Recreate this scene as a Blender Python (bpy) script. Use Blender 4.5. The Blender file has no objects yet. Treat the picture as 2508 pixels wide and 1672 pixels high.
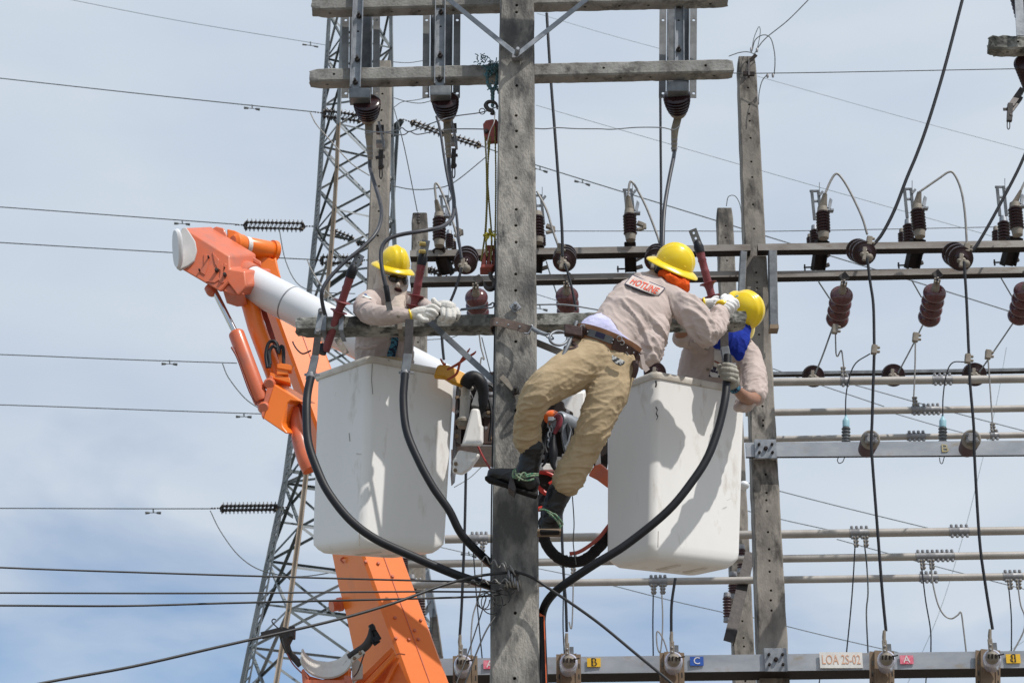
import bpy, bmesh, math, random
import numpy as np
from mathutils import Vector, Matrix, noise
from mathutils.bvhtree import BVHTree
random.seed(7)
sc = bpy.context.scene
COL = sc.collection
V = Vector
# ------------------------------------------------------------------ camera
F = 5000.0                       # focal length in pixels of a 2508 px wide picture
PITCH = math.radians(24.0)
CAMP = V((0.0, 0.0, 1.6))
cam_d = bpy.data.cameras.new('camera'); cam = bpy.data.objects.new('camera', cam_d); COL.objects.link(cam)
cam_d.sensor_width = 36; cam_d.lens = F / 2508 * 36
cam_d.clip_start = 0.1; cam_d.clip_end = 6000
cam.location = CAMP; cam.rotation_euler = (math.pi / 2 + PITCH, 0, 0)
cam_d.dof.use_dof = True; cam_d.dof.focus_distance = 12.2; cam_d.dof.aperture_fstop = 9
sc.camera = cam
sc.view_settings.view_transform = 'Standard'; sc.view_settings.look = 'None'
sc.view_settings.gamma = 1; sc.view_settings.exposure = 0.02; sc.view_settings.use_curve_mapping = False
# ------------------------------------------------------------------ world: Nishita sky with thin cloud
SUN = V((0.62, -0.53, 1.12)).normalized()
SEL = math.asin(SUN.z); SROT = math.atan2(SUN.x, SUN.y)
w = bpy.data.worlds.new('World'); sc.world = w; w.use_nodes = True
nt = w.node_tree; nt.nodes.clear()
def N(nt, t, **k):
    n = nt.nodes.new(t)
    for a, b in k.items(): setattr(n, a, b)
    return n
out = N(nt, 'ShaderNodeOutputWorld'); bg = N(nt, 'ShaderNodeBackground'); bg.inputs[1].default_value = 0.13
sky = N(nt, 'ShaderNodeTexSky', sky_type='NISHITA', sun_disc=False)
sky.sun_elevation = SEL; sky.sun_rotation = SROT; sky.air_density = 1.0; sky.dust_density = 0.25; sky.ozone_density = 2.0
tc = N(nt, 'ShaderNodeTexCoord')
mp = N(nt, 'ShaderNodeMapping'); mp.inputs['Scale'].default_value = (2.2, 2.2, 6.0); mp.inputs['Location'].default_value = (0.35, 0.3, 0.55); mp.inputs['Rotation'].default_value = (0, 0.25, 0)
nz = N(nt, 'ShaderNodeTexNoise'); nz.inputs['Scale'].default_value = 1.5; nz.inputs['Detail'].default_value = 7; nz.inputs['Roughness'].default_value = 0.5; nz.inputs['Distortion'].default_value = 0.4
nt.links.new(tc.outputs['Generated'], mp.inputs[0]); nt.links.new(mp.outputs[0], nz.inputs['Vector'])
sx = N(nt, 'ShaderNodeSeparateXYZ'); nt.links.new(tc.outputs['Generated'], sx.inputs[0])
def M2(op, a, b, c=None):
    m = N(nt, 'ShaderNodeMath', operation=op)
    for i, x in enumerate((a, b, c)):
        if x is None: continue
        if isinstance(x, (int, float)): m.inputs[i].default_value = x
        else: nt.links.new(x, m.inputs[i])
    return m.outputs[0]
# cloud cover thins towards one side and the horizon, where blue shows between the banks
low = M2('SUBTRACT', sx.outputs['Z'], 0.36)
cov = M2('ADD', M2('MULTIPLY', low, 3.2), M2('MULTIPLY', sx.outputs['X'], 1.5))
cov = M2('ADD', M2('MULTIPLY', nz.outputs['Fac'], 4.2), M2('ADD', cov, -0.8))
cl = N(nt, 'ShaderNodeClamp'); nt.links.new(cov, cl.inputs[0]); cl.inputs[1].default_value = 0.0; cl.inputs[2].default_value = 1.0
nz2 = N(nt, 'ShaderNodeTexNoise'); nz2.inputs['Scale'].default_value = 2.6; nz2.inputs['Detail'].default_value = 6; nz2.inputs['Roughness'].default_value = 0.45
nt.links.new(mp.outputs[0], nz2.inputs['Vector'])
cr = N(nt, 'ShaderNodeValToRGB'); nt.links.new(nz2.outputs['Fac'], cr.inputs[0])
cr.color_ramp.elements[0].position = 0.28; cr.color_ramp.elements[0].color = (0.60, 0.695, 0.83, 1)
cr.color_ramp.elements[1].position = 0.72; cr.color_ramp.elements[1].color = (0.76, 0.835, 0.92, 1)
cs = N(nt, 'ShaderNodeVectorMath', operation='SCALE'); nt.links.new(cr.outputs[0], cs.inputs[0]); cs.inputs['Scale'].default_value = 6.75
mxs = N(nt, 'ShaderNodeMix', data_type='RGBA')
nt.links.new(cl.outputs[0], mxs.inputs[0]); nt.links.new(sky.outputs[0], mxs.inputs[6]); nt.links.new(cs.outputs[0], mxs.inputs[7])
nt.links.new(mxs.outputs[2], bg.inputs[0]); nt.links.new(bg.outputs[0], out.inputs[0])
# ------------------------------------------------------------------ sun
sd = bpy.data.lights.new('sun', 'SUN'); sd.energy = 3.6; sd.angle = math.radians(0.6); sd.color = (1.0, 0.955, 0.9)
so = bpy.data.objects.new('sun', sd); COL.objects.link(so); so.rotation_euler = (-SUN).to_track_quat('-Z', 'Y').to_euler(); so.location = (0, 0, 40)

# ------------------------------------------------------------------ picture point at a real distance -> place
cp, sp = math.cos(PITCH), math.sin(PITCH)
CR, CU, CB = V((1, 0, 0)), V((0, -sp, cp)), V((0, -cp, -sp))      # right, up, back towards camera
def ray(px, py):
    u = (px - 1254) / F; v = (836 - py) / F
    return V((u, cp - v * sp, sp + v * cp))
def W(px, py, Y):
    d = ray(px, py); return CAMP + d * (Y / d.y)
def WZ(px, py, z):
    d = ray(px, py); return CAMP + d * ((z - CAMP.z) / d.z)
def mpp(Y, py=836):               # metres per pixel at that distance
    return Y / ray(1254, py).y / F
def CD(a, b, c): return (CR * a + CU * b + CB * c).normalized()

# ------------------------------------------------------------------ mesh helpers
def catmull(P, sub=6):
    if len(P) < 3: return list(P)
    P = [V(p) for p in P]; Q = [P[0] * 2 - P[1]] + P + [P[-1] * 2 - P[-2]]; o = []
    for i in range(1, len(Q) - 2):
        a, b, c, d = Q[i - 1:i + 3]
        for k in range(sub):
            t = k / sub
            o.append(0.5 * ((2 * b) + (c - a) * t + (2 * a - 5 * b + 4 * c - d) * t * t + (3 * b - a - 3 * c + d) * t ** 3))
    return o + [P[-1]]
def frame(ax, hint=None):
    ax = ax.normalized(); h = hint or (V((0, 0, 1)) if abs(ax.z) < 0.9 else V((0, 1, 0)))
    s = ax.cross(h)
    if s.length < 1e-6: s = ax.orthogonal()
    s.normalize(); return s, s.cross(ax).normalized() * 1.0
class MB:
    def __init__(s): s.v = []; s.f = []
    def add(s, vs, fs):
        n = len(s.v); s.v += [V(x) for x in vs]; s.f += [tuple(i + n for i in f) for f in fs]; return s
    def box(s, c, a, b, d):       # centre and three half-extent vectors
        c = V(c); P = [c + a * i + b * j + d * k for i in (-1, 1) for j in (-1, 1) for k in (-1, 1)]
        fl = [(0, 1, 3, 2), (4, 6, 7, 5), (0, 4, 5, 1), (2, 3, 7, 6), (0, 2, 6, 4), (1, 5, 7, 3)]
        if a.cross(b).dot(d) < 0: fl = [f[::-1] for f in fl]
        return s.add(P, fl)
    def bar(s, p, q, w_, h_, hint=None):
        p = V(p); q = V(q); sd_, up = frame(q - p, hint)
        return s.box((p + q) / 2, (q - p) / 2, sd_ * w_ / 2, up * h_ / 2)
    def prism(s, poly, ext):
        n = len(poly); poly = [V(p) for p in poly]; nn = V((0, 0, 0))
        for i in range(n): nn += poly[i].cross(poly[(i + 1) % n])
        if nn.dot(ext) > 0: poly = poly[::-1]
        return s.add(poly + [p + ext for p in poly],
                     [tuple(range(n)), tuple(range(2 * n - 1, n - 1, -1))] + [((i + 1) % n, i, i + n, (i + 1) % n + n) for i in range(n)])
    def tube(s, pts, r, n=8, sub=5, flat=None, hint=None, smooth=True):
        if smooth and len(pts) > 2:
            if isinstance(r, (list, tuple)):
                m = len(r); rr = [V((x, 0, 0)) for x in r]; rr = [x.x for x in catmull(rr, sub)]
            P = catmull(pts, sub)
            r = rr if isinstance(r, (list, tuple)) else [r] * len(P)
        else:
            P = [V(p) for p in pts]; r = list(r) if isinstance(r, (list, tuple)) else [r] * len(P)
        base = len(s.v); m = len(P); u = None; rings = []
        for i, p in enumerate(P):
            t = (P[min(i + 1, m - 1)] - P[max(i - 1, 0)])
            if t.length < 1e-9: t = V((0, 0, 1))
            t.normalize()
            if hint is not None: a = t.cross(hint); a.normalize(); b = a.cross(t)
            elif u is None: a, b = frame(t)
            else:
                a = u - t * u.dot(t); a.normalize(); b = t.cross(a) * -1
            u = a
            fl = flat[i] if isinstance(flat, (list, tuple)) else (flat or 1.0)
            rings.append([p + a * math.cos(2 * math.pi * k / n) * r[i] + b * math.sin(2 * math.pi * k / n) * r[i] * fl for k in range(n)])
        vs = [x for g in rings for x in g]
        fs = [(i * n + k, i * n + (k + 1) % n, (i + 1) * n + (k + 1) % n, (i + 1) * n + k) for i in range(m - 1) for k in range(n)]
        fs += [tuple(range(n))[::-1], tuple((m - 1) * n + k for k in range(n))]
        return s.add(vs, fs)
    def lathe(s, p, q, prof, n=20):
        p = V(p); q = V(q); a, b = frame(q - p); m = len(prof)
        vs = []
        for t, r in prof:
            c = p.lerp(q, t); r = max(r, 1e-4)
            vs += [c + a * math.cos(2 * math.pi * k / n) * r + b * math.sin(2 * math.pi * k / n) * r for k in range(n)]
        fs = [(i * n + k, (i + 1) * n + k, (i + 1) * n + (k + 1) % n, i * n + (k + 1) % n) for i in range(m - 1) for k in range(n)]
        fs += [tuple(range(n)), tuple((m - 1) * n + k for k in range(n))[::-1]]
        return s.add(vs, fs)
    def ell(s, c, a, b, d, nu=14, nv=10):
        c = V(c); vs = [c + d]
        for j in range(1, nv):
            th = math.pi * j / nv
            vs += [c + d * math.cos(th) + (a * math.cos(2 * math.pi * k / nu) + b * math.sin(2 * math.pi * k / nu)) * math.sin(th) for k in range(nu)]
        vs.append(c - d); L = len(vs) - 1; fs = [(0, 1 + k, 1 + (k + 1) % nu) for k in range(nu)]
        for j in range(nv - 2):
            for k in range(nu):
                x = 1 + j * nu; fs.append((x + k, x + nu + k, x + nu + (k + 1) % nu, x + (k + 1) % nu))
        x = 1 + (nv - 2) * nu; fs += [(L, x + (k + 1) % nu, x + k) for k in range(nu)]
        return s.add(vs, fs)
    def sph(s, c, r): return s.ell(c, V((r, 0, 0)), V((0, r, 0)), V((0, 0, r)), 12, 8)
    def bolt(s, p, d, r=0.012, h=0.012):
        d = V(d).normalized(); return s.lathe(V(p) - d * 0.004, V(p) + d * h, [(0, r), (0.75, r), (1, r * 0.7)], 6)
    def loft(s, rings):
        n = len(rings[0]); m = len(rings)
        return s.add([x for g in rings for x in g],
                     [(i * n + k, i * n + (k + 1) % n, (i + 1) * n + (k + 1) % n, (i + 1) * n + k) for i in range(m - 1) for k in range(n)]
                     + [tuple(range(n))[::-1], tuple((m - 1) * n + k for k in range(n))])
def worldloc(o): return V(o.get('_loc', (0, 0, 0)))
def mesh_of(name, mb, off, smooth=True, angle=38):
    me = bpy.data.meshes.new(name); me.from_pydata([tuple(v - off) for v in mb.v], [], mb.f)
    bm = bmesh.new(); bm.from_mesh(me); bmesh.ops.recalc_face_normals(bm, faces=bm.faces); bm.to_mesh(me); bm.free()
    if smooth:
        me.polygons.foreach_set('use_smooth', [True] * len(me.polygons)); me.set_sharp_from_angle(angle=math.radians(angle))
    me.update(); return me
LOC = {}
def tag(o, label=None, cat=None, group=None, kind=None):
    if label: o['label'] = label
    if cat: o['category'] = cat
    if group: o['group'] = group
    if kind: o['kind'] = kind
    return o
def thing(name, loc, label, cat, group=None):
    o = bpy.data.objects.new(name, None); COL.objects.link(o); o.location = loc; o.empty_display_size = 0.1
    LOC[o.name] = V(loc); return tag(o, label, cat, group)
def obj(name, mb, mat, parent=None, bevel=0, smooth=True, angle=38, label=None, org=None, wn=False):
    off = LOC[parent.name] if parent else V((0, 0, 0))
    if org is None:
        c = V((0, 0, 0))
        for v in mb.v: c += v
        org = c / max(1, len(mb.v))
    org = V(org)
    me = mesh_of(name, mb, org, smooth, angle); me.materials.append(mat)
    o = bpy.data.objects.new(name, me); COL.objects.link(o); LOC[o.name] = org
    o.location = org - off
    if parent: o.parent = parent
    if bevel:
        b = o.modifiers.new('bevel', 'BEVEL'); b.width = bevel; b.segments = 2; b.limit_method = 'ANGLE'; b.angle_limit = math.radians(40)
    if bevel or wn: q = o.modifiers.new('wn', 'WEIGHTED_NORMAL'); q.keep_sharp = True
    if label: o['label'] = label
    return o
def single(name, mb, mat, label, cat, group=None, **k):
    return tag(obj(name, mb, mat, None, **k), label, cat, group)
def dupe(src, parent, loc=None, mtx=None):
    o = src.copy(); COL.objects.link(o)
    if parent: o.parent = parent
    if loc is not None: o.location = loc
    if mtx is not None: o.matrix_local = mtx
    return o
def copy_tree(src, newloc, label=None):
    r = src.copy(); COL.objects.link(r); r.location = newloc; LOC[r.name] = V(newloc)
    if label: r['label'] = label
    for ch in list(src.children):
        c = ch.copy(); COL.objects.link(c); c.parent = r
        for g in list(ch.children):
            d = g.copy(); COL.objects.link(d); d.parent = c
    return r
def evaluate(o):                  # bake modifiers into the mesh
    bpy.context.view_layer.update()
    dg = bpy.context.evaluated_depsgraph_get(); me = bpy.data.meshes.new_from_object(o.evaluated_get(dg)); me.name = o.name
    o.modifiers.clear(); o.data = me; return o
def cut(o, cutters):              # real bolt holes
    c = obj('cutter', cutters, MATS['hole'], None, smooth=False, org=(0, 0, 0))
    m = o.modifiers.new('cut', 'BOOLEAN'); m.object = c; m.operation = 'DIFFERENCE'; m.solver = 'EXACT'
    evaluate(o); bpy.data.objects.remove(c)
    o.data.polygons.foreach_set('use_smooth', [False] * len(o.data.polygons))

# ------------------------------------------------------------------ materials
MATS = {}
def mk(name, c1, c2=None, scale=8, rough=0.6, metal=0, bump=0.0, bscale=40, detail=6, stretch=(1, 1, 1), c3=None, s3=30, t3=0.62, w3=0.08, coat=0, lo=0.35, hi=0.65, r2=None, spec=None):
    m = bpy.data.materials.new(name); m.use_nodes = True; nt = m.node_tree; b = nt.nodes['Principled BSDF']
    b.inputs['Roughness'].default_value = rough; b.inputs['Metallic'].default_value = metal
    b.inputs['Coat Weight'].default_value = coat; b.inputs['Coat Roughness'].default_value = 0.12
    if spec is not None: b.inputs['Specular IOR Level'].default_value = spec
    tc = nt.nodes.new('ShaderNodeTexCoord'); mp = nt.nodes.new('ShaderNodeMapping'); mp.inputs['Scale'].default_value = stretch
    nt.links.new(tc.outputs['Object'], mp.inputs[0])
    c2 = c2 or tuple(x * 0.8 for x in c1)
    n = nt.nodes.new('ShaderNodeTexNoise'); n.inputs['Scale'].default_value = scale; n.inputs['Detail'].default_value = detail; n.inputs['Roughness'].default_value = 0.6
    nt.links.new(mp.outputs[0], n.inputs['Vector'])
    r = nt.nodes.new('ShaderNodeValToRGB'); nt.links.new(n.outputs['Fac'], r.inputs[0])
    r.color_ramp.elements[0].position = lo; r.color_ramp.elements[1].position = hi
    r.color_ramp.elements[0].color = (*c2, 1); r.color_ramp.elements[1].color = (*c1, 1)
    last = r.outputs[0]
    if c3:
        n3 = nt.nodes.new('ShaderNodeTexNoise'); n3.inputs['Scale'].default_value = s3; n3.inputs['Detail'].default_value = 5; n3.inputs['Roughness'].default_value = 0.65
        nt.links.new(mp.outputs[0], n3.inputs['Vector'])
        r3 = nt.nodes.new('ShaderNodeMapRange'); nt.links.new(n3.outputs['Fac'], r3.inputs[0]); r3.inputs[1].default_value = t3 - w3; r3.inputs[2].default_value = t3 + w3
        mx = nt.nodes.new('ShaderNodeMix'); mx.data_type = 'RGBA'; nt.links.new(r3.outputs[0], mx.inputs[0]); nt.links.new(last, mx.inputs[6]); mx.inputs[7].default_value = (*c3, 1)
        last = mx.outputs[2]
    nt.links.new(last, b.inputs['Base Color'])
    if r2 is not None:
        rr = nt.nodes.new('ShaderNodeMapRange'); nt.links.new(n.outputs['Fac'], rr.inputs[0]); rr.inputs[1].default_value = 0.3; rr.inputs[2].default_value = 0.7; rr.inputs[3].default_value = rough; rr.inputs[4].default_value = r2
        nt.links.new(rr.outputs[0], b.inputs['Roughness'])
    if bump:
        nb = nt.nodes.new('ShaderNodeTexNoise'); nb.inputs['Scale'].default_value = bscale; nb.inputs['Detail'].default_value = 5
        nt.links.new(mp.outputs[0], nb.inputs['Vector'])
        bp = nt.nodes.new('ShaderNodeBump'); bp.inputs['Strength'].default_value = bump; bp.inputs['Distance'].default_value = 0.01
        nt.links.new(nb.outputs['Fac'], bp.inputs['Height']); nt.links.new(bp.outputs[0], b.inputs['Normal'])
    MATS[name] = m; return m
m_conc = mk('concrete_stained', (0.35, 0.33, 0.298), (0.085, 0.082, 0.078), 2.1, 0.92, bump=0.7, bscale=48, detail=8, stretch=(2.2, 2.2, 0.9), c3=(0.06, 0.06, 0.062), s3=6, t3=0.6, w3=0.1, lo=0.40, hi=0.60)
m_conc2 = mk('concrete_arm_mossy', (0.35, 0.348, 0.32), (0.12, 0.12, 0.108), 6, 0.95, bump=0.5, bscale=60, detail=9, stretch=(0.9, 1, 1.1), c3=(0.04, 0.042, 0.037), s3=13, t3=0.57, w3=0.07, lo=.42, hi=.58)
m_conc3 = mk('concrete_arm_clean', (0.31, 0.305, 0.29), (0.18, 0.175, 0.165), 5, 0.92, bump=0.5, bscale=55, stretch=(1, 1, 1), c3=(0.1, 0.095, 0.088), s3=9, t3=0.6, w3=0.09)
m_conc4 = mk('concrete_pole_warm', (0.34, 0.31, 0.27), (0.15, 0.135, 0.12), 3.6, 0.92, bump=0.4, bscale=60, stretch=(1.2, 1.2, 0.5), c3=(0.06, 0.055, 0.05), s3=5, t3=0.57, w3=0.07)
mk('hole', (0.03, 0.03, 0.03))
m_galv = mk('galvanised_steel', (0.31, 0.33, 0.36), (0.19, 0.205, 0.225), 14, 0.45, 0.55, bump=0.08, r2=0.6)
m_galvd = mk('galvanised_steel_dull', (0.2, 0.215, 0.23), (0.1, 0.108, 0.12), 10, 0.55, 0.4, bump=0.1)
m_beam = mk('weathered_beam_steel', (0.32, 0.3, 0.275), (0.17, 0.14, 0.12), 2.2, 0.6, 0.3, bump=0.1, stretch=(0.7, 2, 3), c3=(0.16, 0.11, 0.08), s3=5, t3=0.66)
m_beamb = mk('galvanised_channel_mottled', (0.40, 0.42, 0.45), (0.27, 0.295, 0.33), 2.2, 0.5, 0.3, bump=0.06, stretch=(1, 1, 2.5), c3=(0.32, 0.28, 0.23), s3=3, t3=0.68)
m_tower = mk('tower_steel', (0.34, 0.36, 0.37), (0.17, 0.19, 0.2), 1.2, 0.6, 0.3)
m_towerd = mk('tower_brace_steel', (0.13, 0.15, 0.155), (0.06, 0.075, 0.08), 1.5, 0.6, 0.3)
m_towerb = mk('tower_rusty_leg', (0.4, 0.33, 0.26), (0.25, 0.185, 0.13), 1.2, 0.75, 0.1)
m_pipe = mk('aluminium_bus_pipe', (0.42, 0.395, 0.365), (0.33, 0.305, 0.28), 4, 0.5, 0.25, bump=0.05)
m_clamp = mk('clamp_metal', (0.3, 0.3, 0.31), (0.2, 0.2, 0.21), 20, 0.5, 0.4)
m_cap = mk('cap_putty_metal', (0.27, 0.24, 0.2), (0.18, 0.155, 0.125), 15, 0.7, 0.1)
m_porc = mk('brown_porcelain', (0.03, 0.011, 0.013), (0.02, 0.007, 0.009), 10, 0.24, coat=0.12, spec=.4)
m_porcr = mk('maroon_porcelain', (0.11, 0.03, 0.03), (0.07, 0.02, 0.022), 8, 0.16, coat=0.25)
m_porcm = mk('matt_brown_porcelain', (0.10, 0.055, 0.06), (0.065, 0.035, 0.04), 10, 0.45)
m_disc = mk('dark_disc_glaze', (0.03, 0.024, 0.024), (0.02, 0.016, 0.016), 10, 0.3)
m_rub = mk('black_rubber_cable', (0.012, 0.013, 0.018), (0.008, 0.009, 0.012), 12, 0.5, spec=.35, bump=0.04, bscale=30)
m_rubs = mk('grey_blue_cable_jacket', (0.05, 0.053, 0.066), (0.022, 0.024, 0.032), 9, 0.45, spec=.5)
m_wire = mk('weathered_wire', (0.12, 0.13, 0.13), (0.07, 0.08, 0.08), 10, 0.6, 0.3)
m_wireb = mk('black_wire', (0.02, 0.02, 0.022), None, 10, 0.5)
m_wirel = mk('bare_aluminium_wire', (0.3, 0.29, 0.275), (0.2, 0.19, 0.18), 15, 0.5, 0.3)
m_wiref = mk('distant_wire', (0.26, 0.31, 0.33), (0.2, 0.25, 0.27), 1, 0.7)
m_oran = mk('orange_paint', (0.9, 0.2, 0.012), (0.82, 0.17, 0.011), 1.5, 0.38, coat=0.2, bump=0.02, c3=(0.62, 0.15, 0.03), s3=3, t3=0.74, w3=0.1)
m_orand = mk('worn_orange_paint', (0.72, 0.17, 0.07), (0.6, 0.125, 0.05), 3, 0.42, coat=0.2, c3=(0.4, 0.13, 0.09), s3=6, t3=0.6, w3=0.14)
m_whitep = mk('white_boom_gelcoat', (0.74, 0.76, 0.79), (0.7, 0.72, 0.75), 2, 0.4, coat=0.3)
m_gel = mk('bucket_gelcoat', (0.83, 0.82, 0.80), (0.78, 0.77, 0.745), 2.5, 0.45, coat=0.1, bump=0.05, bscale=14, c3=(0.52, 0.47, 0.4), s3=9, t3=0.69, w3=0.11, stretch=(1, 1, 0.3))
m_rim = mk('bucket_rim_grimy', (0.72, 0.69, 0.63), (0.5, 0.45, 0.38), 6, 0.5, bump=0.1, c3=(0.2, 0.17, 0.14), s3=16, t3=0.68, w3=0.05)
m_worn = mk('worn_white_metal', (0.62, 0.6, 0.56), (0.5, 0.48, 0.44), 6, 0.5, c3=(0.25, 0.2, 0.16), s3=12, t3=0.68)
m_chrome = mk('chrome_rod', (0.6, 0.6, 0.63), (0.5, 0.5, 0.53), 5, 0.12, 1.0)
m_yel = mk('yellow_hard_hat', (0.9, 0.66, 0.004), (0.84, 0.58, 0.004), 7, 0.3, coat=0.3, c3=(0.55, 0.4, 0.05), s3=28, t3=0.7, w3=0.05, bump=.03)
def cloth(name, c1, c2, bump=0.35, sc_=14): return mk(name, c1, c2, sc_, 0.9, bump=bump, bscale=sc_ * 4, spec=0.2)
m_shirt = cloth('beige_work_shirt', (0.53, 0.445, 0.41), (0.48, 0.40, 0.37), 0.15)
m_khaki = cloth('khaki_trousers', (0.46, 0.355, 0.225), (0.39, 0.295, 0.18), 0.2)
m_flap = cloth('orange_scarf', (0.82, 0.12, 0.012), (0.62, 0.075, 0.01), 0.3)
m_blue = cloth('blue_scarf', (0.012, 0.035, 0.30), (0.008, 0.02, 0.2), 0.3)
m_hood = cloth('beige_balaclava', (0.62, 0.53, 0.465), (0.56, 0.475, 0.41), 0.2)
m_under = cloth('pale_undershirt', (0.62, 0.62, 0.82), (0.5, 0.5, 0.72))
m_glove = mk('knitted_white_glove', (0.78, 0.76, 0.72), (0.62, 0.6, 0.56), 30, 0.95, bump=0.5, bscale=160, spec=0.1)
m_gloveg = mk('grey_knitted_glove', (0.42, 0.4, 0.35), (0.3, 0.285, 0.25), 30, 0.95, bump=0.5, bscale=160, spec=0.1)
m_skin = mk('brown_skin', (0.34, 0.17, 0.105), (0.28, 0.135, 0.08), 12, 0.55, bump=0.1, bscale=80)
m_boot = mk('black_leather', (0.008, 0.008, 0.01), (0.005, 0.005, 0.006), 12, 0.42, bump=0.4, bscale=22)
m_sole = mk('boot_sole', (0.014, 0.013, 0.013), None, 20, 0.8, spec=.2)
m_leath = mk('tan_leather', (0.36, 0.17, 0.085), (0.26, 0.115, 0.055), 10, 0.6, bump=0.2)
m_leathd = mk('dark_leather', (0.06, 0.026, 0.02), (0.035, 0.016, 0.013), 16, 0.55, bump=0.3)
m_strap = mk('taupe_leather_strap', (0.16, 0.115, 0.095), (0.11, 0.075, 0.06), 14, 0.7, bump=0.3)
m_maroon = mk('maroon_silicone', (0.24, 0.055, 0.062), (0.16, 0.032, 0.037), 7, 0.5)
m_red = mk('red_iron', (0.3, 0.055, 0.035), (0.2, 0.035, 0.025), 12, 0.55, bump=0.1)
m_redp = mk('red_plastic', (0.5, 0.09, 0.045), None, 12, 0.4)
m_ropey = mk('yellow_green_rope', (0.24, 0.2, 0.055), (0.13, 0.11, 0.03), 60, 0.9, bump=0.6, bscale=120)
m_ropet = mk('teal_rope', (0.06, 0.2, 0.24), (0.16, 0.19, 0.19), 40, 0.9, bump=0.6, bscale=90)
m_ropeg = mk('green_cord', (0.03, 0.16, 0.09), (0.25, 0.3, 0.2), 60, 0.9, bump=0.5, bscale=120, lo=0.45, hi=0.6)
m_iron = mk('dark_iron', (0.06, 0.052, 0.05), (0.035, 0.03, 0.03), 15, 0.55, 0.3, bump=0.2)
m_under_st = mk('dark_and_shaded_steel', (0.03, 0.023, 0.021), (0.018, 0.014, 0.013), 8, 0.75, 0, spec=.2)
m_brown = mk('brown_channel', (0.26, 0.19, 0.125), (0.17, 0.12, 0.08), 6, 0.65, 0.2)
m_lav = mk('pale_lavender_porcelain', (0.58, 0.57, 0.68), (0.5, 0.5, 0.6), 6, 0.25, coat=0.3)
m_cyan = mk('pale_cyan_terminal', (0.3, 0.52, 0.6), (0.26, 0.46, 0.54), 10, 0.45)
m_yleath = mk('yellow_leather', (0.72, 0.36, 0.02), (0.6, 0.28, 0.015), 14, 0.55, bump=0.3)
m_white = mk('white_paint', (0.78, 0.77, 0.74), None, 10, 0.6)
m_py = mk('yellow_plate', (0.75, 0.45, 0.02), None, 12, 0.6, lo=0.2, hi=0.4)
m_pb = mk('blue_plate', (0.015, 0.09, 0.42), None, 12, 0.6)
m_pr = mk('pink_red_plate', (0.66, 0.05, 0.12), (0.75, 0.3, 0.36), 25, 0.6)
m_black = mk('black_print', (0.015, 0.015, 0.015), None, 10, 0.7)
m_print = mk('faded_orange_print', (0.62, 0.33, 0.2), (0.7, 0.45, 0.33), 30, 0.8)
m_hot = mk('orange_red_print', (0.85, 0.13, 0.06), None, 10, 0.9)
m_navy = mk('navy_print', (0.04, 0.04, 0.09), None, 10, 0.9)
m_glass = mk('dark_lens', (0.008, 0.008, 0.01), None, 10, 0.06, coat=0.6)
m_tie = mk('blue_patterned_cloth', (0.01, 0.02, 0.05), (0.06, 0.22, 0.32), 60, 0.8, lo=0.48, hi=0.52, detail=1)
m_drum = mk('winch_brown', (0.1, 0.06, 0.045), (0.05, 0.03, 0.024), 12, .6)
m_strp = mk('striped_cloth', (0.7, 0.7, 0.7), (0.03, 0.03, 0.06), 45, 0.8, lo=0.48, hi=0.52, detail=1)
m_ground = mk('gravel_ground', (0.24, 0.215, 0.18), (0.16, 0.14, 0.115), 0.6, 0.95, bump=0.4, bscale=8)
# ------------------------------------------------------------------ ground
g = MB(); g.add([(-2500, -2500, 0), (2500, -2500, 0), (2500, 2500, 0), (-2500, 2500, 0)], [(0, 1, 2, 3)])
tag(obj('ground', g, m_ground, smooth=False, org=(0, 0, 0)), kind='structure')
# ================================================================== poles, arms and beams
def zdrop(px, py, Y, dpx): return W(px, py, Y).z - W(px, py + dpx, Y).z
def pole(top, bot, Y, label, mat, holes=(), hole_r=3, group=None, round_top=0.02):
    # top / bot = (centre x, y, width) in picture pixels on the front face
    s = mpp(Y); a = W(top[0], top[1], Y); b = W(bot[0], bot[1], Y)
    wa, wb = top[2] * s, bot[2] * s; k = (-0.6 - a.z) / (b.z - a.z)
    g = a.lerp(b, k) if True else b; wg = wa + (wb - wa) * min(k, 2.2)
    t = thing('concrete_pole', (g.x, g.y + wg / 2, 0), label, 'utility pole', group)
    mb = MB(); rings = []
    nseg = max(8, int((a.z + 0.6) / 0.12))
    for i in range(nseg + 1):
        f = i / nseg; c = g.lerp(a, f); w_ = (wg + (wa - wg) * f) / 2; d = w_ * 0.95; ch = 0.012 + 0.004 * math.sin(i * 1.7)
        if i == nseg: w_ *= 0.9; d *= 0.9
        cy = c.y + (wg + (wa - wg) * f) / 2 * 0.95
        r = []
        for X, Yy in ((-w_ + ch, -d), (w_ - ch, -d), (w_, -d + ch), (w_, d - ch), (w_ - ch, d), (-w_ + ch, d), (-w_, d - ch), (-w_, -d + ch)):
            q = V((c.x + X, cy + Yy, c.z)); n_ = noise.noise(q * 9 + V((Y, 0, 0))) * 0.004 + noise.noise(q * 37) * 0.0025
            r.append(q + V((X, Yy, 0)).normalized() * n_)
        rings.append(r)
    mb.loft(rings); o = obj('shaft', mb, mat, t, smooth=False)
    if holes:
        cb = MB()
        for py in holes:
            f = (py - top[1]) / (bot[1] - top[1]); px = top[0] + (bot[0] - top[0]) * f
            p = W(px + random.uniform(-1, 1), py, Y); off = LOC[o.name]
            cb.lathe(p + V((0, -0.03, 0)), p + V((0, 0.07, 0)), [(0, hole_r * s), (1, hole_r * s)], 10)
        off = LOC[o.name]; cut(o, cb)
    return t
main_holes = [13, 30, 210, 283, 321, 360, 436, 513, 552, 593, 671, 711, 836, 1005, 1660, 1150, 1500]
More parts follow.
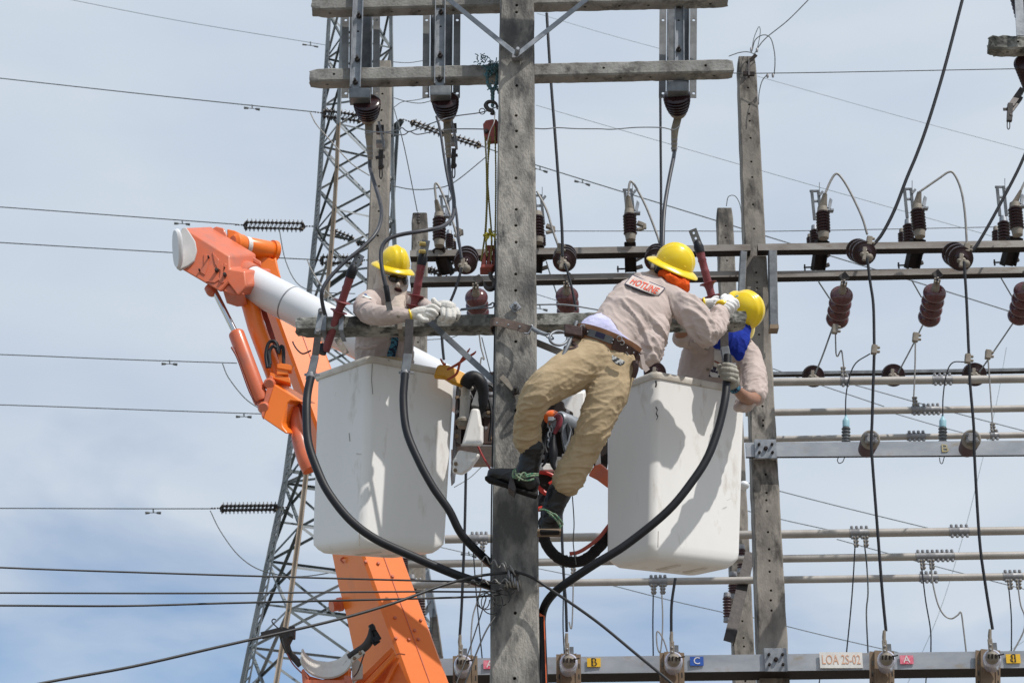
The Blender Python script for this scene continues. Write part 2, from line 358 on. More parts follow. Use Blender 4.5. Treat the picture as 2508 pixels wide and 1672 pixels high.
POLE = pole((1267, -330, 85), (1261, 1672, 114), 11.0, 'tall stained concrete pole in front at the centre that the worker climbs', m_conc, main_holes, 4.2)
pole((938, 147, 46), (922, 700, 56), 15.0, 'concrete pole behind the left worker, reaching above the tan beam', m_conc4, [230, 270, 295, 375, 456, 517, 577], 3)
pole((1028, 520, 40), (1026, 700, 43), 20.0, 'short concrete pole directly behind the left worker and the red rod', m_conc4, [594, 838], 2.5)
pole((1829, 137, 47), (1894, 1590, 68), 17.0, 'tall concrete pole on the right behind the crouched worker, with loops of wire on top', m_conc4,
     [215, 256, 279, 296, 338, 396, 434, 501, 560, 667, 691, 705, 819, 994, 1029, 1042, 1161, 1206, 1224, 1251, 1302, 1344, 1372, 1399, 1445, 1469, 1494], 3)
pole((1775, 508, 40), (1822, 1590, 50), 20.0, 'short thin concrete pole behind the maroon rod at the right', m_conc4, [553, 582, 638, 1520, 1561, 1582, 1667], 2.5)

def harm(pA, Y, pB, hpx, dpx):
    # front top edge from pA (at Y) to pB, level; returns frame
    a = W(pA[0], pA[1], Y); b = WZ(pB[0], pB[1], a.z); ax = (b - a).normalized()
    h = zdrop(pA[0], pA[1], Y, hpx); bb = a.z - h; q = WZ(pA[0], pA[1] + hpx + dpx, bb); d = max(0.02, q.y - Y)
    n = ax.cross(V((0, 0, 1))).normalized()
    if n.y > 0: n = -n
    return a, b, ax, n, h, d
def crossarm(pA, Y, pB, hpx, dpx, label, mat, fh=(), uh=(), chip=0.0028, rough_right=False):
    a, b, ax, n, h, d = harm(pA, Y, pB, hpx, dpx); L = (b - a).length; ns = int(L / 0.03)
    t = thing('concrete_crossarm', (a + b) / 2 - V((0, 0, h)), label, 'crossarm', 'concrete crossarms')
    rings = []; cs = []
    m = 5
    for (u0, w0, u1, w1) in ((0, 0, 0, -1), (0, -1, 1, -1), (1, -1, 1, 0), (1, 0, 0, 0)):
        for k in range(m): cs.append((u0 + (u1 - u0) * (k + .5) / m, w0 + (w1 - w0) * (k + .5) / m))
    for i in range(ns + 1):
        f = i / ns; base = a.lerp(b, f); r = []
        e = min(i, ns - i); end = (0.86, 0.95, 0.985)[e] if e < 3 else 1
        for (u, v_) in cs:
            q = base - n * (0.5 + (u - .5) * end) * d + V((0, 0, 1)) * (-0.5 + (v_ + .5) * end) * h
            cn = (q - (base - n * d / 2 - V((0, 0, h / 2)))).normalized()
            corner = 1 if (min(u, 1 - u) <= .11 and min(-v_, 1 + v_) <= .11) else .25
            am = chip * corner * (3.2 if (e < 2 or (rough_right and ns - i < 5)) else 1)
            dn = noise.noise(q * 22) * am + noise.noise(q * 60) * am * .7
            r.append(q + cn * dn + (ax * noise.noise(q * 31 + V((5, 0, 0))) * chip * 4 if e < 2 else V()))
        rings.append(r)
    mb = MB(); mb.loft(rings); o = obj('arm', mb, mat, t, smooth=False)
    cb = MB(); s = mpp(Y)
    for px in fh:
        f = (px - pA[0]) / (pB[0] - pA[0]); p = a.lerp(b, f) - V((0, 0, h * .5)); cb.lathe(p + n * .03, p - n * .07, [(0, 3.6 * s), (1, 3.6 * s)], 10)
    for px in uh:
        f = (px - pA[0]) / (pB[0] - pA[0]); p = a.lerp(b, f) - V((0, 0, h)) - n * d * .45; cb.lathe(p - V((0, 0, .03)), p + V((0, 0, .06)), [(0, 4.2 * s), (1, 4.2 * s)], 10)
    if fh or uh: cut(o, cb)
    return (a, b, ax, n, h, d)
YA = 11.26
A0 = crossarm((764, -9, 0), YA, (1782, -35), 33, 23, 'topmost concrete crossarm cut by the upper picture edge', m_conc3, (), (808, 960, 1028, 1111, 1434, 1518, 1588, 1739))
A1 = crossarm((757, 167, 0), YA, (1794, 143), 32, 21, 'second concrete crossarm from the top with three hanging disconnect switches', m_conc3, (819, 1480, 1728), (801, 952, 1022, 1107, 1438, 1521, 1593, 1748))
A2 = crossarm((723, 774, 0), YA, (1824, 757), 33, 23, 'mossy lower concrete crossarm between the workers at chest height', m_conc2, (), (934, 1014, 1800), chip=0.0045, rough_right=True)
# a matching crossarm on the front of the pole just above the picture (its shade falls across the pole top)
A3 = crossarm((750, -250, 0), 10.66, (1800, -277), 40, 22, 'crossarm bolted to the front of the pole just above the picture', m_conc3)

def cbeam(pA, Y, pB, hpx, dpx, label, mat=None, name='steel_beam', lip=0.006, group='steel beams of the substation frame', inner=None):
    a, b, ax, n, h, d = harm(pA, Y, pB, hpx, dpx)
    t = thing(name, (a + b) / 2 - V((0, 0, h)), label, 'steel beam', group); Z = V((0, 0, 1))
    L2 = (b - a) / 2; c = (a + b) / 2
    mb = MB(); mb.box(c - Z * h / 2 - n * lip / 2, L2, n * lip / 2, Z * h / 2); obj('face_plate', mb, mat or m_beam, t)
    mb = MB(); mb.box(c - Z * lip / 2 - n * (d / 2 + lip), L2 * .9999, n * (d / 2 - lip * .3), Z * lip / 2)
    obj('upper_flange', mb, mat or m_beam, t)
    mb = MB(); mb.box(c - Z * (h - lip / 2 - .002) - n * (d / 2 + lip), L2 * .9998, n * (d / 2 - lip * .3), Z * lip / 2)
    mb.box(c - Z * h / 2 - n * (d - lip), L2 * .9997, n * lip / 2, Z * (h / 2 - lip * 1.5)); obj('lower_flange', mb, inner or m_under_st, t)  # underside shade put into the colour: far darker steel than the face plate
    return a, b, ax, n, h, d
YB = 17.0
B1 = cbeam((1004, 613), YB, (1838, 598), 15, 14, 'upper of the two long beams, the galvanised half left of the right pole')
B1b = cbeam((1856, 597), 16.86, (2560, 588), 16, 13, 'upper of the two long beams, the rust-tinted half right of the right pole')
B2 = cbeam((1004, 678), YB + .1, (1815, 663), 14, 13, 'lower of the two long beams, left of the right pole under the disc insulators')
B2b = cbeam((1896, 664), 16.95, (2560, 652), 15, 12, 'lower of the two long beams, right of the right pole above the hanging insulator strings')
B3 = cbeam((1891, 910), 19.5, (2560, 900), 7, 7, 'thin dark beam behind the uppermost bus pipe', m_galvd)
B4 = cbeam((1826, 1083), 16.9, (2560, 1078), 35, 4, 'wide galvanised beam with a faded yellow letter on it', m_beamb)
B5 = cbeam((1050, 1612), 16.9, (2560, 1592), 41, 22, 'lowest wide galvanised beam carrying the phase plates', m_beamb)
# bracket channels round the right pole between the long beams
for (x0, y0, x1, y1, wp, Yy, lab) in ((1822, 615, 1816, 730, 14, 16.8, 'bent channel bracket on the left side of the right pole'), (1893, 613, 1896, 795, 18, 16.8, 'long channel bracket hanging on the right side of the right pole')):
    t = thing('channel_bracket', W(x1, y1, Yy), lab, 'bracket', 'channel brackets on the right pole')
    s = mpp(Yy); a, b = W(x0, y0, Yy), W(x1, y1, Yy)
    mb = MB(); mb.bar(a, b, wp * s, .008); obj('web', mb, m_galvd, t)
    for sg in (-1, 1):
        mb = MB(); mb.bar(a + V((sg * wp * s * .5, .05, 0)), b + V((sg * wp * s * .5, .05, 0)), .008, .10); obj('flange', mb, m_galvd if sg < 0 else m_beam, t)
    mb = MB(); mb.box(b - V((0, -.05, .02)), V((wp * s * .6, 0, 0)), V((0, .06, 0)), V((0, 0, .02))); obj('end_block', mb, m_brown, t)
# bus pipes
def pipe(pA, Y, pB, rpx, label):
    a = W(pA[0], pA[1], Y); b = WZ(pB[0], pB[1], a.z); mb = MB(); mb.lathe(a, b, [(0, rpx * mpp(Y)), (1, rpx * mpp(Y))], 18)
    single('bus_pipe', mb, m_pipe, label, 'bus pipe', 'aluminium bus pipes', org=(a + b) / 2); return a, b
P1 = pipe((1780, 937), 18.6, (2560, 927), 10, 'bus pipe highest of the upper three, crossing the three dark discs')
P2 = pipe((1826, 1011), 18.2, (2560, 999), 8.5, 'middle of the upper three bus pipes, carrying one long clamp')
P3 = pipe((1822, 1076), 17.9, (2560, 1064), 7.5, 'lowest of the upper three bus pipes, just over the wide beam')
P4 = pipe((1090, 1320), 18.6, (2560, 1298), 10, 'bus pipe highest of the lower three, behind both buckets')
P5 = pipe((1000, 1381), 18.2, (2560, 1358), 9, 'middle of the lower three bus pipes, with the longest clamp at its right')
P6 = pipe((1000, 1432), 17.9, (2560, 1410), 8.5, 'lowest bus pipe, running under both buckets')
def px_of(p):
    q = p - CAMP; return 1254 + F * q.x / (q.y * cp + q.z * sp)
def on(P, px):                    # point on a level pipe or beam seen at picture column px
    lo, hi = 0.0, 1.0
    for _ in range(40):
        m = (lo + hi) / 2
        if px_of(P[0].lerp(P[1], m)) < px: lo = m
        else: hi = m
    return P[0].lerp(P[1], lo)
def beam_y(B, px): return on((B[0], B[1]), px).y
# bolted plates where beams B4, B5 meet the right pole
for (cx, cy, hw, hh, lab) in ((1875, 1099, 26, 23, 'bolted steel plate holding the wide beam with the faded letter'), (1900, 1615, 26, 26, 'bolted steel plate holding the lowest beam beside the name plate')):
    yy = beam_y(B4 if cy < 1200 else B5, cx) - .02; s = mpp(yy); t = thing('clamp_plate', W(cx, cy, yy), lab, 'mounting plate', 'bolted plates on the right pole')
    c = W(cx, cy, yy); mb = MB(); mb.box(c, V((hw * s, 0, 0)), V((0, .006, 0)), V((0, 0, hh * s * 1.05))); obj('plate', mb, m_galv, t, bevel=.002)
    for i, (dx, dy) in enumerate(((-.6, .45), (.6, .45), (-.6, -.45), (.6, -.45), (0, 0))):
        mb = MB(); mb.bolt(c + V((dx * hw * s, -.006, dy * hh * s)), (0, -1, 0), .013 if i < 4 else .02, .03); obj('bolt', mb, m_under_st, t)

def pipe_clamp(P, x0, x1, rpx, nb, label, drop=None, Y=18.2, up=False):
    s = mpp(Y); a, b = on(P, x0), on(P, x1); t = thing('pipe_clamp', (a + b) / 2, label, 'clamp', 'bolted clamps on the bus pipes')
    r = rpx * s; ax = (b - a)
    mb = MB(); mb.lathe(a, b, [(0, r), (.45, r), (.5, r * 1.05), (.55, r), (1, r)], 16); obj('sleeve', mb, m_clamp, t)
    tb = V((0, -.35, .9)).normalized()
    for k in range(nb):
        c = a + ax * ((k + .5) / nb)
        for sg in (1, -1):
            mb = MB(); d = V((0, -.45, sg)).normalized(); mb.lathe(c + V((0, 0, sg * r * .8)) + V((0, -.02, 0)), c + V((0, -.02, 0)) + V((0, 0, sg * r * 1.5)), [(0, 3.4 * s), (.5, 3.8 * s), (.85, 3.6 * s), (1, 2.2 * s)], 8); obj('bolt', mb, m_clamp, t)
    for px in (drop or ()):
        sg = 1 if up else -1
        c = on(P, px); mb = MB(); mb.box(c + V((0, -.015, sg * r * 2.0)), V((5 * s, 0, 0)), V((0, .012, 0)), V((0, 0, r * 1.3))); obj('tab', mb, m_clamp, t, bevel=.004)
        for k in range(3):
            for q in (-1, 1):
                mb = MB(); mb.sph(c + V((q * 4 * s, -.03, sg * r * (1.2 + k * .85))), 2.8 * s); obj('bolt', mb, m_cap, t)
# ================================================================== lattice tower far behind
YT = 31.0
Lx = [(-450, 826), (0, 808), (500, 777), (700, 757), (1150, 699), (1450, 635), (1672, 588), (2100, 500)]
Nx = [(-450, 860), (0, 842), (500, 823), (700, 808), (1150, 758), (1450, 724), (1672, 690), (2100, 612)]
Rx = [(-450, 950), (0, 957), (500, 962), (700, 970), (1150, 1010), (1450, 1045), (1672, 1085), (2100, 1160)]
def itp(T, y): return float(np.interp(y, [a for a, b in T], [b for a, b in T]))
tower = thing('lattice_tower', W(835, 1672, YT), 'tall lattice steel transmission tower behind the orange boom', 'transmission tower')
tower.location.z = 0; LOC[tower.name] = V(tower.location)
def corners(py):
    l, n_, r = itp(Lx, py), itp(Nx, py), itp(Rx, py); c = (l + r) / 2; C = (r - l) / 2; S = c - n_; s = mpp(YT); z = W(c, py, YT).z
    def at(px, Yc): return V(((px - 1254) / F * (Yc * cp + (z - CAMP.z) * sp), Yc, z))
    return [at(l, YT + S * .6 * s), at(n_, YT - C * s), at(r, YT - S * .6 * s), at(2 * c - n_, YT + C * s)]
lv = [-450, -260, -110, 20, 130, 245, 345, 450, 555, 660, 780, 900, 1020, 1160, 1350, 1560, 1800, 2100]
CN = [corners(y) for y in lv]
base = [c * 1 for c in CN[-1]]
gl = []
for i in range(4):
    d = CN[-1][i] - CN[-3][i]; k = CN[-1][i].z / -d.z; gl.append(CN[-1][i] + d * k)
CN.append(gl)
def lbar(name, p, q, w_, mat, parent=tower, hint=None):
    mb = MB(); sd_, up = frame(q - p, hint); c = (p + q) / 2; L = (q - p) / 2
    mb.box(c, L, sd_ * w_ / 2, up * w_ * .07); mb.box(c + sd_ * (w_ * .43) - up * w_ * .5, L, sd_ * w_ * .07, up * w_ * .43)
    return obj(name, mb, mat, parent, smooth=False)
for i in range(4):
    for k in range(len(CN) - 1):
        if lv[min(k, len(lv) - 1)] > 1700 and i == 3: pass
        lbar('leg', CN[k][i], CN[k + 1][i], .07 if k < 8 else .08, m_towerb if (i == 1 and k in (6, 7, 8, 9, 13, 14, 15)) else m_tower)
for k in range(len(CN) - 1):
    for i in range(4):
        j = (i + 1) % 4; a, b, c, d = CN[k][i], CN[k][j], CN[k + 1][i], CN[k + 1][j]
        mt = m_towerd if (i + k) % 3 else m_tower; wd = .035 if k < 12 else .042
        lbar('brace', a, d, wd, m_towerd if k % 2 else m_tower); lbar('brace', b, c, wd, mt)
        if k % 2 == 0 or k > 10: lbar('brace', a, b, wd * .85, mt)
        if k > 11:
            mid = (a + b + c + d) / 4; lbar('brace', (a + c) / 2, mid, .035, mt); lbar('brace', (b + d) / 2, mid, .035, m_towerd)
    if k % 4 == 1: lbar('brace', CN[k][0], CN[k][2], .04, m_towerd); lbar('brace', CN[k][1], CN[k][3], .04, m_tower)
# climbing ladder on the left face
for k in range(len(CN) - 2):
    for f in (.22, .34): lbar('ladder_rail', CN[k][0].lerp(CN[k][1], f) + V((-.05, -.08, 0)), CN[k + 1][0].lerp(CN[k + 1][1], f) + V((-.05, -.08, 0)), .03, m_tower)
mb = MB()
for k in range(4, len(CN) - 2):
    for q in range(9):
        a, b = CN[k][0].lerp(CN[k][1], .22), CN[k + 1][0].lerp(CN[k + 1][1], .22); c, d = CN[k][0].lerp(CN[k][1], .34), CN[k + 1][0].lerp(CN[k + 1][1], .34)
        mb.bar(a.lerp(b, q / 9) + V((-.05, -.08, 0)), c.lerp(d, q / 9) + V((-.05, -.08, 0)), .02, .02)
tag(obj('ladder_rungs', mb, m_tower, tower, smooth=False), kind='stuff')
# side arm stubs of the tower
for (a, b) in (((975, 300), (958, 560)), ((985, 292), (962, 330)), ((983, 292), (938, 330)), ((775, 555), (800, 600)), ((895, 287), (935, 300)), ((883, 640), (800, 700)), ((681, 1238), (715, 1262)), ((706, 1150), (760, 1158))):
    lbar('arm_strut', W(a[0], a[1], YT - .3), W(b[0], b[1], YT), .06, m_towerd)

# ------------------------------------------------------------------ insulator strings of the tower
dm = None
def string(pA, pB, n, Y, gap, label, rpx=11, Y2=None):
    global dm
    a, b = W(*pA, Y), W(*pB, Y2 or Y); t = thing('insulator_string', a, label, 'insulator string', 'insulator strings of the lattice tower')
    ax = (b - a).normalized(); s = mpp(Y); up = V((0, -.3, .95)); up = (up - ax * up.dot(ax)).normalized(); r = rpx * s
    for sg in (-.5, .5):
        o_ = up * gap * s * sg
        if gap == 0 and sg > 0: continue
        mb = MB(); mb.lathe(a.lerp(b, .03) + o_, a.lerp(b, .97) + o_, [(0, 2 * s), (1, 2 * s)], 6); obj('rod', mb, m_towerb, t)
        for k in range(n):
            c = a.lerp(b, (k + .8 + .35 * (sg + .5)) / (n + 1.1)) + o_
            if dm is None:
                mb = MB(); mb.lathe((0, 0, -.5), (0, 0, .5), [(0, .35), (.3, .45), (.42, 1), (.58, .95), (.62, .4), (1, .3)], 14)
                dm = mesh_of('disc', mb, V((0, 0, 0))); dm.materials.append(m_disc)
            o = bpy.data.objects.new('disc', dm); COL.objects.link(o); o.parent = t
            o.rotation_mode = 'QUATERNION'; o.rotation_quaternion = ax.to_track_quat('Z', 'Y'); o.scale = (r * .85, r * .85, r * .8); o.location = c - LOC[t.name]
    for q, e in ((a, 1), (b, -1)):
        mb = MB(); hg = up * (gap * .5 + 5) * s; mb.prism([q, q + ax * e * 9 * s + hg, q + ax * e * 12 * s - up * 0 + hg * .9, q + ax * e * 12 * s - hg * .9, q + ax * e * 9 * s - hg], V((0, .03, 0))); obj('yoke', mb, m_iron, t)
        mb = MB()
        for k in range(3): mb.lathe(q - ax * e * (k * 7) * s, q - ax * e * (k * 7 + 5) * s, [(0, 1.3 * s), (.5, 2.2 * s), (1, 1.3 * s)], 6)
        obj('link', mb, m_iron, t)
string((788, 277), (890, 291), 10, YT - .5, 15, 'twin insulator string beside the left hanging switch, at the tower top')
string((594, 551), (749, 554), 14, YT - .5, 14, 'long twin insulator string left of the tower above the boom joint')
string((781, 637), (890, 637), 10, YT - .5, 15, 'twin insulator string between the tower and the left pole, above the maroon rod')
string((536, 1244), (684, 1242), 14, YT - .5, 10, 'isolated twin insulator string left of the bucket, low on the tower', 11)
string((1003, 298), (1092, 330), 7, YT + .5, 8, 'slanting insulator string right of the second hanging switch, its upper half', 10)
string((1100, 333), (1180, 358), 6, YT + .5, 8, 'slanting insulator string ending beside the red pulley block', 10)
string((812, 566), (868, 588), 5, YT + 1, 8, 'short slanting insulator string inside the tower', 9)
string((872, 590), (905, 602), 3, YT + 1, 8, 'very short insulator string next to the left concrete pole', 8)
string((1046, 658), (1085, 672), 4, YT + 1, 8, 'small dark insulator string seen under the beam beside the red rod', 9)

# ------------------------------------------------------------------ wires and cables
def wire(pts, rpx, mat, label, name='wire', cat='wire', group=None, n=6, sub=5, Y=None, parent=None):
    P = []; s = None
    for p in pts:
        y = p[2] if len(p) > 2 else Y
        P.append(W(p[0], p[1], y)); s = s or mpp(y)
    rr = [rpx * mpp(p[2] if len(p) > 2 else Y) for p in pts]
    mb = MB(); mb.tube(P, rr, n, sub)
    if parent is not None: return obj(name, mb, mat, parent, angle=70)
    o = single(name, mb, mat, label, cat, group, angle=70); return o
G1 = 'overhead lines of the tower'
wire([(-300, 160, 36), (0, 192, 34), (400, 236, 32), (775, 275, 30.5)], 1.3, m_wire, 'overhead line reaching the highest insulator string from the left', 'overhead_wire', group=G1)
wire([(-300, 486, 36), (0, 507, 34), (300, 529, 32), (585, 550, 30.5)], 1.3, m_wire, 'overhead line reaching the long insulator string above the boom joint', 'overhead_wire', group=G1)
wire([(-300, 575, 36), (0, 594, 34), (430, 619, 32), (772, 636, 30.5)], 1.3, m_wire, 'overhead line passing behind the orange boom joint', 'overhead_wire', group=G1)
wire([(-300, 860, 36), (0, 868, 34), (300, 880, 32), (580, 889, 31)], 1.2, m_wire, 'overhead line ending behind the long boom cylinder', 'overhead_wire', group=G1)
wire([(-300, 984, 36), (0, 991, 34), (400, 1005, 32), (730, 1016, 31)], 1.2, m_wire, 'overhead line ending behind the lower boom bracket', 'overhead_wire', group=G1)
wire([(-300, 1244, 36), (0, 1244, 34), (300, 1245, 32), (528, 1245, 30.5)], 1.3, m_wire, 'overhead line reaching the lowest insulator string from the left', 'overhead_wire', group=G1)
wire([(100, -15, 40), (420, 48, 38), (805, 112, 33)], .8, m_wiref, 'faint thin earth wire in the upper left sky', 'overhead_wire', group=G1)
wire([(1184, 360, 31), (1315, 405, 33), (1753, 540, 38), (1937, 597, 40), (2300, 708, 45), (2560, 790, 50)], 1.4, m_wire, 'line sloping down right past the standing switches to the right pole', 'overhead_wire', group=G1)
for i, (a, b, r, lab) in enumerate([
        ((1315, 33), (1640, 126), .6, 'faint wire between the upper crossarm and the third switch'), ((1313, 258), (2520, 604), .7, 'very faint long wire crossing the open sky at the right'),
        ((1855, 187), (2520, 370), .6, 'faint wire running from the right pole top to the right edge'),
        ((1310, 719), (1440, 755), .9, 'short wire seen between the centre pole and the maroon insulator'), ((1700, 834), (2165, 995), 1.1, 'wire sloping behind the crouched worker and the first dark disc'),
        ((2095, 943), (2540, 1063), 1.1, 'wire sloping between the upper two bus pipes'), ((2190, 1012), (2440, 1080), 1.0, 'wire sloping under the middle upper bus pipe'),
        ((1780, 1168), (2275, 1293), 1.1, 'wire sloping across the gap right of the right pole'), ((1790, 1240), (2035, 1298), 1.1, 'short sloping wire beside the right pole above the lower pipes'),
        ((2050, 1320), (2540, 1450), 1.0, 'wire sloping behind the lower pipes at the right'), ((1060, 1335), (1420, 1412), .9, 'wire sloping behind the red and black hose'),
        ((1500, 1433), (1790, 1503), 1.0, 'wire sloping below the right bucket'), ((1830, 1508), (2200, 1597), 1.0, 'wire sloping to the lowest beam beside the name plate')]):
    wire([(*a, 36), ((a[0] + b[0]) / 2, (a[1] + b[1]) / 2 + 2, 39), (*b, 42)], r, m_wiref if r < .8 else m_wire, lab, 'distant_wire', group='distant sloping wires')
wire([(1205, 566, 24), (1700, 566, 24), (1920, 566, 23.9), (2540, 554, 23.5)], 1.0, m_wire, 'thin level wire behind the standing switches')
wire([(1750, 170, 17), (1838, 180, 16.9), (2485, 169, 16.5), (2560, 168, 16.4)], 1.2, m_wire, 'level wire from the right pole top to the right edge')
wire([(962, 152, 18), (1000, 154, 18), (1036, 149, 18)], .9, m_wire, 'short level wire just above the second crossarm')
wire([(965, 240, 18), (1000, 250, 18), (1030, 253, 18), (1057, 247, 18)], 1.0, m_wire, 'thin sagging wire left of the second hanging switch')
wire([(965, 263, 18), (985, 250, 18), (1020, 245, 18), (1057, 237, 18)], .9, m_wire, 'second thin wire curling up from the left pole top')
wire([(965, 265, 18), (990, 360, 18), (1022, 518, 20)], 1.2, m_wire, 'thin dark wire falling to the short pole behind the left worker')
wire([(960, 455, 25), (1010, 464, 25), (1060, 462, 25), (1110, 448, 25), (1190, 385, 25)], 1.3, m_wire, 'jumper wire sagging between the left pole and the pulley rope')
wire([(683, 556, 30), (700, 640, 30), (735, 700, 30), (800, 716, 30), (870, 719, 30)], 1.2, m_wire, 'jumper loop drooping behind the white boom')
wire([(515, 1250, 30), (540, 1300, 30), (585, 1360, 30), (640, 1396, 30), (720, 1411, 30), (800, 1403, 30), (860, 1385, 30)], 1.3, m_wire, 'long jumper loop hanging below the lowest insulator string')
wire([(545, 890, 30), (560, 925, 30), (600, 975, 30), (640, 1003, 30)], 1.3, m_wire, 'short jumper wire curving to the foot of the boom cylinder')
wire([(760, 276, 30), (775, 305, 30), (810, 345, 30), (860, 400, 30), (905, 430, 30)], 1.6, m_wirel, 'pale jumper bar slanting from the highest insulator string')
wire([(753, 637, 30), (765, 665, 30), (800, 715, 30), (850, 765, 30)], 1.6, m_wirel, 'pale jumper bar slanting behind the left maroon rod')
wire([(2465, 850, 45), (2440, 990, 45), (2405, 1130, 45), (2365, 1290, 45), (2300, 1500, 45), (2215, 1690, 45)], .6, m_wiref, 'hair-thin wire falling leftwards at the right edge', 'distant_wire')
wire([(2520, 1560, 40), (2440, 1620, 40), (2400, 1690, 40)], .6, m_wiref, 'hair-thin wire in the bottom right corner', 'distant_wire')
# dampers on the lines
def damper(px, py, slope, Y, label, r=3.6):
    s = mpp(Y); t = thing('vibration_damper', W(px, py, Y), label, 'damper', 'dumbbell dampers on the overhead lines')
    mb = MB(); mb.bar(W(px, py, Y), W(px + 1, py + 9, Y), 3 * s, 3 * s); obj('clip', mb, m_wire, t)
    mb = MB(); mb.tube([W(px - 16, py + 9 - 16 * slope, Y), W(px + 16, py + 9 + 16 * slope, Y)], 1 * s, 5, smooth=False); obj('messenger', mb, m_wire, t)
    for q in (-1, 1):
        mb = MB(); mb.lathe(W(px + q * 8, py + 9 + q * 8 * slope, Y), W(px + q * 19, py + 9.5 + q * 19 * slope, Y), [(0, 1.5 * s), (.2, r * .8 * s), (1, r * s)], 8); obj('weight', mb, m_wire, t)
damper(617, 257, .11, 31, 'damper on the line of the highest insulator string'); damper(446, 539, .07, 31, 'damper on the line above the boom joint, left of the long insulator string')
damper(415, 882, .04, 31, 'damper on the line left of the boom cylinder'); damper(597, 1011, .03, 31, 'damper touching the foot of the boom bracket')
damper(375, 1246, 0, 31, 'damper left of the lowest insulator string'); damper(760, 103, .16, 33, 'tiny damper on the faint earth wire', 2.5)
damper(1426, 439, .28, 34, 'damper between the centre pole and the first standing switch'); damper(1322, 407, .28, 33, 'damper just right of the centre pole')
damper(1322, 747, .2, 34, 'damper low beside the lower crossarm'); damper(1148, 1350, .2, 34, 'damper beside the centre pole under the left bucket')
# ================================================================== insulators and switchgear of the substation
Zv = V((0, 0, 1))
def sheds(n, rc, rs, t0=0.0, t1=1.0, taper=1.0, thick=.55):
    P = []; dt = (t1 - t0) / n
    for k in range(n):
        f = 1 + (taper - 1) * (k + .5) / n; a = t0 + k * dt
        P += [(a, rc * f), (a + dt * .25, rc * f * 1.02), (a + dt * .42, rs * f * .96), (a + dt * .55, rs * f), (a + dt * (.42 + thick * .6), rs * f * .93), (a + dt * .95, rc * f * 1.08)]
    return P + [(t1, rc * taper)]
# dead-end disc insulators looking at the camera
def deadend(f, b, rpx, Yf, Yb, n, label, mat=m_porc, clamp=True):
    a, c = W(*f, Yf), W(*b, Yb); s = mpp(Yf); t = thing('disc_insulator', c, label, 'disc insulator', 'disc insulators in front of the beams')
    ax = (a - c); L = ax.length; r = rpx * s
    for k in range(n):
        f0 = k / n; q = c + ax * f0; e = q + ax / n * .95
        mb = MB(); mb.lathe(q, e, [(0, r * .35), (.15, r * .5), (.3, r * .98), (.42, r), (.5, r * .97), (.52, r * .8), (.56, r * .78), (.6, r * .62), (.7, r * .6), (.78, r * .42), (1, r * .36)], 26); obj('shed', mb, mat, t)
    mb = MB(); mb.lathe(a - ax * .05, a + ax.normalized() * .05, [(0, r * .25), (.6, r * .22), (1, r * .12)], 12); obj('cap', mb, m_cap, t)
    if clamp:
        p = a + ax.normalized() * .05
        mb = MB(); mb.bar(p + V((-.03, 0, -.06)), p + V((-.015, 0, .07)), .035, .03); mb.sph(p + V((.02, 0, -.03)), .035); mb.sph(p + V((-.04, .0, 0)), .022); obj('clamp', mb, m_clamp if mat is not m_porc else m_cap, t, bevel=.006)
    return t
deadend((1139, 648), (1145, 627), 30, 16.45, 16.85, 3, 'disc insulator beside the red hook block, left of the centre pole')
deadend((1382, 641), (1385, 624), 30, 16.45, 16.85, 3, 'disc insulator just right of the centre pole')
deadend((1606, 640), (1610, 622), 30, 16.45, 16.85, 3, 'disc insulator half hidden by the climbing worker\'s hard hat')
deadend((2121, 622), (2098, 612), 31, 16.3, 16.75, 3, 'disc insulator on the upper beam where the thick black cable lands')
deadend((2358, 637), (2334, 620), 32, 16.3, 16.75, 3, 'disc insulator at the far right of the upper beam')
deadend((1994, 922), (1990, 920), 27, 19.1, 19.3, 2, 'dark disc behind the highest bus pipe, nearest the right pole')
deadend((2190, 919), (2186, 918), 28, 19.1, 19.3, 2, 'dark disc behind the highest bus pipe, middle of three')
deadend((2389, 917), (2384, 916), 29, 19.1, 19.3, 2, 'dark disc behind the highest bus pipe, farthest right')
deadend((1606, 914), (1602, 910), 27, 19.1, 19.3, 2, 'dark disc peeping over the rim of the right bucket')
# hanging strings of four glossy maroon sheds
def hang(tp, bt, n, label, w_=28.5):
    a, b = W(*tp, 16.55), W(*bt, 17.0); s = mpp(16.7); t = thing('hanging_insulator', a, label, 'hanging insulator', 'maroon hanging insulators'); r = w_ * s
    ax = b - a
    for k in range(n):
        q = a + ax * k / n; e = a + ax * (k + 1.25) / n
        mb = MB(); mb.lathe(q, e, [(0, r * .3), (.05, r * .55), (.18, r * .86), (.32, r * .98), (.42, r), (.55, r * .96), (.7, r * .82), (.85, r * .6), (1, r * .4)], 28); obj('shed', mb, m_porcr, t, label=None)
    mb = MB(); mb.lathe(a - ax.normalized() * .09, a + ax.normalized() * .05, [(0, r * .2), (.25, r * .28), (.3, r * .3), (1, r * .42)], 16)
    for k in range(5):
        d = V((math.cos(k * 1.26), .3, math.sin(k * 1.26))) * r * .2; mb.bar(a - ax.normalized() * .14 + d * 1.1, a - ax.normalized() * .06 + d, .014, .014)
    obj('cap', mb, m_cap, t)
    mb = MB(); mb.bar(a - ax.normalized() * .13, W(tp[0] + 3, tp[1] - 26, 16.7), .02, .02); mb.box(W(tp[0] + 5, tp[1] - 36, 16.72), V((.03, 0, .02)), V((0, .01, 0)), V((-.02, 0, .03))); obj('shackle', mb, m_iron, t)
    return t
hang((2063, 714), (2049, 790), 4, 'maroon hanging insulator under the lower beam, nearest the right pole')
hang((2291, 708), (2274, 786), 4, 'maroon hanging insulator under the lower beam, second from the right edge')
hang((2513, 704), (2493, 782), 4, 'maroon hanging insulator cut by the right picture edge')
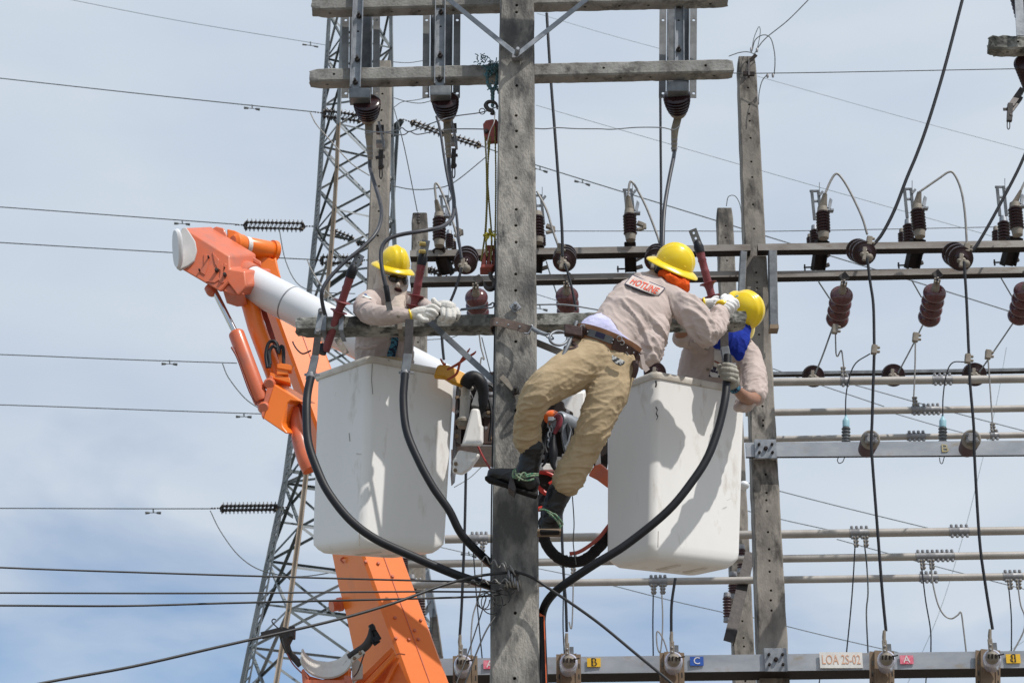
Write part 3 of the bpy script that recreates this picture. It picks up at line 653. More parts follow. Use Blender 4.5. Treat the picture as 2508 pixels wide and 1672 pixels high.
hang((1388, 716), (1393, 788), 4, 'maroon hanging insulator just right of the centre pole, above the crossarm')
hang((1166, 720), (1173, 792), 4, 'maroon hanging insulator just left of the centre pole, above the crossarm')
# standing fuse switches on the upper beam
def standing(top, bot, r, tip, label, Y=16.9, small=(), foot=None, frame_x=None, tan=True):
    s = mpp(Y); a, b = W(*top, Y), W(*bot, Y); t = thing('standing_switch', b, label, 'fuse switch', 'standing switches on the upper beam')
    mb = MB(); mb.lathe(a, b, sheds(7, r * s * .78, r * s), 22); obj('porcelain', mb, m_porc, t)
    ax = (a - b).normalized()
    mb = MB(); mb.lathe(a, a + ax * r * s * .85, [(0, r * s * .82), (.5, r * s * .74), (.9, r * s * .7), (1, r * s * .4)], 16); obj('cap', mb, m_cap, t)
    mb = MB(); mb.lathe(b, b - ax * r * s * .9, [(0, r * s * .8), (1, r * s * .7)], 16); obj('base', mb, m_cap if r > 14 else m_clamp, t)
    if tip:
        p = a + ax * r * s * .7; q = W(*tip, Y - .05); mb = MB(); m_ = p.lerp(q, .45)
        mb.tube([p, m_, q], [.045, .032, .02], 8, smooth=False, flat=.5); obj('lug', mb, m_cap, t, smooth=False)
        mb = MB(); mb.box(p + V((.07, 0, .03)), V((.012, 0, .05)), V((0, .03, 0)), V((-.012, 0, .012))); mb.box(p + V((.05, 0, -.03)), V((.05, 0, 0)), V((0, .03, 0)), V((0, 0, .008))); obj('blade_plate', mb, m_galv, t)
    if frame_x:
        fx, fy = frame_x; mb = MB()
        for d in (0, 16): mb.bar(W(fx + d, fy, Y + .1), W(fx + d + 7, fy + 72, Y + .15), .025, .025)
        mb.bar(W(fx - 5, fy + 1, Y + .1), W(fx + 18, fy + 1, Y + .1), .018, .018); mb.bar(W(fx + 3, fy + 26, Y + .12), W(fx + 22, fy + 26, Y + .12), .018, .018)
        mb.bar(W(fx + 19, fy - 20, Y + .1), W(fx + 19, fy + 10, Y + .1), .006, .006); mb.bar(W(fx + 19, fy + 12, Y + .1), W(fx + 27, fy + 2, Y + .1), .02, .02)
        obj('contact_frame', mb, m_galvd, t)
    if foot:
        q = W(*foot, Y + .25); p = b - ax * r * s * .5
        mb = MB(); mb.bar(p + V((0, .08, 0)), q + V((0, 0, 0)), r * s * 1.5, .02); mb.bar(p + V((-r * s * .75, .1, 0)), q + V((-r * s * .75, 0, 0)), .012, .09); mb.bar(p + V((r * s * .75, .1, 0)), q + V((r * s * .75, 0, 0)), .012, .09); obj('foot_channel', mb, m_under_st, t)
        mb = MB()
        mb.bar(q + V((-.13, 0, .03)), q + V((.02, 0, .035)), .012, .012); mb.bar(q + V((-.12, 0, 0)), q + V((-.12, 0, .06)), .014, .014); mb.bar(q + V((.02, 0, .1)), q + V((.12, 0, .16)), .03, .02); mb.bar(q + V((.05, 0, .04)), q + V((.11, 0, .06)), .03, .03); obj('hinge_bolts', mb, m_iron, t)
    for k, (sx_, sy_, sr) in enumerate(small):
        a2, b2 = W(sx_, sy_ - sr * 1.6, Y + .5 + .4 * k), W(sx_ + 1, sy_ + sr * 1.3, Y + .5 + .4 * k); s2 = mpp(Y + .5)
        mb = MB(); mb.lathe(a2, b2, sheds(6, sr * s2 * .75, sr * s2), 16); obj('rear_porcelain', mb, m_porc, t)
        mb = MB(); mb.lathe(a2, a2 + Zv * sr * s2, [(0, sr * s2 * .7), (1, sr * s2 * .55)], 12); obj('rear_cap', mb, m_cap if k else m_galv, t)
standing((1076, 534), (1076, 589), 17.5, (1068, 490), 'standing switch behind the cable left of the pulley rope', small=((1100, 592, 11), (1111, 603, 7)), foot=(1095, 672), frame_x=(1080, 480))
standing((1316, 531), (1318, 582), 17, None, 'standing switch half hidden by the centre pole', small=((1328, 590, 9),), foot=(1312, 668), frame_x=(1309, 478))
standing((1542, 526), (1544, 575), 17.5, (1538, 480), 'standing switch left of the climbing worker\'s hard hat', small=(), foot=(1545, 666), frame_x=(1530, 464))
standing((2015, 520), (2017, 570), 18, (2021, 474), 'standing switch nearest the right pole', small=((1995, 585, 13), (1983, 596, 9)), foot=(2003, 662), frame_x=(1988, 467))
standing((2247, 515), (2252, 566), 18.5, (2252, 470), 'standing switch second from the right edge', small=((2225, 575, 15), (2209, 588, 11)), foot=(2233, 657), frame_x=(2215, 462))
standing((2486, 510), (2491, 562), 18.5, (2500, 467), 'standing switch at the right edge', small=((2458, 570, 16), (2440, 585, 12)), foot=(2468, 650), frame_x=(2442, 457))
# small fuse arms reaching right of two switches
for (x, y, lab) in ((1563, 548, 'tan fuse arm beside the standing switch left of the hard hat'), (1340, 555, 'tan fuse arm beside the switch behind the centre pole'), (1115, 563, 'tan fuse arm beside the switch left of the rope')):
    t = thing('fuse_arm', W(x, y, 17), lab, 'fuse arm', 'tan fuse arms'); mb = MB()
    mb.bar(W(x - 2, y - 2, 17), W(x + 14, y + 4, 17), .045, .04); mb.bar(W(x - 3, y + 15, 17), W(x + 14, y + 11, 17), .03, .03); mb.bar(W(x + 13, y, 17), W(x + 14, y + 13, 17), .05, .03); obj('bracket', mb, m_cap, t, bevel=.006)
# post insulators on the wide beam
for (x, y, x2, y2, lab) in ((2133, 1074, 2121, 1103, 'matt brown post insulator on the wide beam where the left black cable passes'), (2380, 1073, 2367, 1102, 'matt brown post insulator on the wide beam, beside the faded letter')):
    a, b = W(x, y, 16.2), W(x2, y2, 16.85); s = mpp(16.3); t = thing('post_insulator', b, lab, 'post insulator', 'post insulators on the wide beam')
    mb = MB(); mb.lathe(a, b, sheds(9, 19 * s, 23 * s, .08, .95, .88), 26); obj('porcelain', mb, m_porcm, t)
    ax = (a - b).normalized(); mb = MB(); mb.lathe(a - ax * .08, a, [(0, 23 * s), (.5, 23 * s), (1, 19 * s)], 22); obj('top_ring', mb, m_cap, t)
    mb = MB(); mb.box(a + ax * .02, V((.045, 0, 0)), V((0, .02, 0)), V((0, 0, .04))); obj('cable_clamp', mb, m_clamp, t, bevel=.008)
    for q in ((-1, 1), (1, 1), (-1, -1), (1, -1)):
        mb = MB(); mb.bolt(a + ax * .03 + V((q[0] * .04, 0, q[1] * .03)), ax, .017, .03); obj('bolt', mb, m_clamp, t)
for (x, lab) in ((2072, 'pale cyan arrester rising behind the wide beam, left one'), (2309, 'pale cyan arrester rising behind the wide beam, right one beside the faded letter')):
    Y = 17.3; s = mpp(Y); t = thing('surge_arrester', W(x, 1085, Y), lab, 'surge arrester', 'pale cyan arresters')
    mb = MB(); mb.lathe(W(x, 1046, Y), W(x, 1092, Y), sheds(6, 6.5 * s, 11 * s), 16); obj('housing', mb, m_galvd, t)
    mb = MB(); mb.lathe(W(x, 1016, Y), W(x, 1046, Y), [(0, 3 * s), (.15, 3 * s), (.2, 4 * s), (.45, 8 * s), (.5, 8.5 * s), (1, 8.5 * s)], 16); obj('terminal_cover', mb, m_cyan, t)
wire([(2071, 1016), (2072, 970), (2080, 925), (2096, 889), (2131, 866)], 1.6, m_rub, 'thin black lead curving down to the left cyan arrester', 'cable', 'cable', Y=17.2)
wire([(2309, 1018), (2310, 970), (2318, 916), (2333, 888), (2363, 886)], 1.6, m_rub, 'thin black lead curving down to the right cyan arrester', 'cable', 'cable', Y=17.2)
wire([(2069, 1118), (2064, 1130), (2055, 1134), (2051, 1126), (2054, 1119)], 1.1, m_wireb, 'small wire loop under the wide beam, left one', Y=17); wire([(2313, 1118), (2308, 1134), (2303, 1132), (2301, 1120)], 1.1, m_wireb, 'small wire loop under the wide beam, right one', Y=17)
# bushings on brown posts at the lowest beam
for (x, y, px0, px1, lab) in ((1134, 1628, 1111, 1167, 'lavender bushing left of the centre pole on its brown post'), (1393, 1624, 1364, 1421, 'lavender bushing beside the yellow plate near the black and orange duct'),
                         (1650, 1620, 1616, 1676, 'lavender bushing beside the blue plate'), (2171, 1617, 2131, 2190, 'lavender bushing between the name plate and the pink plate'), (2430, 1614, 2391, 2450, 'lavender bushing left of the rightmost yellow plate')):
    s = mpp(16.5); t = thing('bushing', W((px0 + px1) / 2, 1700, 16.6), lab, 'bushing', 'lavender bushings along the lowest beam')
    Yp = 16.62; mb = MB(); a, b = W(px0 + 12, y - 22, Yp), W(px1 - 12, 1860, Yp)
    c0, c1 = W((px0 + px1) / 2, y - 24, Yp), W((px0 + px1) / 2 + 2, 1860, Yp)
    mb.bar(c0, c1, 34 * s, .015, V((0, 1, 0))); obj('post_web', mb, m_brown, t)
    for q in (-1, 1):
        mb = MB(); mb.bar(c0 + V((q * 23 * s, .02, 0)), c1 + V((q * 23 * s, .02, 0)), 11 * s, .01, V((0, 1, 0))); mb.bar(c0 + V((q * 17 * s, .01, 0)), c1 + V((q * 17 * s, .01, 0)), .008, .05, V((0, 1, 0))); obj('post_flange', mb, m_brown, t)
        for k in range(3): mb = MB(); mb.box(W(px0 + 30 + q * 24, y + 6 + k * 26, Yp - .012), V((1.5 * s, 0, 0)), V((0, .002, 0)), V((0, 0, 6 * s))); obj('slot', mb, m_black, t)
    a, b = W(x, y - 4, 16.1), W(x - 1, y + 12, 16.58)
    mb = MB(); mb.lathe(a, b, [(0, 17 * s), (.06, 20 * s), (.2, 20.5 * s), (.24, 19 * s), (.4, 20 * s), (.44, 18.5 * s), (.6, 20 * s), (.64, 18 * s), (1, 19 * s)], 26); obj('porcelain', mb, m_lav, t)
    ax = (a - b).normalized(); mb = MB(); mb.lathe(a, a + ax * .06, [(0, 15 * s), (.7, 13 * s), (1, 8 * s)], 16); obj('metal_cap', mb, m_cap, t)
    mb = MB()
    for k in range(4): mb.bar(a + V((-.045 + .03 * k, -.06, -.022)), a + V((-.04 + .028 * k, -.07, .012)), .011, .016)
    mb.bar(a + V((.02, -.06, 0)), a + V((.085, -.06, .015)), .009, .009); obj('nuts', mb, m_under_st, t)
    lx = x - 6 if x < 1300 else x - 4
    mb = MB(); mb.box(W(lx, y - 32, 16.08), V((5 * s, 0, 0)), V((0, .012, 0)), V((0, 0, 17 * s))); mb.tube([W(lx - 1, y - 44, 16.08), W(lx - 2, y - 58, 16.08), W(lx - 1, y - 74, 16.08)], [4.2 * s, 4.5 * s, 3.6 * s], 8, smooth=False); obj('cable_lug', mb, m_cap, t, bevel=.003)
    for k in (0, 1):
        mb = MB(); mb.sph(W(lx, y - 24 - k * 11, 16.07), 3 * s); obj('bolt', mb, m_clamp, t)
    mb = MB(); mb.box(W(lx + 11, y - 28, 16.12), V((4.5 * s, 0, 0)), V((0, .006, 0)), V((0, 0, 12 * s))); o = obj('side_plate', mb, m_galvd, t)
# stacks of post insulators
def stack(cols, label, Y=18.4):
    x, y = cols[0][0], cols[0][1]; s = mpp(Y); t = thing('insulator_stack', W(cols[-1][0], cols[-1][2], Y), label, 'insulator stack', 'stepped insulator stacks')
    for i, (x, y0, y1, r) in enumerate(cols):
        yy = Y + .25 * (len(cols) - i)
        mb = MB(); mb.lathe(W(x, y0, yy), W(x + 2, y1, yy), sheds(7, r * s * .65, r * s, thick=.4), 20); obj('porcelain', mb, m_porcm, t)
        for (p, q) in ((y0 - r * .9, y0), (y1, y1 + r * .9)):
            mb = MB(); mb.lathe(W(x, p, yy), W(x, q, yy), [(0, r * s * .7), (1, r * s * .8)], 16); obj('metal_cap', mb, m_clamp, t)
stack([(1815, 1345, 1392, 12), (1795, 1412, 1455, 13), (1781, 1462, 1512, 11.5)], 'stepped insulator stack below the right corner of the right bucket')
stack([(989, 1368, 1400, 11), (1009, 1418, 1455, 11.5), (1030, 1468, 1514, 11)], 'stepped insulator stack behind the orange lower boom')
mb = MB(); s = mpp(17.9); mb.bar(W(1838, 1352, 17.9), W(1784, 1570, 17.6), .28 * .33, .012, V((0, 1, 0))); mb.bar(W(1849, 1352, 17.95), W(1797, 1575, 17.65), .012, .09, V((0, 1, 0)))
single('steel_strut', mb, m_iron, 'dark leaning angle strut between the right bucket and the right pole', 'steel strut')
t = thing('steel_post', W(1025, 1680, 19), 'pale flat steel post between the orange boom and the lower pipes', 'steel post')
mb = MB(); mb.bar(W(1022, 1386, 18.9), W(1024, 1445, 18.9), .075, .02, V((0, 1, 0))); obj('plate', mb, m_cap, t)
for k in range(2):
    for q in (-1, 1):
        mb = MB(); mb.sph(W(1024 + q * 5, 1418 + k * 20, 18.85), .014); obj('bolt', mb, m_clamp, t)
t = thing('steel_brace_frame', W(1074, 1605, 22), 'thin pale braced legs between the orange boom and the first lavender bushing', 'steel frame')
for p, q, ww, mt in (((1042, 1395), (1062, 1510), .09, m_beamb), ((1062, 1510), (1076, 1612), .09, m_beam), ((1058, 1490), (1054, 1560), .03, m_towerd), ((1055, 1470), (1035, 1500), .05, m_beamb)):
    lbar('leg', W(*p, 22), W(*q, 22), ww, mt, t)
# pipe clamps
pipe_clamp(P1, 2058, 2080, 11, 2, 'small clamp on the highest pipe holding the hooked wire', (2066,), 18.6, True); pipe_clamp(P1, 2283, 2332, 11, 4, 'four-bolt clamp on the highest pipe')
pipe_clamp(P2, 2232, 2254, 10, 2, 'small clamp on the middle upper pipe under the straight wire', (2241,), 18.2, True); pipe_clamp(P2, 2257, 2302, 10, 4, 'four-bolt clamp on the middle upper pipe')
pipe_clamp(P3, 2221, 2266, 9, 4, 'four-bolt clamp on the pipe just above the wide beam'); pipe_clamp(P3, 2425, 2446, 9, 2, 'small clamp near the right edge above the wide beam', (2432,), 17.9, True)
pipe_clamp(P4, 2080, 2128, 11, 4, 'twin clamp with two drop wires right of the right pole', (2094, 2118)); pipe_clamp(P4, 2324, 2373, 11, 4, 'four-bolt clamp at the right of the fourth pipe')
pipe_clamp(P4, 1151, 1196, 11, 4, 'clamp left of the centre pole between the two thick cables', (1182,)); pipe_clamp(P5, 2242, 2337, 10, 8, 'longest clamp with eight bolts and two drop wires', (2257, 2279))
pipe_clamp(P5, 1371, 1414, 10, 4, 'clamp behind the red and black hose', (1404,)); pipe_clamp(P6, 2251, 2297, 9.5, 4, 'four-bolt clamp on the lowest pipe under the longest clamp')
pipe_clamp(P6, 2456, 2503, 9.5, 4, 'twin clamp on the lowest pipe at the right edge', (2470, 2491)); pipe_clamp(P6, 1589, 1634, 9.5, 4, 'twin clamp directly under the right bucket', (1600, 1622))
GD = 'drop leads of the substation'
dr = [([(2094, 1338), (2090, 1410), (2084, 1490), (2073, 1600)], 1.6, m_rub, 'thin black drop lead left of the name plate'), ([(2118, 1338), (2123, 1385), (2126, 1450), (2122, 1500), (2126, 1600)], 1.8, m_wire, 'grey drop lead above the name plate'),
      ([(2258, 1393), (2267, 1469), (2279, 1541), (2280, 1600)], 1.6, m_rub, 'thin black drop lead below the longest clamp'), ([(2281, 1390), (2285, 1429), (2297, 1478), (2312, 1505), (2330, 1514), (2346, 1505), (2354, 1499), (2360, 1541), (2367, 1600)], 1.9, m_wirel, 'pale drop lead with an S bend below the longest clamp'),
      ([(2471, 1441), (2477, 1511), (2477, 1600)], 1.6, m_rub, 'thin black drop lead at the right edge'), ([(2494, 1441), (2500, 1481), (2510, 1510), (2507, 1545), (2480, 1598)], 1.8, m_wirel, 'pale drop lead bending at the right edge'),
      ([(1600, 1456), (1599, 1530), (1600, 1606)], 1.6, m_rub, 'thin black drop lead under the right bucket'), ([(1621, 1456), (1623, 1504), (1622, 1555), (1617, 1596), (1610, 1583), (1608, 1552), (1613, 1546), (1626, 1568), (1636, 1600)], 1.7, m_wirel, 'pale drop lead with a loop under the right bucket'),
      ([(1380, 1445), (1379, 1530), (1382, 1600)], 1.5, m_rub, 'thin black drop lead right of the centre pole'), ([(1404, 1430), (1403, 1479), (1401, 1530), (1398, 1538), (1394, 1522)], 1.7, m_wirel, 'short pale drop lead with a hooked end'),
      ([(1159, 1346), (1167, 1458), (1181, 1612)], 1.5, m_rub, 'thin black drop lead left of the centre pole'), ([(1181, 1369), (1177, 1443), (1159, 1504), (1154, 1555), (1154, 1605)], 1.8, m_wirel, 'pale drop lead bending left of the centre pole'),
      ([(2023, 1652), (2010, 1656), (2005, 1680)], 1.5, m_rub, 'short black wire end under the name plate'), ([(2269, 1652), (2266, 1690)], 1.4, m_rub, 'short black wire under the pink plate'),
      ([(2046, 812), (2047, 850), (2048, 868), (2052, 872), (2058, 860), (2062, 862), (2067, 902)], 1.8, m_wirel, 'pale wire with a hook shape below the first maroon insulator'), ([(2242, 838), (2241, 900), (2238, 972)], 1.9, m_wirel, 'straight pale wire down to the middle pipe clamp'),
      ([(2420, 878), (2425, 950), (2431, 1040)], 1.9, m_wirel, 'straight pale wire near the right edge'), ([(2041, 797), (2015, 870), (1996, 916)], 2.1, m_wire, 'grey lead from the first maroon insulator to the dark disc'),
      ([(2263, 790), (2233, 850), (2199, 914)], 2.1, m_wire, 'grey lead from the second maroon insulator to the dark disc'), ([(2486, 784), (2441, 850), (2398, 912)], 2.1, m_wire, 'grey lead from the rightmost maroon insulator to the dark disc'),
      ([(2005, 690), (2032, 731)], 1.9, m_wire, 'short grey stay left of the first maroon insulator'), ([(2233, 686), (2257, 728)], 1.9, m_wire, 'short grey stay left of the second maroon insulator'), ([(2452, 681), (2482, 732)], 1.9, m_wire, 'short grey stay left of the rightmost maroon insulator'),
      ([(1338, 640), (1347, 670), (1363, 718)], 1.7, m_wire, 'short grey stay right of the centre pole'), ([(1174, 820), (1178, 850), (1186, 880), (1179, 876), (1175, 905)], 1.9, m_wirel, 'pale hooked wire between the diagonal bar and the black sleeve'), ([(1180, 826), (1202, 915)], 1.3, m_wire, 'thin wire beside the centre pole above the sleeve'),
      ([(1045, 832), (1100, 828), (1128, 818)], .9, m_wire, 'faint wire under the lower crossarm'), ([(1112, 1193), (1150, 1170), (1180, 1142)], 1.0, m_wirel, 'faint pale wire right of the left bucket')]
for (p, r, m_, lab) in dr: wire(p, r, m_, lab, 'drop_lead', 'wire', GD, Y=17.6 if p[0][1] < 1300 else 17.3)
GJ = 'pale jumpers from the standing switches'
wire([(2021, 474), (2035, 442), (2047, 426), (2059, 433), (2080, 466), (2110, 529), (2124, 574)], 3, m_wirel, 'pale jumper arching from the switch nearest the right pole', 'jumper_cable', 'cable', GJ, Y=16.5, n=8)
wire([(2252, 470), (2297, 439), (2325, 421), (2339, 430), (2354, 466), (2363, 520), (2368, 596)], 3, m_wirel, 'pale jumper arching wide from the second switch', 'jumper_cable', 'cable', GJ, Y=16.5, n=8)
wire([(2500, 467), (2508, 450), (2525, 420)], 3, m_wirel, 'pale jumper leaving the picture at the right edge', 'jumper_cable', 'cable', GJ, Y=16.5, n=8)
wire([(1315, 469), (1338, 513), (1353, 562), (1368, 604)], 3, m_wirel, 'pale jumper appearing from behind the centre pole', 'jumper_cable', 'cable', GJ, Y=16.5, n=8)
wire([(1538, 480), (1542, 449), (1548, 446), (1560, 463), (1583, 508), (1608, 572), (1616, 598)], 3, m_wirel, 'pale jumper arching left of the straight black cable', 'jumper_cable', 'cable', GJ, Y=16.5, n=8)
wire([(1068, 490), (1065, 455), (1070, 450), (1080, 466), (1098, 513), (1118, 574), (1131, 633)], 3, m_wirel, 'pale jumper arching behind the bent grey cable', 'jumper_cable', 'cable', GJ, Y=16.5, n=8)
GK = 'thick black cables of the substation'
wire([(2365, -30), (2357, 0), (2312, 172), (2273, 301), (2245, 379), (2221, 436), (2191, 514), (2161, 572), (2137, 602)], 4.3, m_rub, 'thick black cable sweeping down from the top right to the upper beam', 'power_cable', 'cable', GK, Y=16.4, n=10)
wire([(2540, 300), (2501, 400), (2447, 505), (2399, 590), (2373, 624)], 4, m_rub, 'black cable coming in from the right edge', 'power_cable', 'cable', GK, Y=16.4, n=10)
wire([(2124, 632), (2131, 689), (2139, 746), (2141, 836), (2141, 871), (2138, 960), (2136, 1031), (2134, 1080), (2137, 1136), (2151, 1320), (2161, 1450), (2170, 1544)], 3.6, m_rub, 'long black cable hanging to the bushing left of the pink plate', 'power_cable', 'cable', GK, Y=16.1, n=10)
wire([(2361, 641), (2367, 731), (2373, 870), (2376, 940), (2385, 1046), (2387, 1121), (2399, 1320), (2414, 1435), (2431, 1540)], 3.6, m_rub, 'long black cable hanging to the rightmost bushing', 'power_cable', 'cable', GK, Y=16.1, n=10)
wire([(1339, 33), (1348, 180), (1361, 350), (1369, 460), (1376, 554), (1378, 628)], 3.8, m_rub, 'black cable running down from the top arm right of the centre pole', 'power_cable', 'cable', GK, Y=16.3, n=10)
wire([(1383, 645), (1389, 662), (1401, 707), (1412, 760)], 3.2, m_rub, 'short black cable from the disc insulator to behind the crossarm', 'power_cable', 'cable', GK, Y=16.3, n=10)
wire([(1617, 200), (1618, 350), (1619, 480), (1618, 600)], 3.2, m_rub, 'straight black cable left of the third hanging switch', 'power_cable', 'cable', GK, Y=16.3, n=10)
wire([(1069, 285), (1078, 320), (1090, 400), (1100, 452), (1116, 513), (1123, 580), (1131, 633)], 3.4, m_rubs, 'grey-black cable hidden behind the second bent cable', 'power_cable', 'cable', GK, Y=16.3, n=10)
wire([(1131, 656), (1116, 707), (1098, 750)], 3.4, m_rub, 'short black cable from the left disc insulator downwards', 'power_cable', 'cable', GK, Y=16.3, n=10)
wire([(1082, 822), (1084, 850), (1087, 880)], 3.4, m_rub, 'short black cable end above the red pliers', 'power_cable', 'cable', GK, Y=16.3, n=10)
wire([(1654, 1415), (1645, 1479), (1644, 1546)], 3.3, m_rub, 'black cable from under the right bucket to the bushing by the blue plate', 'power_cable', 'cable', GK, Y=16.1, n=10)
wire([(1375, 1250), (1376, 1300), (1379, 1377), (1382, 1428), (1386, 1479), (1388, 1546)], 3.3, m_rub, 'black cable right of the boots down to the second bushing', 'power_cable', 'cable', GK, Y=16.1, n=10)
wire([(1143, 1100), (1141, 1162), (1138, 1300), (1131, 1479), (1126, 1556)], 3.3, m_rub, 'black cable left of the centre pole down to the first bushing', 'power_cable', 'cable', GK, Y=16.1, n=10)
for (x, y, lab) in ((2141, 856, 'square clamp on the long hanging cable, upper left one'), (2370, 878, 'square clamp on the long hanging cable, upper right one'), (2129, 590, 'pale sleeve clamp above the disc insulator at the upper beam'), (2368, 607, 'pale sleeve clamp above the far right disc insulator'),
                    (2045, 806, 'small grey clamp under the first maroon insulator'), (2242, 826, 'small grey clamp under the second maroon insulator'), (2420, 868, 'small grey clamp left of the rightmost dark disc'), (1371, 608, 'pale sleeve clamp right of the centre pole')):
    Y = 16.0 if y > 840 and y < 880 and x != 2420 else 16.35; s = mpp(Y); mb = MB(); mb.box(W(x, y, Y), V((7 * s, 0, -1 * s)), V((0, 6 * s, 0)), V((2 * s, 0, 12 * s))); 
    mb.bolt(W(x + 6, y - 5, Y), (1, 0, 0), .015, .03); mb.bolt(W(x + 6, y + 5, Y), (1, 0, 0), .015, .03)
    single('cable_clamp', mb, m_cap, lab, 'clamp', 'small cable clamps', bevel=.008)
# plates and lettering
def text_mesh(name, txt, size, mat, parent, loc, sx=1.0, depth=.001, shear=0):
    cu = bpy.data.curves.new(name, 'FONT'); cu.body = txt; cu.size = size; cu.align_x = 'CENTER'; cu.align_y = 'CENTER'; cu.extrude = depth; cu.shear = shear; cu.resolution_u = 3
    o = bpy.data.objects.new(name, cu); COL.objects.link(o); bpy.context.view_layer.update()
    dg = bpy.context.evaluated_depsgraph_get(); me = bpy.data.meshes.new_from_object(o.evaluated_get(dg)); bpy.data.objects.remove(o)
    me.transform(Matrix.Rotation(math.pi / 2, 4, 'X') @ Matrix.Diagonal((sx, 1, 1, 1))); me.materials.clear(); me.materials.append(mat)
    n = bpy.data.objects.new(name, me); COL.objects.link(n); n.parent = parent; n.location = V(loc) - (LOC[parent.name] if parent else V()); return n
def beam_y(B, px): return on((B[0], B[1]), px).y
def plate(x0, y0, x1, y1, mat, txt, tmat, label, cat='plate', tsz=.085, sxx=1.0, Y=None, name='phase_plate', group='coloured phase plates', stencil=False, dx=0):
    Y = Y or beam_y(B5, (x0 + x1) / 2) - .012; s = mpp(Y); c = W((x0 + x1) / 2, (y0 + y1) / 2, Y); t = thing(name, c, label, cat, group)
    mb = MB(); hh = (W(x0, y0, Y).z - W(x0, y1, Y).z) / 2; mb.box(c, V(((x1 - x0) / 2 * s, 0, 0)), V((0, .003, 0)), V((0, 0, hh))); obj('panel', mb, mat, t)
    o = text_mesh('letter' if len(txt) == 1 else 'lettering', txt, tsz, tmat, t, c + V((dx, -.005, 0)), sxx)
    if stencil:
        mb = MB(); mb.box(c + V((0, -.0075, 0)), V((.0035, 0, 0)), V((0, .001, 0)), V((0, 0, hh * .8))); obj('stencil_gap', mb, mat, t)
    return t
plate(1439, 1611, 1470, 1632, m_py, 'B', m_black, 'yellow plate with a stencilled black B near the duct', stencil=True, tsz=.1, dx=0)
plate(1691, 1607, 1722, 1629, m_pb, 'C', m_white, 'blue plate with a white C')
plate(1185, 1616, 1214, 1637, m_pr, 'A', m_white, 'pink-red plate with a white A half hidden by the centre pole')
plate(2205, 1604, 2236, 1625, m_pr, 'A', m_white, 'pink-red plate with a white A right of the name plate')
tb = plate(2465, 1601, 2498, 1623, m_py, 'B', m_black, 'yellow plate with a black B mounted mirrored near the right edge', stencil=True, tsz=.1)
for ch in tb.children:
    if ch.name.startswith('letter'): ch.scale.x = -1
t = plate(2011, 1596, 2109, 1635, m_white, 'LOA 2S-02', m_print, 'white name plate lettered LOA 2S-02', 'sign', .115, .63, name='name_plate', group=None)
s = mpp(16.87); c = W(2314, 1098, 16.87); t = thing('painted_letter', c, 'faded yellow stencilled letter painted on the wide beam', 'painted letter'); text_mesh('letter', 'B', .105, mk('faded_yellow', (.5, .40, .16), (.38, .36, .28), 14, .7), t, W(2314, 1098, beam_y(B4, 2314) - .004), 1.25, .003)
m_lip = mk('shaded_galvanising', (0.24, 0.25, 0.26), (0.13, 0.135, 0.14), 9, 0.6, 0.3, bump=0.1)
# ================================================================== hardware on the front pole and its arms
YF = 10.985
def flat(pts, Y, w_, th, mat, parent, name, hint=None, bevel=.0015):
    mb = MB(); mb.bar(W(*pts[0], Y[0]), W(*pts[1], Y[1]), w_ * mpp(Y[0]), th, hint or V((0, 1, 0))); return obj(name, mb, mat, parent, bevel=bevel)
t = thing('v_brace', W(1266, 134, 10.95), 'V-shaped flat steel brace bolted to the front of the centre pole near its top', 'brace')
flat([(1085, -12), (1271, 139)], (10.95, 10.955), 13, .008, m_galv, t, 'strut'); flat([(1448, -10), (1262, 138)], (10.93, 10.93), 13, .008, m_galv, t, 'strut')
mb = MB(); mb.bolt(W(1266, 131, 10.92), (0.1, -1, 0), .016, .06); obj('bolt', mb, m_galv, t); mb = MB(); mb.box(W(1266, 141, 10.97), V((.03, 0, 0)), V((0, .02, 0)), V((0, 0, .012))); obj('washer', mb, m_clamp, t)
def face_bolt(x, y, r, label, mat, ang=.75, L=.08):
    t = thing('through_bolt', W(x, y, 10.98), label, 'bolt', 'bolts with washers on the centre pole'); s = mpp(11)
    a = V((math.cos(ang), 0, math.sin(ang))) * r * s; b = V((-math.sin(ang), 0, math.cos(ang))) * r * s
    mb = MB(); mb.box(W(x, y, 10.978), a, b, V((0, .005, 0))); obj('square_washer', mb, mat, t, bevel=.002)
    mb = MB(); mb.bolt(W(x, y, 10.97), (0, -1, 0), .02, .018); mb.lathe(W(x, y, 10.97), W(x, y, 10.97) + V((0, -L, .0)), [(0, .010), (1, .010)], 10); obj('nut_and_shank', mb, mat, t)
face_bolt(1262, 752, 11, 'square washer and bolt above the leather strap on the centre pole', m_galv, .62, .06); face_bolt(1262, 958, 9, 'rusty washer and bolt beside the climber\'s knee', m_iron, .35, .07)
flat_t = thing('rusty_strip', W(1240, 940, 10.97), 'rusty flat strip on the centre pole ending at the rusty bolt', 'metal strip'); flat([(1227, 922), (1262, 957)], (10.975, 10.975), 14, .01, m_cap, flat_t, 'strip')
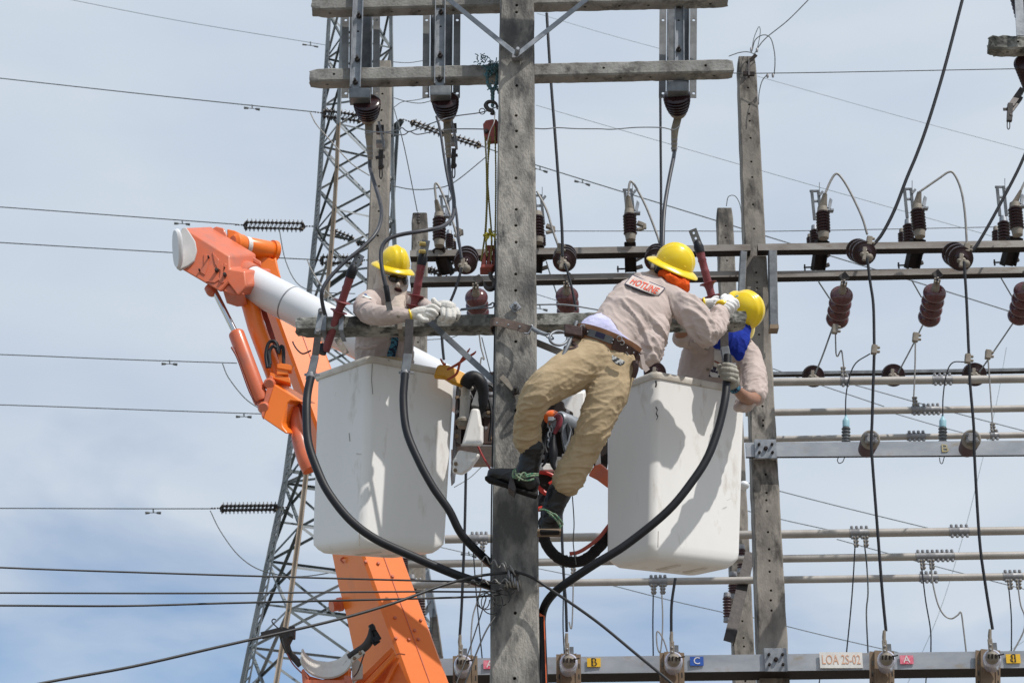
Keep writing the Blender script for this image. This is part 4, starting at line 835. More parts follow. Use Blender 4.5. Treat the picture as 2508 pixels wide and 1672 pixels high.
# diagonal arm braces
t = thing('diagonal_brace', W(1130, 860, 11.18), 'dark flat diagonal bar from the left worker\'s gloves down to the centre pole', 'brace', 'diagonal braces of the lower crossarm'); flat([(1046, 782), (1216, 938)], (11.2, 11.1), 15, .008, m_galvd, t, 'bar')
t = thing('diagonal_brace', W(1350, 850, 11.3), 'pale flat diagonal bar between the centre pole and the climber\'s belt', 'brace', 'diagonal braces of the lower crossarm'); flat([(1312, 838), (1420, 882)], (11.35, 11.3), 17, .01, m_beam, t, 'bar')
mb = MB(); mb.tube([W(1308, 746, 11.3), W(1380, 746, 11.3), (W(1450, 756, 11.3)), W(1480, 762, 11.3)], 2.2 * mpp(11), 8); single('steel_strand', mb, m_galv, 'twisted steel strand along the top of the lower crossarm right of the pole', 'wire')
wire([(1204, 745, 11.3), (1170, 752, 11.3), (1128, 757, 11.3)], 2, m_galvd, 'bent wire along the top of the lower crossarm left of the pole'); wire([(1126, 760, 11.28), (1175, 754, 11.25), (1206, 753, 11.2), (1208, 741, 11.2), (1196, 748, 11.2)], 1.8, m_galvd, 'second bent wire with a small end loop left of the pole')
# ground wire down the pole side
wire([(1214, 590, 11.02), (1212, 760, 11.02), (1209, 950, 11.02), (1203, 1300, 11.02), (1203, 1700, 11.02)], 1.8, m_rub, 'thin ground wire running down the left edge of the centre pole')
# three hanging disconnect switches
def hang_switch(sx0, sx1, sbot, x0, x1, ytop, ybot, label, cx, cyb, lugx, lugb, bolts, Y=YA):
    s = mpp(Y); t = thing('hanging_switch', W(cx, ytop, Y + .2), label, 'disconnect switch', 'hanging disconnect switches of the upper crossarms')
    # front strap over both arms
    Ys = Y - .02; a, b = W((sx0[0] + sx0[1]) / 2, -30, Ys), W((sx1[0] + sx1[1]) / 2, sbot, Ys); wpx = sx0[1] - sx0[0]
    mb = MB(); mb.bar(a, b, wpx * s, .008, V((0, 1, 0))); obj('front_strap', mb, m_galv, t, bevel=.002)
    for q in (-1, 1):
        mb = MB(); mb.bar(a + V((q * wpx * s * .47, -.018, 0)), b + V((q * wpx * s * .47, -.018, 0)), .006, .03, V((0, 1, 0))); obj('strap_lip', mb, m_galv, t)
    for (bx, by, big) in bolts:
        mb = MB()
        if big: mb.bolt(W(bx, by, Ys - .005), (0, -1, 0), .017, .02); mb.lathe(W(bx, by, Ys), W(bx, by, Ys) + V((0, -.05, 0)), [(0, .008), (1, .008)], 8)
        else: mb.lathe(W(bx, by, Ys - .0045), W(bx, by, Ys - .0055), [(0, .008), (1, .008)], 10)
        obj('bolt' if big else 'hole', mb, m_iron if big else m_black, t)
    # rear hat channel
    Yr = Y + .16; zt, zb = W(cx, -20, Yr), W(cx, 238, Yr)
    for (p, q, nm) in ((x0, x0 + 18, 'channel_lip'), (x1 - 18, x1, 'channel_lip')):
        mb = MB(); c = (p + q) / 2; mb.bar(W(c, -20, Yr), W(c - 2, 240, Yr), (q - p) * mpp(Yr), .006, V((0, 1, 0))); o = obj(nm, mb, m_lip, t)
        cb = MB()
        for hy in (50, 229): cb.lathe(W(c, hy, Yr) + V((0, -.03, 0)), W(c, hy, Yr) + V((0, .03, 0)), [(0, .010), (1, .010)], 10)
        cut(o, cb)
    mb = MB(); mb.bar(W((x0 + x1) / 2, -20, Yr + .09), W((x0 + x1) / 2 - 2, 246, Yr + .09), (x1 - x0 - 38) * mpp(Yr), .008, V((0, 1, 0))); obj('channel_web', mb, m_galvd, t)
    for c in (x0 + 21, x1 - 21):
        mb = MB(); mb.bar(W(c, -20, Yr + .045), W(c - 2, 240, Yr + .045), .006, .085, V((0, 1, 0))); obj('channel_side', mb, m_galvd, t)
    mb = MB(); mb.box(W((x0 + x1) / 2 - 3, ytop - 6, Y + .0), V(((x1 - x0 - 40) * s / 2, 0, 0)), V((0, .05, 0)), V((0, 0, .036))); obj('seat_block', mb, m_galvd, t, bevel=.004)
    # porcelain cone: its foot leans away from the viewer
    a, b = W(cx - 1, ytop + 4, Y + .03), W(cx + 3, cyb - 6, Y + .15); r = 36 * s
    P = []
    for k in range(6):
        f = k / 6; rr = r * (1 - .36 * f ** 2); P += [(f, rr * .78), (f + .05, rr * .93), (f + .085, rr), (f + .12, rr * .97), (f + .14, rr * .78)]
    P += [(1, r * .6)]
    mb = MB(); mb.lathe(a, b, P, 30); obj('porcelain', mb, m_porc, t)
    ax = (b - a).normalized(); mb = MB(); mb.lathe(b - ax * .01, b + ax * .035, [(0, r * .66), (.6, r * .6), (1, r * .45)], 24); obj('end_cap', mb, m_cap, t)
    # terminal lug down to the cable
    q = b + ax * .03; m_ = W(lugx[0], lugb * .45 + cyb * .55, Y + .17); e = W(lugx[1], lugb, Y + .24)
    mb = MB(); mb.bar(q, m_, 20 * s, .022, V((0, 1, 0))); mb.tube([m_ + (q - m_) * .1, m_.lerp(e, .3), e], [10 * s, 8.5 * s, 6.8 * s], 12, smooth=False); obj('terminal_lug', mb, m_cap, t, bevel=.003)
    for k in range(3):
        mb = MB(); c = m_.lerp(e, .35 + .22 * k); mb.lathe(c, c + (e - m_).normalized() * .012, [(0, 8.6 * s), (1, 8.6 * s)], 12); obj('crimp_ring', mb, m_clamp, t)
    return t, b
hs = hang_switch((866, 893), (857, 884), 219, 838, 932, 243, 297, 'left hanging switch, its cable curving down past the left worker', 899, 293, (904, 907), 391, ((879, 41, 1), (877, 78, 0), (875, 147, 1), (870, 203, 1)))
hs2 = hang_switch((1066, 1093), (1064, 1090), 210, 1036, 1129, 237, 292, 'middle hanging switch left of the pulley rope', 1091, 287, (1096, 1099), 386, ((1080, 32, 1), (1079, 66, 0), (1078, 138, 1), (1077, 196, 1)))
hs3 = hang_switch((1651, 1675), (1652, 1676), 195, 1615, 1708, 227, 281, 'right hanging switch above the climbing worker', 1658, 279, (1652, 1651), 372, ((1663, 16, 1), (1662, 51, 0), (1662, 123, 1), (1663, 181, 1)))
# jaws and rings dangling beside two of them
def jaw(x, y, h, label, Y=11.6, flip=1):
    s = mpp(Y); t = thing('hook_contact', W(x, y, Y), label, 'switch hook', 'hook contacts dangling beside the hanging switches')
    mb = MB(); mb.bar(W(x - 4 * flip, y, Y), W(x + 6 * flip, y + h * .32, Y), 6 * s, .04, V((0, 1, 0))); mb.bar(W(x + 6 * flip, y + h * .32, Y), W(x + 8 * flip, y + h * .48, Y), 7 * s, .05, V((0, 1, 0))); mb.box(W(x, y + h * .38, Y + .05), V((11 * s, 0, 0)), V((0, .03, 0)), V((0, 0, 6 * s))); obj('blade', mb, m_clamp, t, bevel=.003)
    mb = MB(); mb.box(W(x - 1, y + 18, Y + .04), V((10 * s, 0, 0)), V((0, .03, 0)), V((0, 0, 8 * s))); obj('spacer', mb, m_iron, t); mb = MB(); mb.sph(W(x, y + h * .62, Y), 8 * s); mb.bar(W(x + 2, y + h * .5, Y), W(x, y + h * .82, Y), 11 * s, .03, V((0, 1, 0))); mb.bar(W(x - 12, y + h * .63, Y), W(x + 11, y + h * .6, Y), 3 * s, .02); mb.sph(W(x + 2, y + h * .78, Y), 7.5 * s); obj('hinge', mb, m_iron, t)
    mb = MB(); c = [W(x + 1 - 2.6, y + h * .8, Y), W(x - 2, y + h * .95, Y), W(x + 1, y + h * 1.0, Y), W(x + 4, y + h * .95, Y), W(x + 4, y + h * .8, Y)]; mb.tube(c, 1.6 * s, 6); obj('pull_ring', mb, m_iron, t)
jaw(932, 300, 138, 'hook contact with pull ring beside the left hanging switch'); jaw(1110, 296, 140, 'hook contact with pull ring beside the middle hanging switch')
# twisted tie wires between the switches
for (p, lab) in (([(893, 319), (935, 325), (975, 318), (985, 313), (1003, 322), (1050, 305), (1108, 285), (1180, 274), (1222, 260)], 'twisted silver wire from the left switch up to the pulley hook'),
                 ([(893, 326), (930, 325), (985, 330), (1003, 322), (1022, 328), (1060, 322), (1110, 317), (1185, 317), (1192, 318)], 'lower silver wire between the left switch and the red pulley'),
                 ([(1308, 316), (1335, 316), (1365, 314), (1400, 316), (1430, 317), (1470, 315), (1500, 318), (1560, 313), (1620, 313), (1650, 317), (1665, 310)], 'silver wire stretched from the centre pole to the right hanging switch')):
    wire([(x, y + random.uniform(-1.5, 1.5), 11.3) for x, y in p], 1.5, m_galv, lab, 'tie_wire', 'wire', 'silver tie wires')
# neighbouring structure whose arm enters at the right edge
pole((2760, -200, 90), (2800, 1672, 110), 12.4, 'concrete pole just outside the right picture edge', m_conc)
crossarm((2425, 87, 0), 12.2, (3150, 80), 32, 22, 'end of a concrete crossarm entering at the right picture edge', m_conc2, (2492,), (2468,), chip=.009)
t = thing('edge_switch', W(2500, 180, 12.2), 'dark ribbed switch hanging at the right picture edge, with its hook ring', 'disconnect switch')
s = mpp(12.2)
for (a, b, nm) in ((W(2496, -30, 12.3), W(2512, 60, 12.6), 'upper_porcelain'), (W(2510, 150, 12.3), W(2528, 216, 12.65), 'porcelain')):
    mb = MB(); mb.lathe(a, b, sheds(9, 24 * s, 31 * s, 0, 1, .75), 26); obj(nm, mb, m_porc, t)
    ax = (b - a).normalized(); mb = MB(); mb.lathe(b, b + ax * .05, [(0, 23 * s), (1, 19 * s)], 20); obj('end_cap', mb, m_cap, t)
mb = MB(); mb.bar(W(2494, -30, 12.15), W(2500, 88, 12.15), 22 * s, .01, V((0, 1, 0))); obj('strap', mb, m_galv, t)
mb = MB(); mb.bar(W(2502, 222, 12.4), W(2474, 262, 12.35), 15 * s, .05, V((0, 1, 0))); mb.bar(W(2500, 240, 12.4), W(2474, 275, 12.35), 11 * s, .03, V((0, 1, 0))); mb.bar(W(2474, 255, 12.3), W(2472, 297, 12.3), 13 * s, .03, V((0, 1, 0))); mb.bar(W(2457, 268, 12.3), W(2480, 268, 12.3), 3 * s, .02); mb.sph(W(2474, 284, 12.3), 7 * s); obj('hook_hinge', mb, m_iron, t)
mb = MB(); mb.tube([W(2467, 298, 12.3), W(2467, 312, 12.3), W(2470, 317, 12.3), (W(2473, 312, 12.3)), W(2473, 298, 12.3)], 1.4 * s, 6); obj('pull_ring', mb, m_iron, t)
# loops of wire and fittings on top of the right pole
for (p, r, lab) in (([(1842, 120), (1846, 96), (1855, 72), (1860, 66), (1862, 80), (1857, 110), (1852, 124)], 1.0, 'narrow wire loop on the right pole top'), ([(1842, 125), (1850, 98), (1870, 86), (1888, 95), (1897, 130), (1898, 160), (1896, 182)], 1.4, 'wide wire loop on the right pole top'),
                    ([(1985, -5), (1930, 50), (1880, 90), (1860, 112), (1848, 132), (1838, 145)], 1.4, 'thin wire running from the right pole top up to the upper edge'), ([(1878, 184), (1866, 200), (1859, 230), (1858, 256)], 1.4, 'wire tail bending down beside the right pole'),
                    ([(1785, 138), (1812, 129), (1835, 128), (1855, 137)], 1.2, 'wire curving left from the right pole top'), ([(1779, 505), (1784, 482), (1800, 480), (1812, 500), (1817, 530)], 1.1, 'small wire hoop on the short thin pole')):
    wire([(x, y, 16.9 if y < 400 else 19.8) for x, y in p], r, m_wire, lab, 'wire', 'wire', 'loose wires on the right poles')
t = thing('pole_top_fitting', W(1834, 180, 16.9), 'rusty shackle and clamps at the top of the tall right pole', 'fitting')
mb = MB(); s = mpp(16.9)
mb.bar(W(1834, 150, 16.9), W(1834, 188, 16.88), 5 * s, .05, V((0, 1, 0))); obj('shackle', mb, m_iron, t); mb = MB(); mb.bar(W(1820, 180, 16.88), W(1848, 182, 16.88), 6 * s, .04); mb.bar(W(1852, 135, 16.9), W(1830, 155, 16.9), 5 * s, .03); obj('cross_clamp', mb, m_under_st, t)
for (x, y) in ((1840, 122), (1854, 123), (1880, 186), (1893, 185)):
    mb = MB(); mb.lathe(W(x, y - 5, 16.9), W(x, y + 5, 16.9), [(0, 2 * s), (.2, 3.2 * s), (.8, 3.2 * s), (1, 2 * s)], 8); obj('wire_clamp', mb, m_clamp, t)
t = thing('pole_chain', W(1024, 545, 19.8), 'short rusty chain on the face of the short left pole', 'chain')
for k in range(4):
    mb = MB(); mb.ell(W(1024 + (k % 2), 524 + k * 7, 19.8), V((.022, 0, 0)), V((0, .012, 0)), V((0, 0, .02)), 8, 6); obj('chain_link', mb, m_iron, t)
# rope, hooks and pulley blocks
def rope(pts, rpx, mat, parent, name, Y, strands=3):
    P = catmull([W(x, y, Y) for x, y in pts], 14); r = rpx * mpp(Y); mb = MB(); u = None
    L = 0; ph = []
    for i, p in enumerate(P):
        if i: L += (p - P[i - 1]).length
        ph.append(L / (r * 7) * 2 * math.pi)
    Q = []; 
    for k in range(strands):
        pp = []
        for i, p in enumerate(P):
            tt = (P[min(i + 1, len(P) - 1)] - P[max(0, i - 1)]).normalized(); a, b = frame(tt, V((0, 1, 0)))
            an = ph[i] + k * 2 * math.pi / strands; pp.append(p + (a * math.cos(an) + b * math.sin(an)) * r * .48)
        mb.tube(pp, r * .56, 5, smooth=False)
    return obj(name, mb, mat, parent, angle=80)
YR = 11.1
t = thing('tackle_rope', W(1200, 450, YR), 'yellow-green tackle rope in four strands between the two red pulley blocks', 'rope')
for p in ([(1188, 335), (1191, 400), (1192, 480), (1189, 560), (1183, 610), (1178, 640)], [(1196, 335), (1195, 420), (1193, 500), (1190, 580), (1193, 628)], [(1201, 335), (1194, 420), (1198, 500), (1203, 560), (1204, 600), (1202, 640)], [(1212, 310), (1214, 400), (1214, 480), (1213, 560), (1211, 610)]): rope(p, 2.6, m_ropey, t, 'strand', YR)
mb = MB()
for k in range(26):
    d = V((random.uniform(-1, 1), random.uniform(-1, .3), random.uniform(-1, 1))).normalized(); c = W(1201, 574, YR - .02); mb.tube([c, c + d * .028, c + d * .045 + V((0, 0, -.01))], .004, 4, smooth=False)
obj('frayed_knot', mb, mk('frayed_yellow', (.5, .44, .05)), t)
t = thing('teal_sling', W(1206, 180, 11.2), 'frayed teal rope sling looped over the second crossarm beside the centre pole', 'rope')
Y2 = 11.2
for p in ([(1195, 165), (1193, 190), (1196, 210), (1204, 222), (1206, 250), (1206, 262)], [(1216, 165), (1217, 190), (1214, 212), (1208, 225), (1207, 262)], [(1184, 165), (1198, 160), (1215, 158), (1222, 166)], [(1198, 168), (1210, 172), (1222, 160)], [(1194, 190), (1206, 178), (1218, 172)]): rope(p, 4.4, m_ropet, t, 'rope_turn', Y2)
for (cx, cy, n_) in ((1178, 148, 22), (1208, 160, 46), (1212, 212, 40), (1196, 172, 20)):
    mb = MB(); c = W(cx, cy, Y2 - .03)
    for k in range(n_):
        d = V((random.uniform(-1, 1), random.uniform(-1, .2), random.uniform(-1, 1))).normalized(); c2 = c + V((random.uniform(-.03, .03), 0, random.uniform(-.035, .035))); e2 = V((random.uniform(-.012, .012), 0, random.uniform(-.02, .004))); mb.tube([c2, c2 + d * .014, c2 + d * random.uniform(.02, .032) + e2], .0035, 4, smooth=False)
    obj('frayed_end', mb, m_ropet, t)
def hook(pts, r, mat, parent, Y): 
    mb = MB(); mb.tube([W(x, y, Y) for x, y in pts], [q * mpp(Y) for q in r], 10); return obj('hook', mb, mat, parent, angle=80)
t = thing('pulley_block', W(1200, 320, YR), 'upper red pulley block hanging from the teal sling', 'pulley block', 'red pulley blocks')
s = mpp(YR)
hook([(1206, 280), (1206, 272), (1196, 268), (1190, 258), (1196, 250), (1208, 250), (1216, 256), (1218, 268)], [6, 5.5, 6, 6, 5, 4.5, 3.5, 2], m_iron, t, YR)
mb = MB(); mb.tube([W(1181 + 7 * math.cos(a), 273 + 7 * math.sin(a), YR) for a in np.linspace(0, 6.28, 12)], 1.3 * s, 6); obj('safety_ring', mb, m_iron, t)
for k, dx in enumerate((0, 13)):
    mb = MB(); mb.prism([W(1183 + dx, 303, YR + .03 * k), W(1190 + dx, 294, YR + .03 * k), W(1208 + dx * .6, 291, YR + .03 * k), W(1214 + dx * .6, 300, YR + .03 * k), W(1214 + dx * .6, 346, YR + .03 * k), W(1198 + dx, 348, YR + .03 * k), W(1186 + dx, 334, YR + .03 * k)], V((0, .035, 0))); obj('cheek_plate', mb, m_red, t, bevel=.006)
mb = MB(); mb.bolt(W(1191, 323, YR), (0, -1, 0), .016, .02); obj('bolt', mb, m_iron, t); wire([(1212, 275, 11.05), (1210, 300, 11.0), (1200, 322, 11.0), (1192, 355, 11.0), (1190, 365, 11.0)], 1.5, m_wirel, 'white cord trailing over the upper red pulley', 'cord', 'cord')
t = thing('pulley_block', W(1195, 640, YR), 'lower red pulley block with a big dark hook, left of the centre pole', 'pulley block', 'red pulley blocks')
for k in range(3):
    x = 1177 + k * 13; mb = MB(); mb.prism([W(x, 655, YR + .02 * k), W(x + 4, 625 - k * 6, YR + .02 * k), W(x + 12, 612 - k * 3, YR + .02 * k), W(x + 14, 640, YR + .02 * k), W(x + 9, 662, YR + .02 * k)], V((0, .03, 0))); obj('cheek_plate', mb, m_red, t, bevel=.005)
mb = MB(); mb.box(W(1194, 660, YR + .02), V((16 * s, 0, 0)), V((0, .05, 0)), V((4 * s, 0, 6 * s))); obj('crosshead', mb, m_red, t, bevel=.008)
mb = MB(); mb.box(W(1200, 608, YR + .05), V((12 * s, 0, 0)), V((0, .03, 0)), V((0, 0, 4 * s))); obj('crosshead', mb, m_red, t, bevel=.008)
hook([(1201, 668), (1203, 680), (1211, 690), (1210, 703), (1200, 708), (1190, 703), (1185, 690)], [6, 5, 5, 6.5, 7, 5.5, 2], m_iron, t, YR)

# ================================================================== cables in front
GF = 'cables hanging in front of the workers'
def fcable(pts, rpx, mat, label, name='power_cable'): return wire(pts, rpx, mat, label, name, 'cable', GF, n=14, sub=6)
fcable([(905, 386, 11.55), (906, 410, 11.5), (914, 439, 11.4), (930, 493, 11.3), (934, 529, 11.2), (922, 569, 11.1), (889, 605, 11.05), (843, 643, 11.02), (802, 687, 11.0), (788, 717, 11.0), (790, 745, 11.05), (796, 770, 11.1)], 4.8, m_rubs, 'grey-black cable snaking from the left switch down to the left end of the crossarm')
fcable([(1098, 382, 11.55), (1100, 410, 11.5), (1106, 452, 11.4), (1112, 498, 11.3), (1107, 534, 11.2), (1083, 555, 11.1), (1040, 565, 11.0), (985, 574, 10.97), (952, 585, 10.95), (936, 605, 10.95), (933, 636, 10.95), (940, 680, 10.95), (948, 715, 10.97), (950, 735, 11.0)], 5.2, m_rubs, 'grey cable bent over the left worker\'s hard hat and face')
mb = MB(); mb.tube([W(945, 700, 10.96), W(948, 716, 10.97), W(951, 738, 11.0)], 7 * mpp(11), 12); single('cable_boot', mb, m_rub, 'dark shrink sleeve at the end of the bent grey cable before the worker\'s chin', 'cable sleeve', GF)
mb = MB(); mb.bar(W(950, 736, 11.0), W(956, 765, 11.05), .035, .008, V((0, 1, 0))); single('cable_lug', mb, m_galv, 'grey flat lug below the dark shrink sleeve at the worker\'s scarf', 'cable lug')
fcable([(1652, 370, 11.5), (1649, 390, 11.4), (1639, 439, 11.3), (1629, 498, 11.2), (1625, 541, 11.15), (1623, 600, 11.1), (1620, 660, 11.1)], 5.2, m_rubs, 'grey cable from the right hanging switch down behind the climber\'s hard hat')
fcable([(761, 925, 11.0), (753, 965, 10.98), (751, 1010, 10.95), (755, 1083, 10.92), (778, 1152, 10.9), (806, 1208, 10.88), (857, 1272, 10.86), (921, 1320, 10.85), (1010, 1361, 10.87), (1100, 1400, 10.9), (1165, 1423, 11.0), (1225, 1442, 11.35)], 10.2, m_rub, 'thick black cable bowing across the front of the left bucket, left one')
fcable([(992, 915, 11.0), (988, 980, 10.98), (996, 1055, 10.95), (1025, 1127, 10.93), (1061, 1193, 10.93), (1100, 1249, 10.95), (1130, 1307, 11.0), (1180, 1360, 11.1), (1225, 1400, 11.35)], 9.8, m_rub, 'thick black cable down the middle of the left bucket, right one')
fcable([(1782, 870, 10.95), (1780, 931, 10.93), (1775, 982, 10.9), (1759, 1050, 10.88), (1735, 1115, 10.86), (1700, 1172, 10.85), (1636, 1250, 10.85), (1534, 1333, 10.88), (1455, 1382, 10.92), (1379, 1433, 11.0), (1345, 1465, 11.1), (1329, 1498, 11.2), (1325, 1540, 11.25)], 10, m_rub, 'thick black cable held by the crouched worker, sweeping down left to the duct')
t = thing('cable_duct', W(1333, 1700, 11.25), 'black cable duct with an orange edge strip beside the centre pole foot', 'cable duct')
mb = MB(); mb.prism([W(1321, 1503, 11.15), W(1336, 1507, 11.15), W(1346, 1760, 11.15), W(1321, 1760, 11.15)], V((0, .1, 0))); obj('shell', mb, m_rub, t, bevel=.006); mb = MB(); mb.bar(W(1332.5, 1508, 11.14), W(1341, 1760, 11.14), .006, .012); mb.prism([W(1321, 1500, 11.14), W(1329, 1505, 11.14), W(1335, 1508, 11.14), W(1321, 1508, 11.14)], V((0, .1, 0))); obj('orange_strip', mb, mk('duct_orange', (.85, .16, .05), None, 5, .5), t)
# maroon rods leaning across the crossarm
def rod(top, bot, discs, label, plate_dir=(.25, .97), Y0=11.1, Y1=11.35, lead=True, rp=10):
    s = mpp(11.2); a, b = W(*top, Y0), W(*bot, Y1); t = thing('insulating_rod', b, label, 'insulating rod', 'maroon cable terminations'); ax = (a - b).normalized()
    mb = MB(); mb.lathe(b, a, [(0, rp * s * 1.05), (.3, rp * s), (.6, rp * s), (.62, rp * s * 1.12), (.65, rp * s), (.78, rp * s), (.8, rp * s * 1.15), (.84, rp * s), (.9, rp * s * 1.12), (1, rp * s * .95)], 18); obj('shaft', mb, m_maroon, t)
    for (x, y) in discs:
        f = (y - bot[1]) / (top[1] - bot[1]); c = b.lerp(a, f); mb = MB(); mb.lathe(c - ax * .03, c + ax * .012, [(0, rp * s), (.45, rp * s * 1.15), (.72, rp * s * 1.5), (.86, 22 * s), (.92, 22.5 * s), (.96, 21.5 * s), (1, rp * s)], 28); obj('skirt', mb, m_maroon, t)
    mb = MB(); mb.lathe(a - ax * .03, a + ax * .05, [(0, rp * s * 1.2), (.5, rp * s * 1.3), (.9, rp * s * .9), (1, rp * s * .5)], 14); obj('black_cap', mb, m_rub, t)
    u = CD(plate_dir[0], plate_dir[1], 0); v_ = CD(plate_dir[1], -plate_dir[0], .3); p = a + ax * .03; mb = MB(); mb.box(p + u * .045, u * .05, v_ * .026, u.cross(v_).normalized() * .004); o = obj('terminal_plate', mb, m_galv, t)
    cb = MB(); 
    for k in (.035, .07): cb.lathe(p + u * k - u.cross(v_).normalized() * .03, p + u * k + u.cross(v_).normalized() * .03, [(0, .008), (1, .008)], 10)
    cut(o, cb); return t
rod((861, 668), (797, 860), ((826, 741), (815, 765)), 'maroon rod leaning over the left end of the crossarm', (.5, .86)); mb = MB(); mb.lathe(W(795, 845, 11.35), W(788, 866, 11.35), [(0, .028), (1, .026)], 12); single('rod_end', mb, m_rub, 'black rubber foot under the leftmost maroon rod', 'rubber foot')
tr = rod((1034, 637), (1005, 800), ((1021, 727), (1016, 752)), 'maroon rod standing upright beside the left worker\'s face', (.2, .98), 11.25, 11.4)
for y in (598, 617):
    mb = MB(); mb.bolt(W(1040, y, 11.2), CD(-1, .1, .3), .014, .035); obj('brass_bolt', mb, mk('brass', (.5, .4, .15), None, 5, .3, .8) if 'brass' not in MATS else MATS['brass'], tr)
rod((1712, 608), (1752, 760), ((1737, 697), (1745, 729)), 'maroon rod leaning between the climber and the crouched worker', (-.35, .93), 11.3, 11.4)
# steel drop straps and crimp clamps where the thick cables begin
def dropstrap(xc, y0, y1, w_, label, clampy, ends, mat=m_galv, tilt=0, Y=11.05):
    s = mpp(Y); t = thing('cable_bracket', W(xc, y0, Y), label, 'cable bracket', 'steel brackets clamping the thick cables')
    mb = MB(); mb.bar(W(ends[0][0], ends[0][1], Y), W(ends[1][0], ends[1][1], Y), w_ * s, .01, V((0, 1, 0))); obj('upper_bar', mb, m_iron, t, bevel=.002)
    mb = MB(); mb.bar(W(ends[1][0], ends[1][1], Y - .01), W(ends[2][0], ends[2][1], Y - .01), w_ * 1.05 * s, .03, V((0, 1, 0))); obj('terminal_bar', mb, m_galvd, t, bevel=.004)
    d = (W(ends[2][0], ends[2][1], Y) - W(ends[1][0], ends[1][1], Y)).normalized(); c = W(ends[2][0], ends[2][1], Y)
    mb = MB(); mb.lathe(c - d * .01, c + d * .035, [(0, 11 * s), (.4, 12.5 * s), (1, 11 * s)], 14); mb.bar(c + V((-.04, 0, 0)), c + V((.05, 0, 0)), .012, .012); obj('clamp_ring', mb, m_clamp, t)
    return t
t = dropstrap(782, 755, 918, 17, 'steel bracket holding the left thick cable under the crossarm end', 918, ((778, 826), (772, 872), (762, 917)))
mb = MB(); mb.bar(W(787, 757, 11.16), W(777, 818, 11.16), 14 * mpp(11), .01, V((0, 1, 0))); obj('front_plate', mb, m_galv, t, bevel=.002)
for (x, y) in ((786, 762), (778, 811)):
    mb = MB(); mb.bolt(W(x, y, 11.14), (0, -1, 0), .017, .02); obj('bolt', mb, m_clamp, t)
t = dropstrap(1001, 780, 915, 21, 'steel bracket holding the second thick cable before the left worker\'s chest', 915, ((1003, 782), (999, 868), (993, 912)))
dropstrap(1772, 815, 895, 20, 'steel bracket above the glove of the crouched worker', 895, ((1774, 812), (1774, 850), (1782, 892)), Y=11.02)
# thin steel bands round the crossarm
for i, (x, lab) in enumerate(((795, 'thin steel band round the crossarm beside the left plate'), (838, 'thin steel band round the crossarm left of the sleeve'), (982, 'bent steel band round the crossarm under the sleeve cuff'))):
    a, b, ax, n, h, d = A2; p = a.lerp(b, (x - 723) / (1824 - 723)); mb = MB(); e = .014; wv = ax * .014
    for (c, u, v_) in ((p + n * e - Zv * h / 2, Zv * (h / 2 + e), n * .002), (p - Zv * (h + e) - n * d / 2, n * (d / 2 + e), Zv * .002), (p + Zv * e - n * d / 2, n * (d / 2 + e), Zv * .002)): mb.box(c, wv, u, v_)
    single('steel_band', mb, m_galv if i < 2 else m_cap, lab, 'steel band', 'steel bands on the lower crossarm', smooth=False)
t = thing('hanging_tab', W(838, 850, 11.2), 'loose flat metal tab with two holes hanging under the crossarm', 'metal tab')
mb = MB(); mb.bar(W(825, 828, 11.2), W(848, 866, 11.2), 15 * mpp(11.2), .006, V((0, 1, 0))); o = obj('plate', mb, m_cap, t)
cb = MB()
for (x, y) in ((835, 842), (845, 860)): cb.lathe(W(x, y, 11.1), W(x, y, 11.3), [(0, .009), (1, .009)], 10)
cut(o, cb)
wire([(762, 858, 11.1), (742, 866, 11.1), (728, 856, 11.1), (719, 842, 11.1), (717, 836, 11.1)], 2, m_rub, 'frayed black cord end left of the first bracket', 'cord', 'cord')
# service drop cables at the lower left and the coil on the pole
GL = 'service cables running left from the centre pole'
wire([(-300, 1372, 9.6), (0, 1389, 10), (400, 1403, 10.4), (800, 1415, 10.7), (1140, 1424, 10.85), (1250, 1427, 10.9)], 2.3, m_wireb, 'uppermost black service cable at the lower left', 'service_cable', 'cable', GL)
wire([(-300, 1450, 9.6), (0, 1451, 10), (500, 1452, 10.4), (1000, 1448, 10.8), (1190, 1448, 10.88), (1240, 1440, 10.9)], 2.3, m_wireb, 'middle black service cable at the lower left', 'service_cable', 'cable', GL)
wire([(-300, 1482, 9.6), (0, 1482, 10), (300, 1483, 10.2), (560, 1476, 10.5), (900, 1468, 10.7), (1150, 1461, 10.87), (1225, 1455, 10.9)], 2.6, m_wireb, 'lowest black service cable at the lower left', 'service_cable', 'cable', GL)
wire([(-60, 1712, 9.6), (103, 1672, 9.8), (321, 1632, 10.0), (536, 1583, 10.2), (800, 1523, 10.45), (955, 1479, 10.6), (1083, 1433, 10.75), (1165, 1411, 10.85), (1235, 1402, 10.9), (1262, 1400, 10.9), (1300, 1412, 10.9), (1352, 1445, 10.9), (1460, 1520, 10.8), (1560, 1602, 10.7), (1645, 1672, 10.6), (1700, 1720, 10.6)], 3.4, m_wireb, 'long black cable crossing low in front of the boom and the centre pole', 'service_cable', 'cable', GL, n=8)
wire([(1223, 1494, 10.9), (1185, 1555, 10.8), (1139, 1672, 10.7), (1125, 1710, 10.7)], 1.9, m_wireb, 'thin black wire falling left from the pole foot, right one', 'service_cable', 'cable', GL); wire([(1190, 1460, 10.9), (1186, 1479, 10.88), (1144, 1606, 10.8), (1118, 1672, 10.7), (1105, 1710, 10.7)], 1.6, m_wireb, 'thin black wire falling left from the pole foot, left one', 'service_cable', 'cable', GL)
t = thing('wire_tangle', W(1262, 1425, 10.9), 'tangle of preformed ties and black wire loops on the centre pole', 'wire tangle')
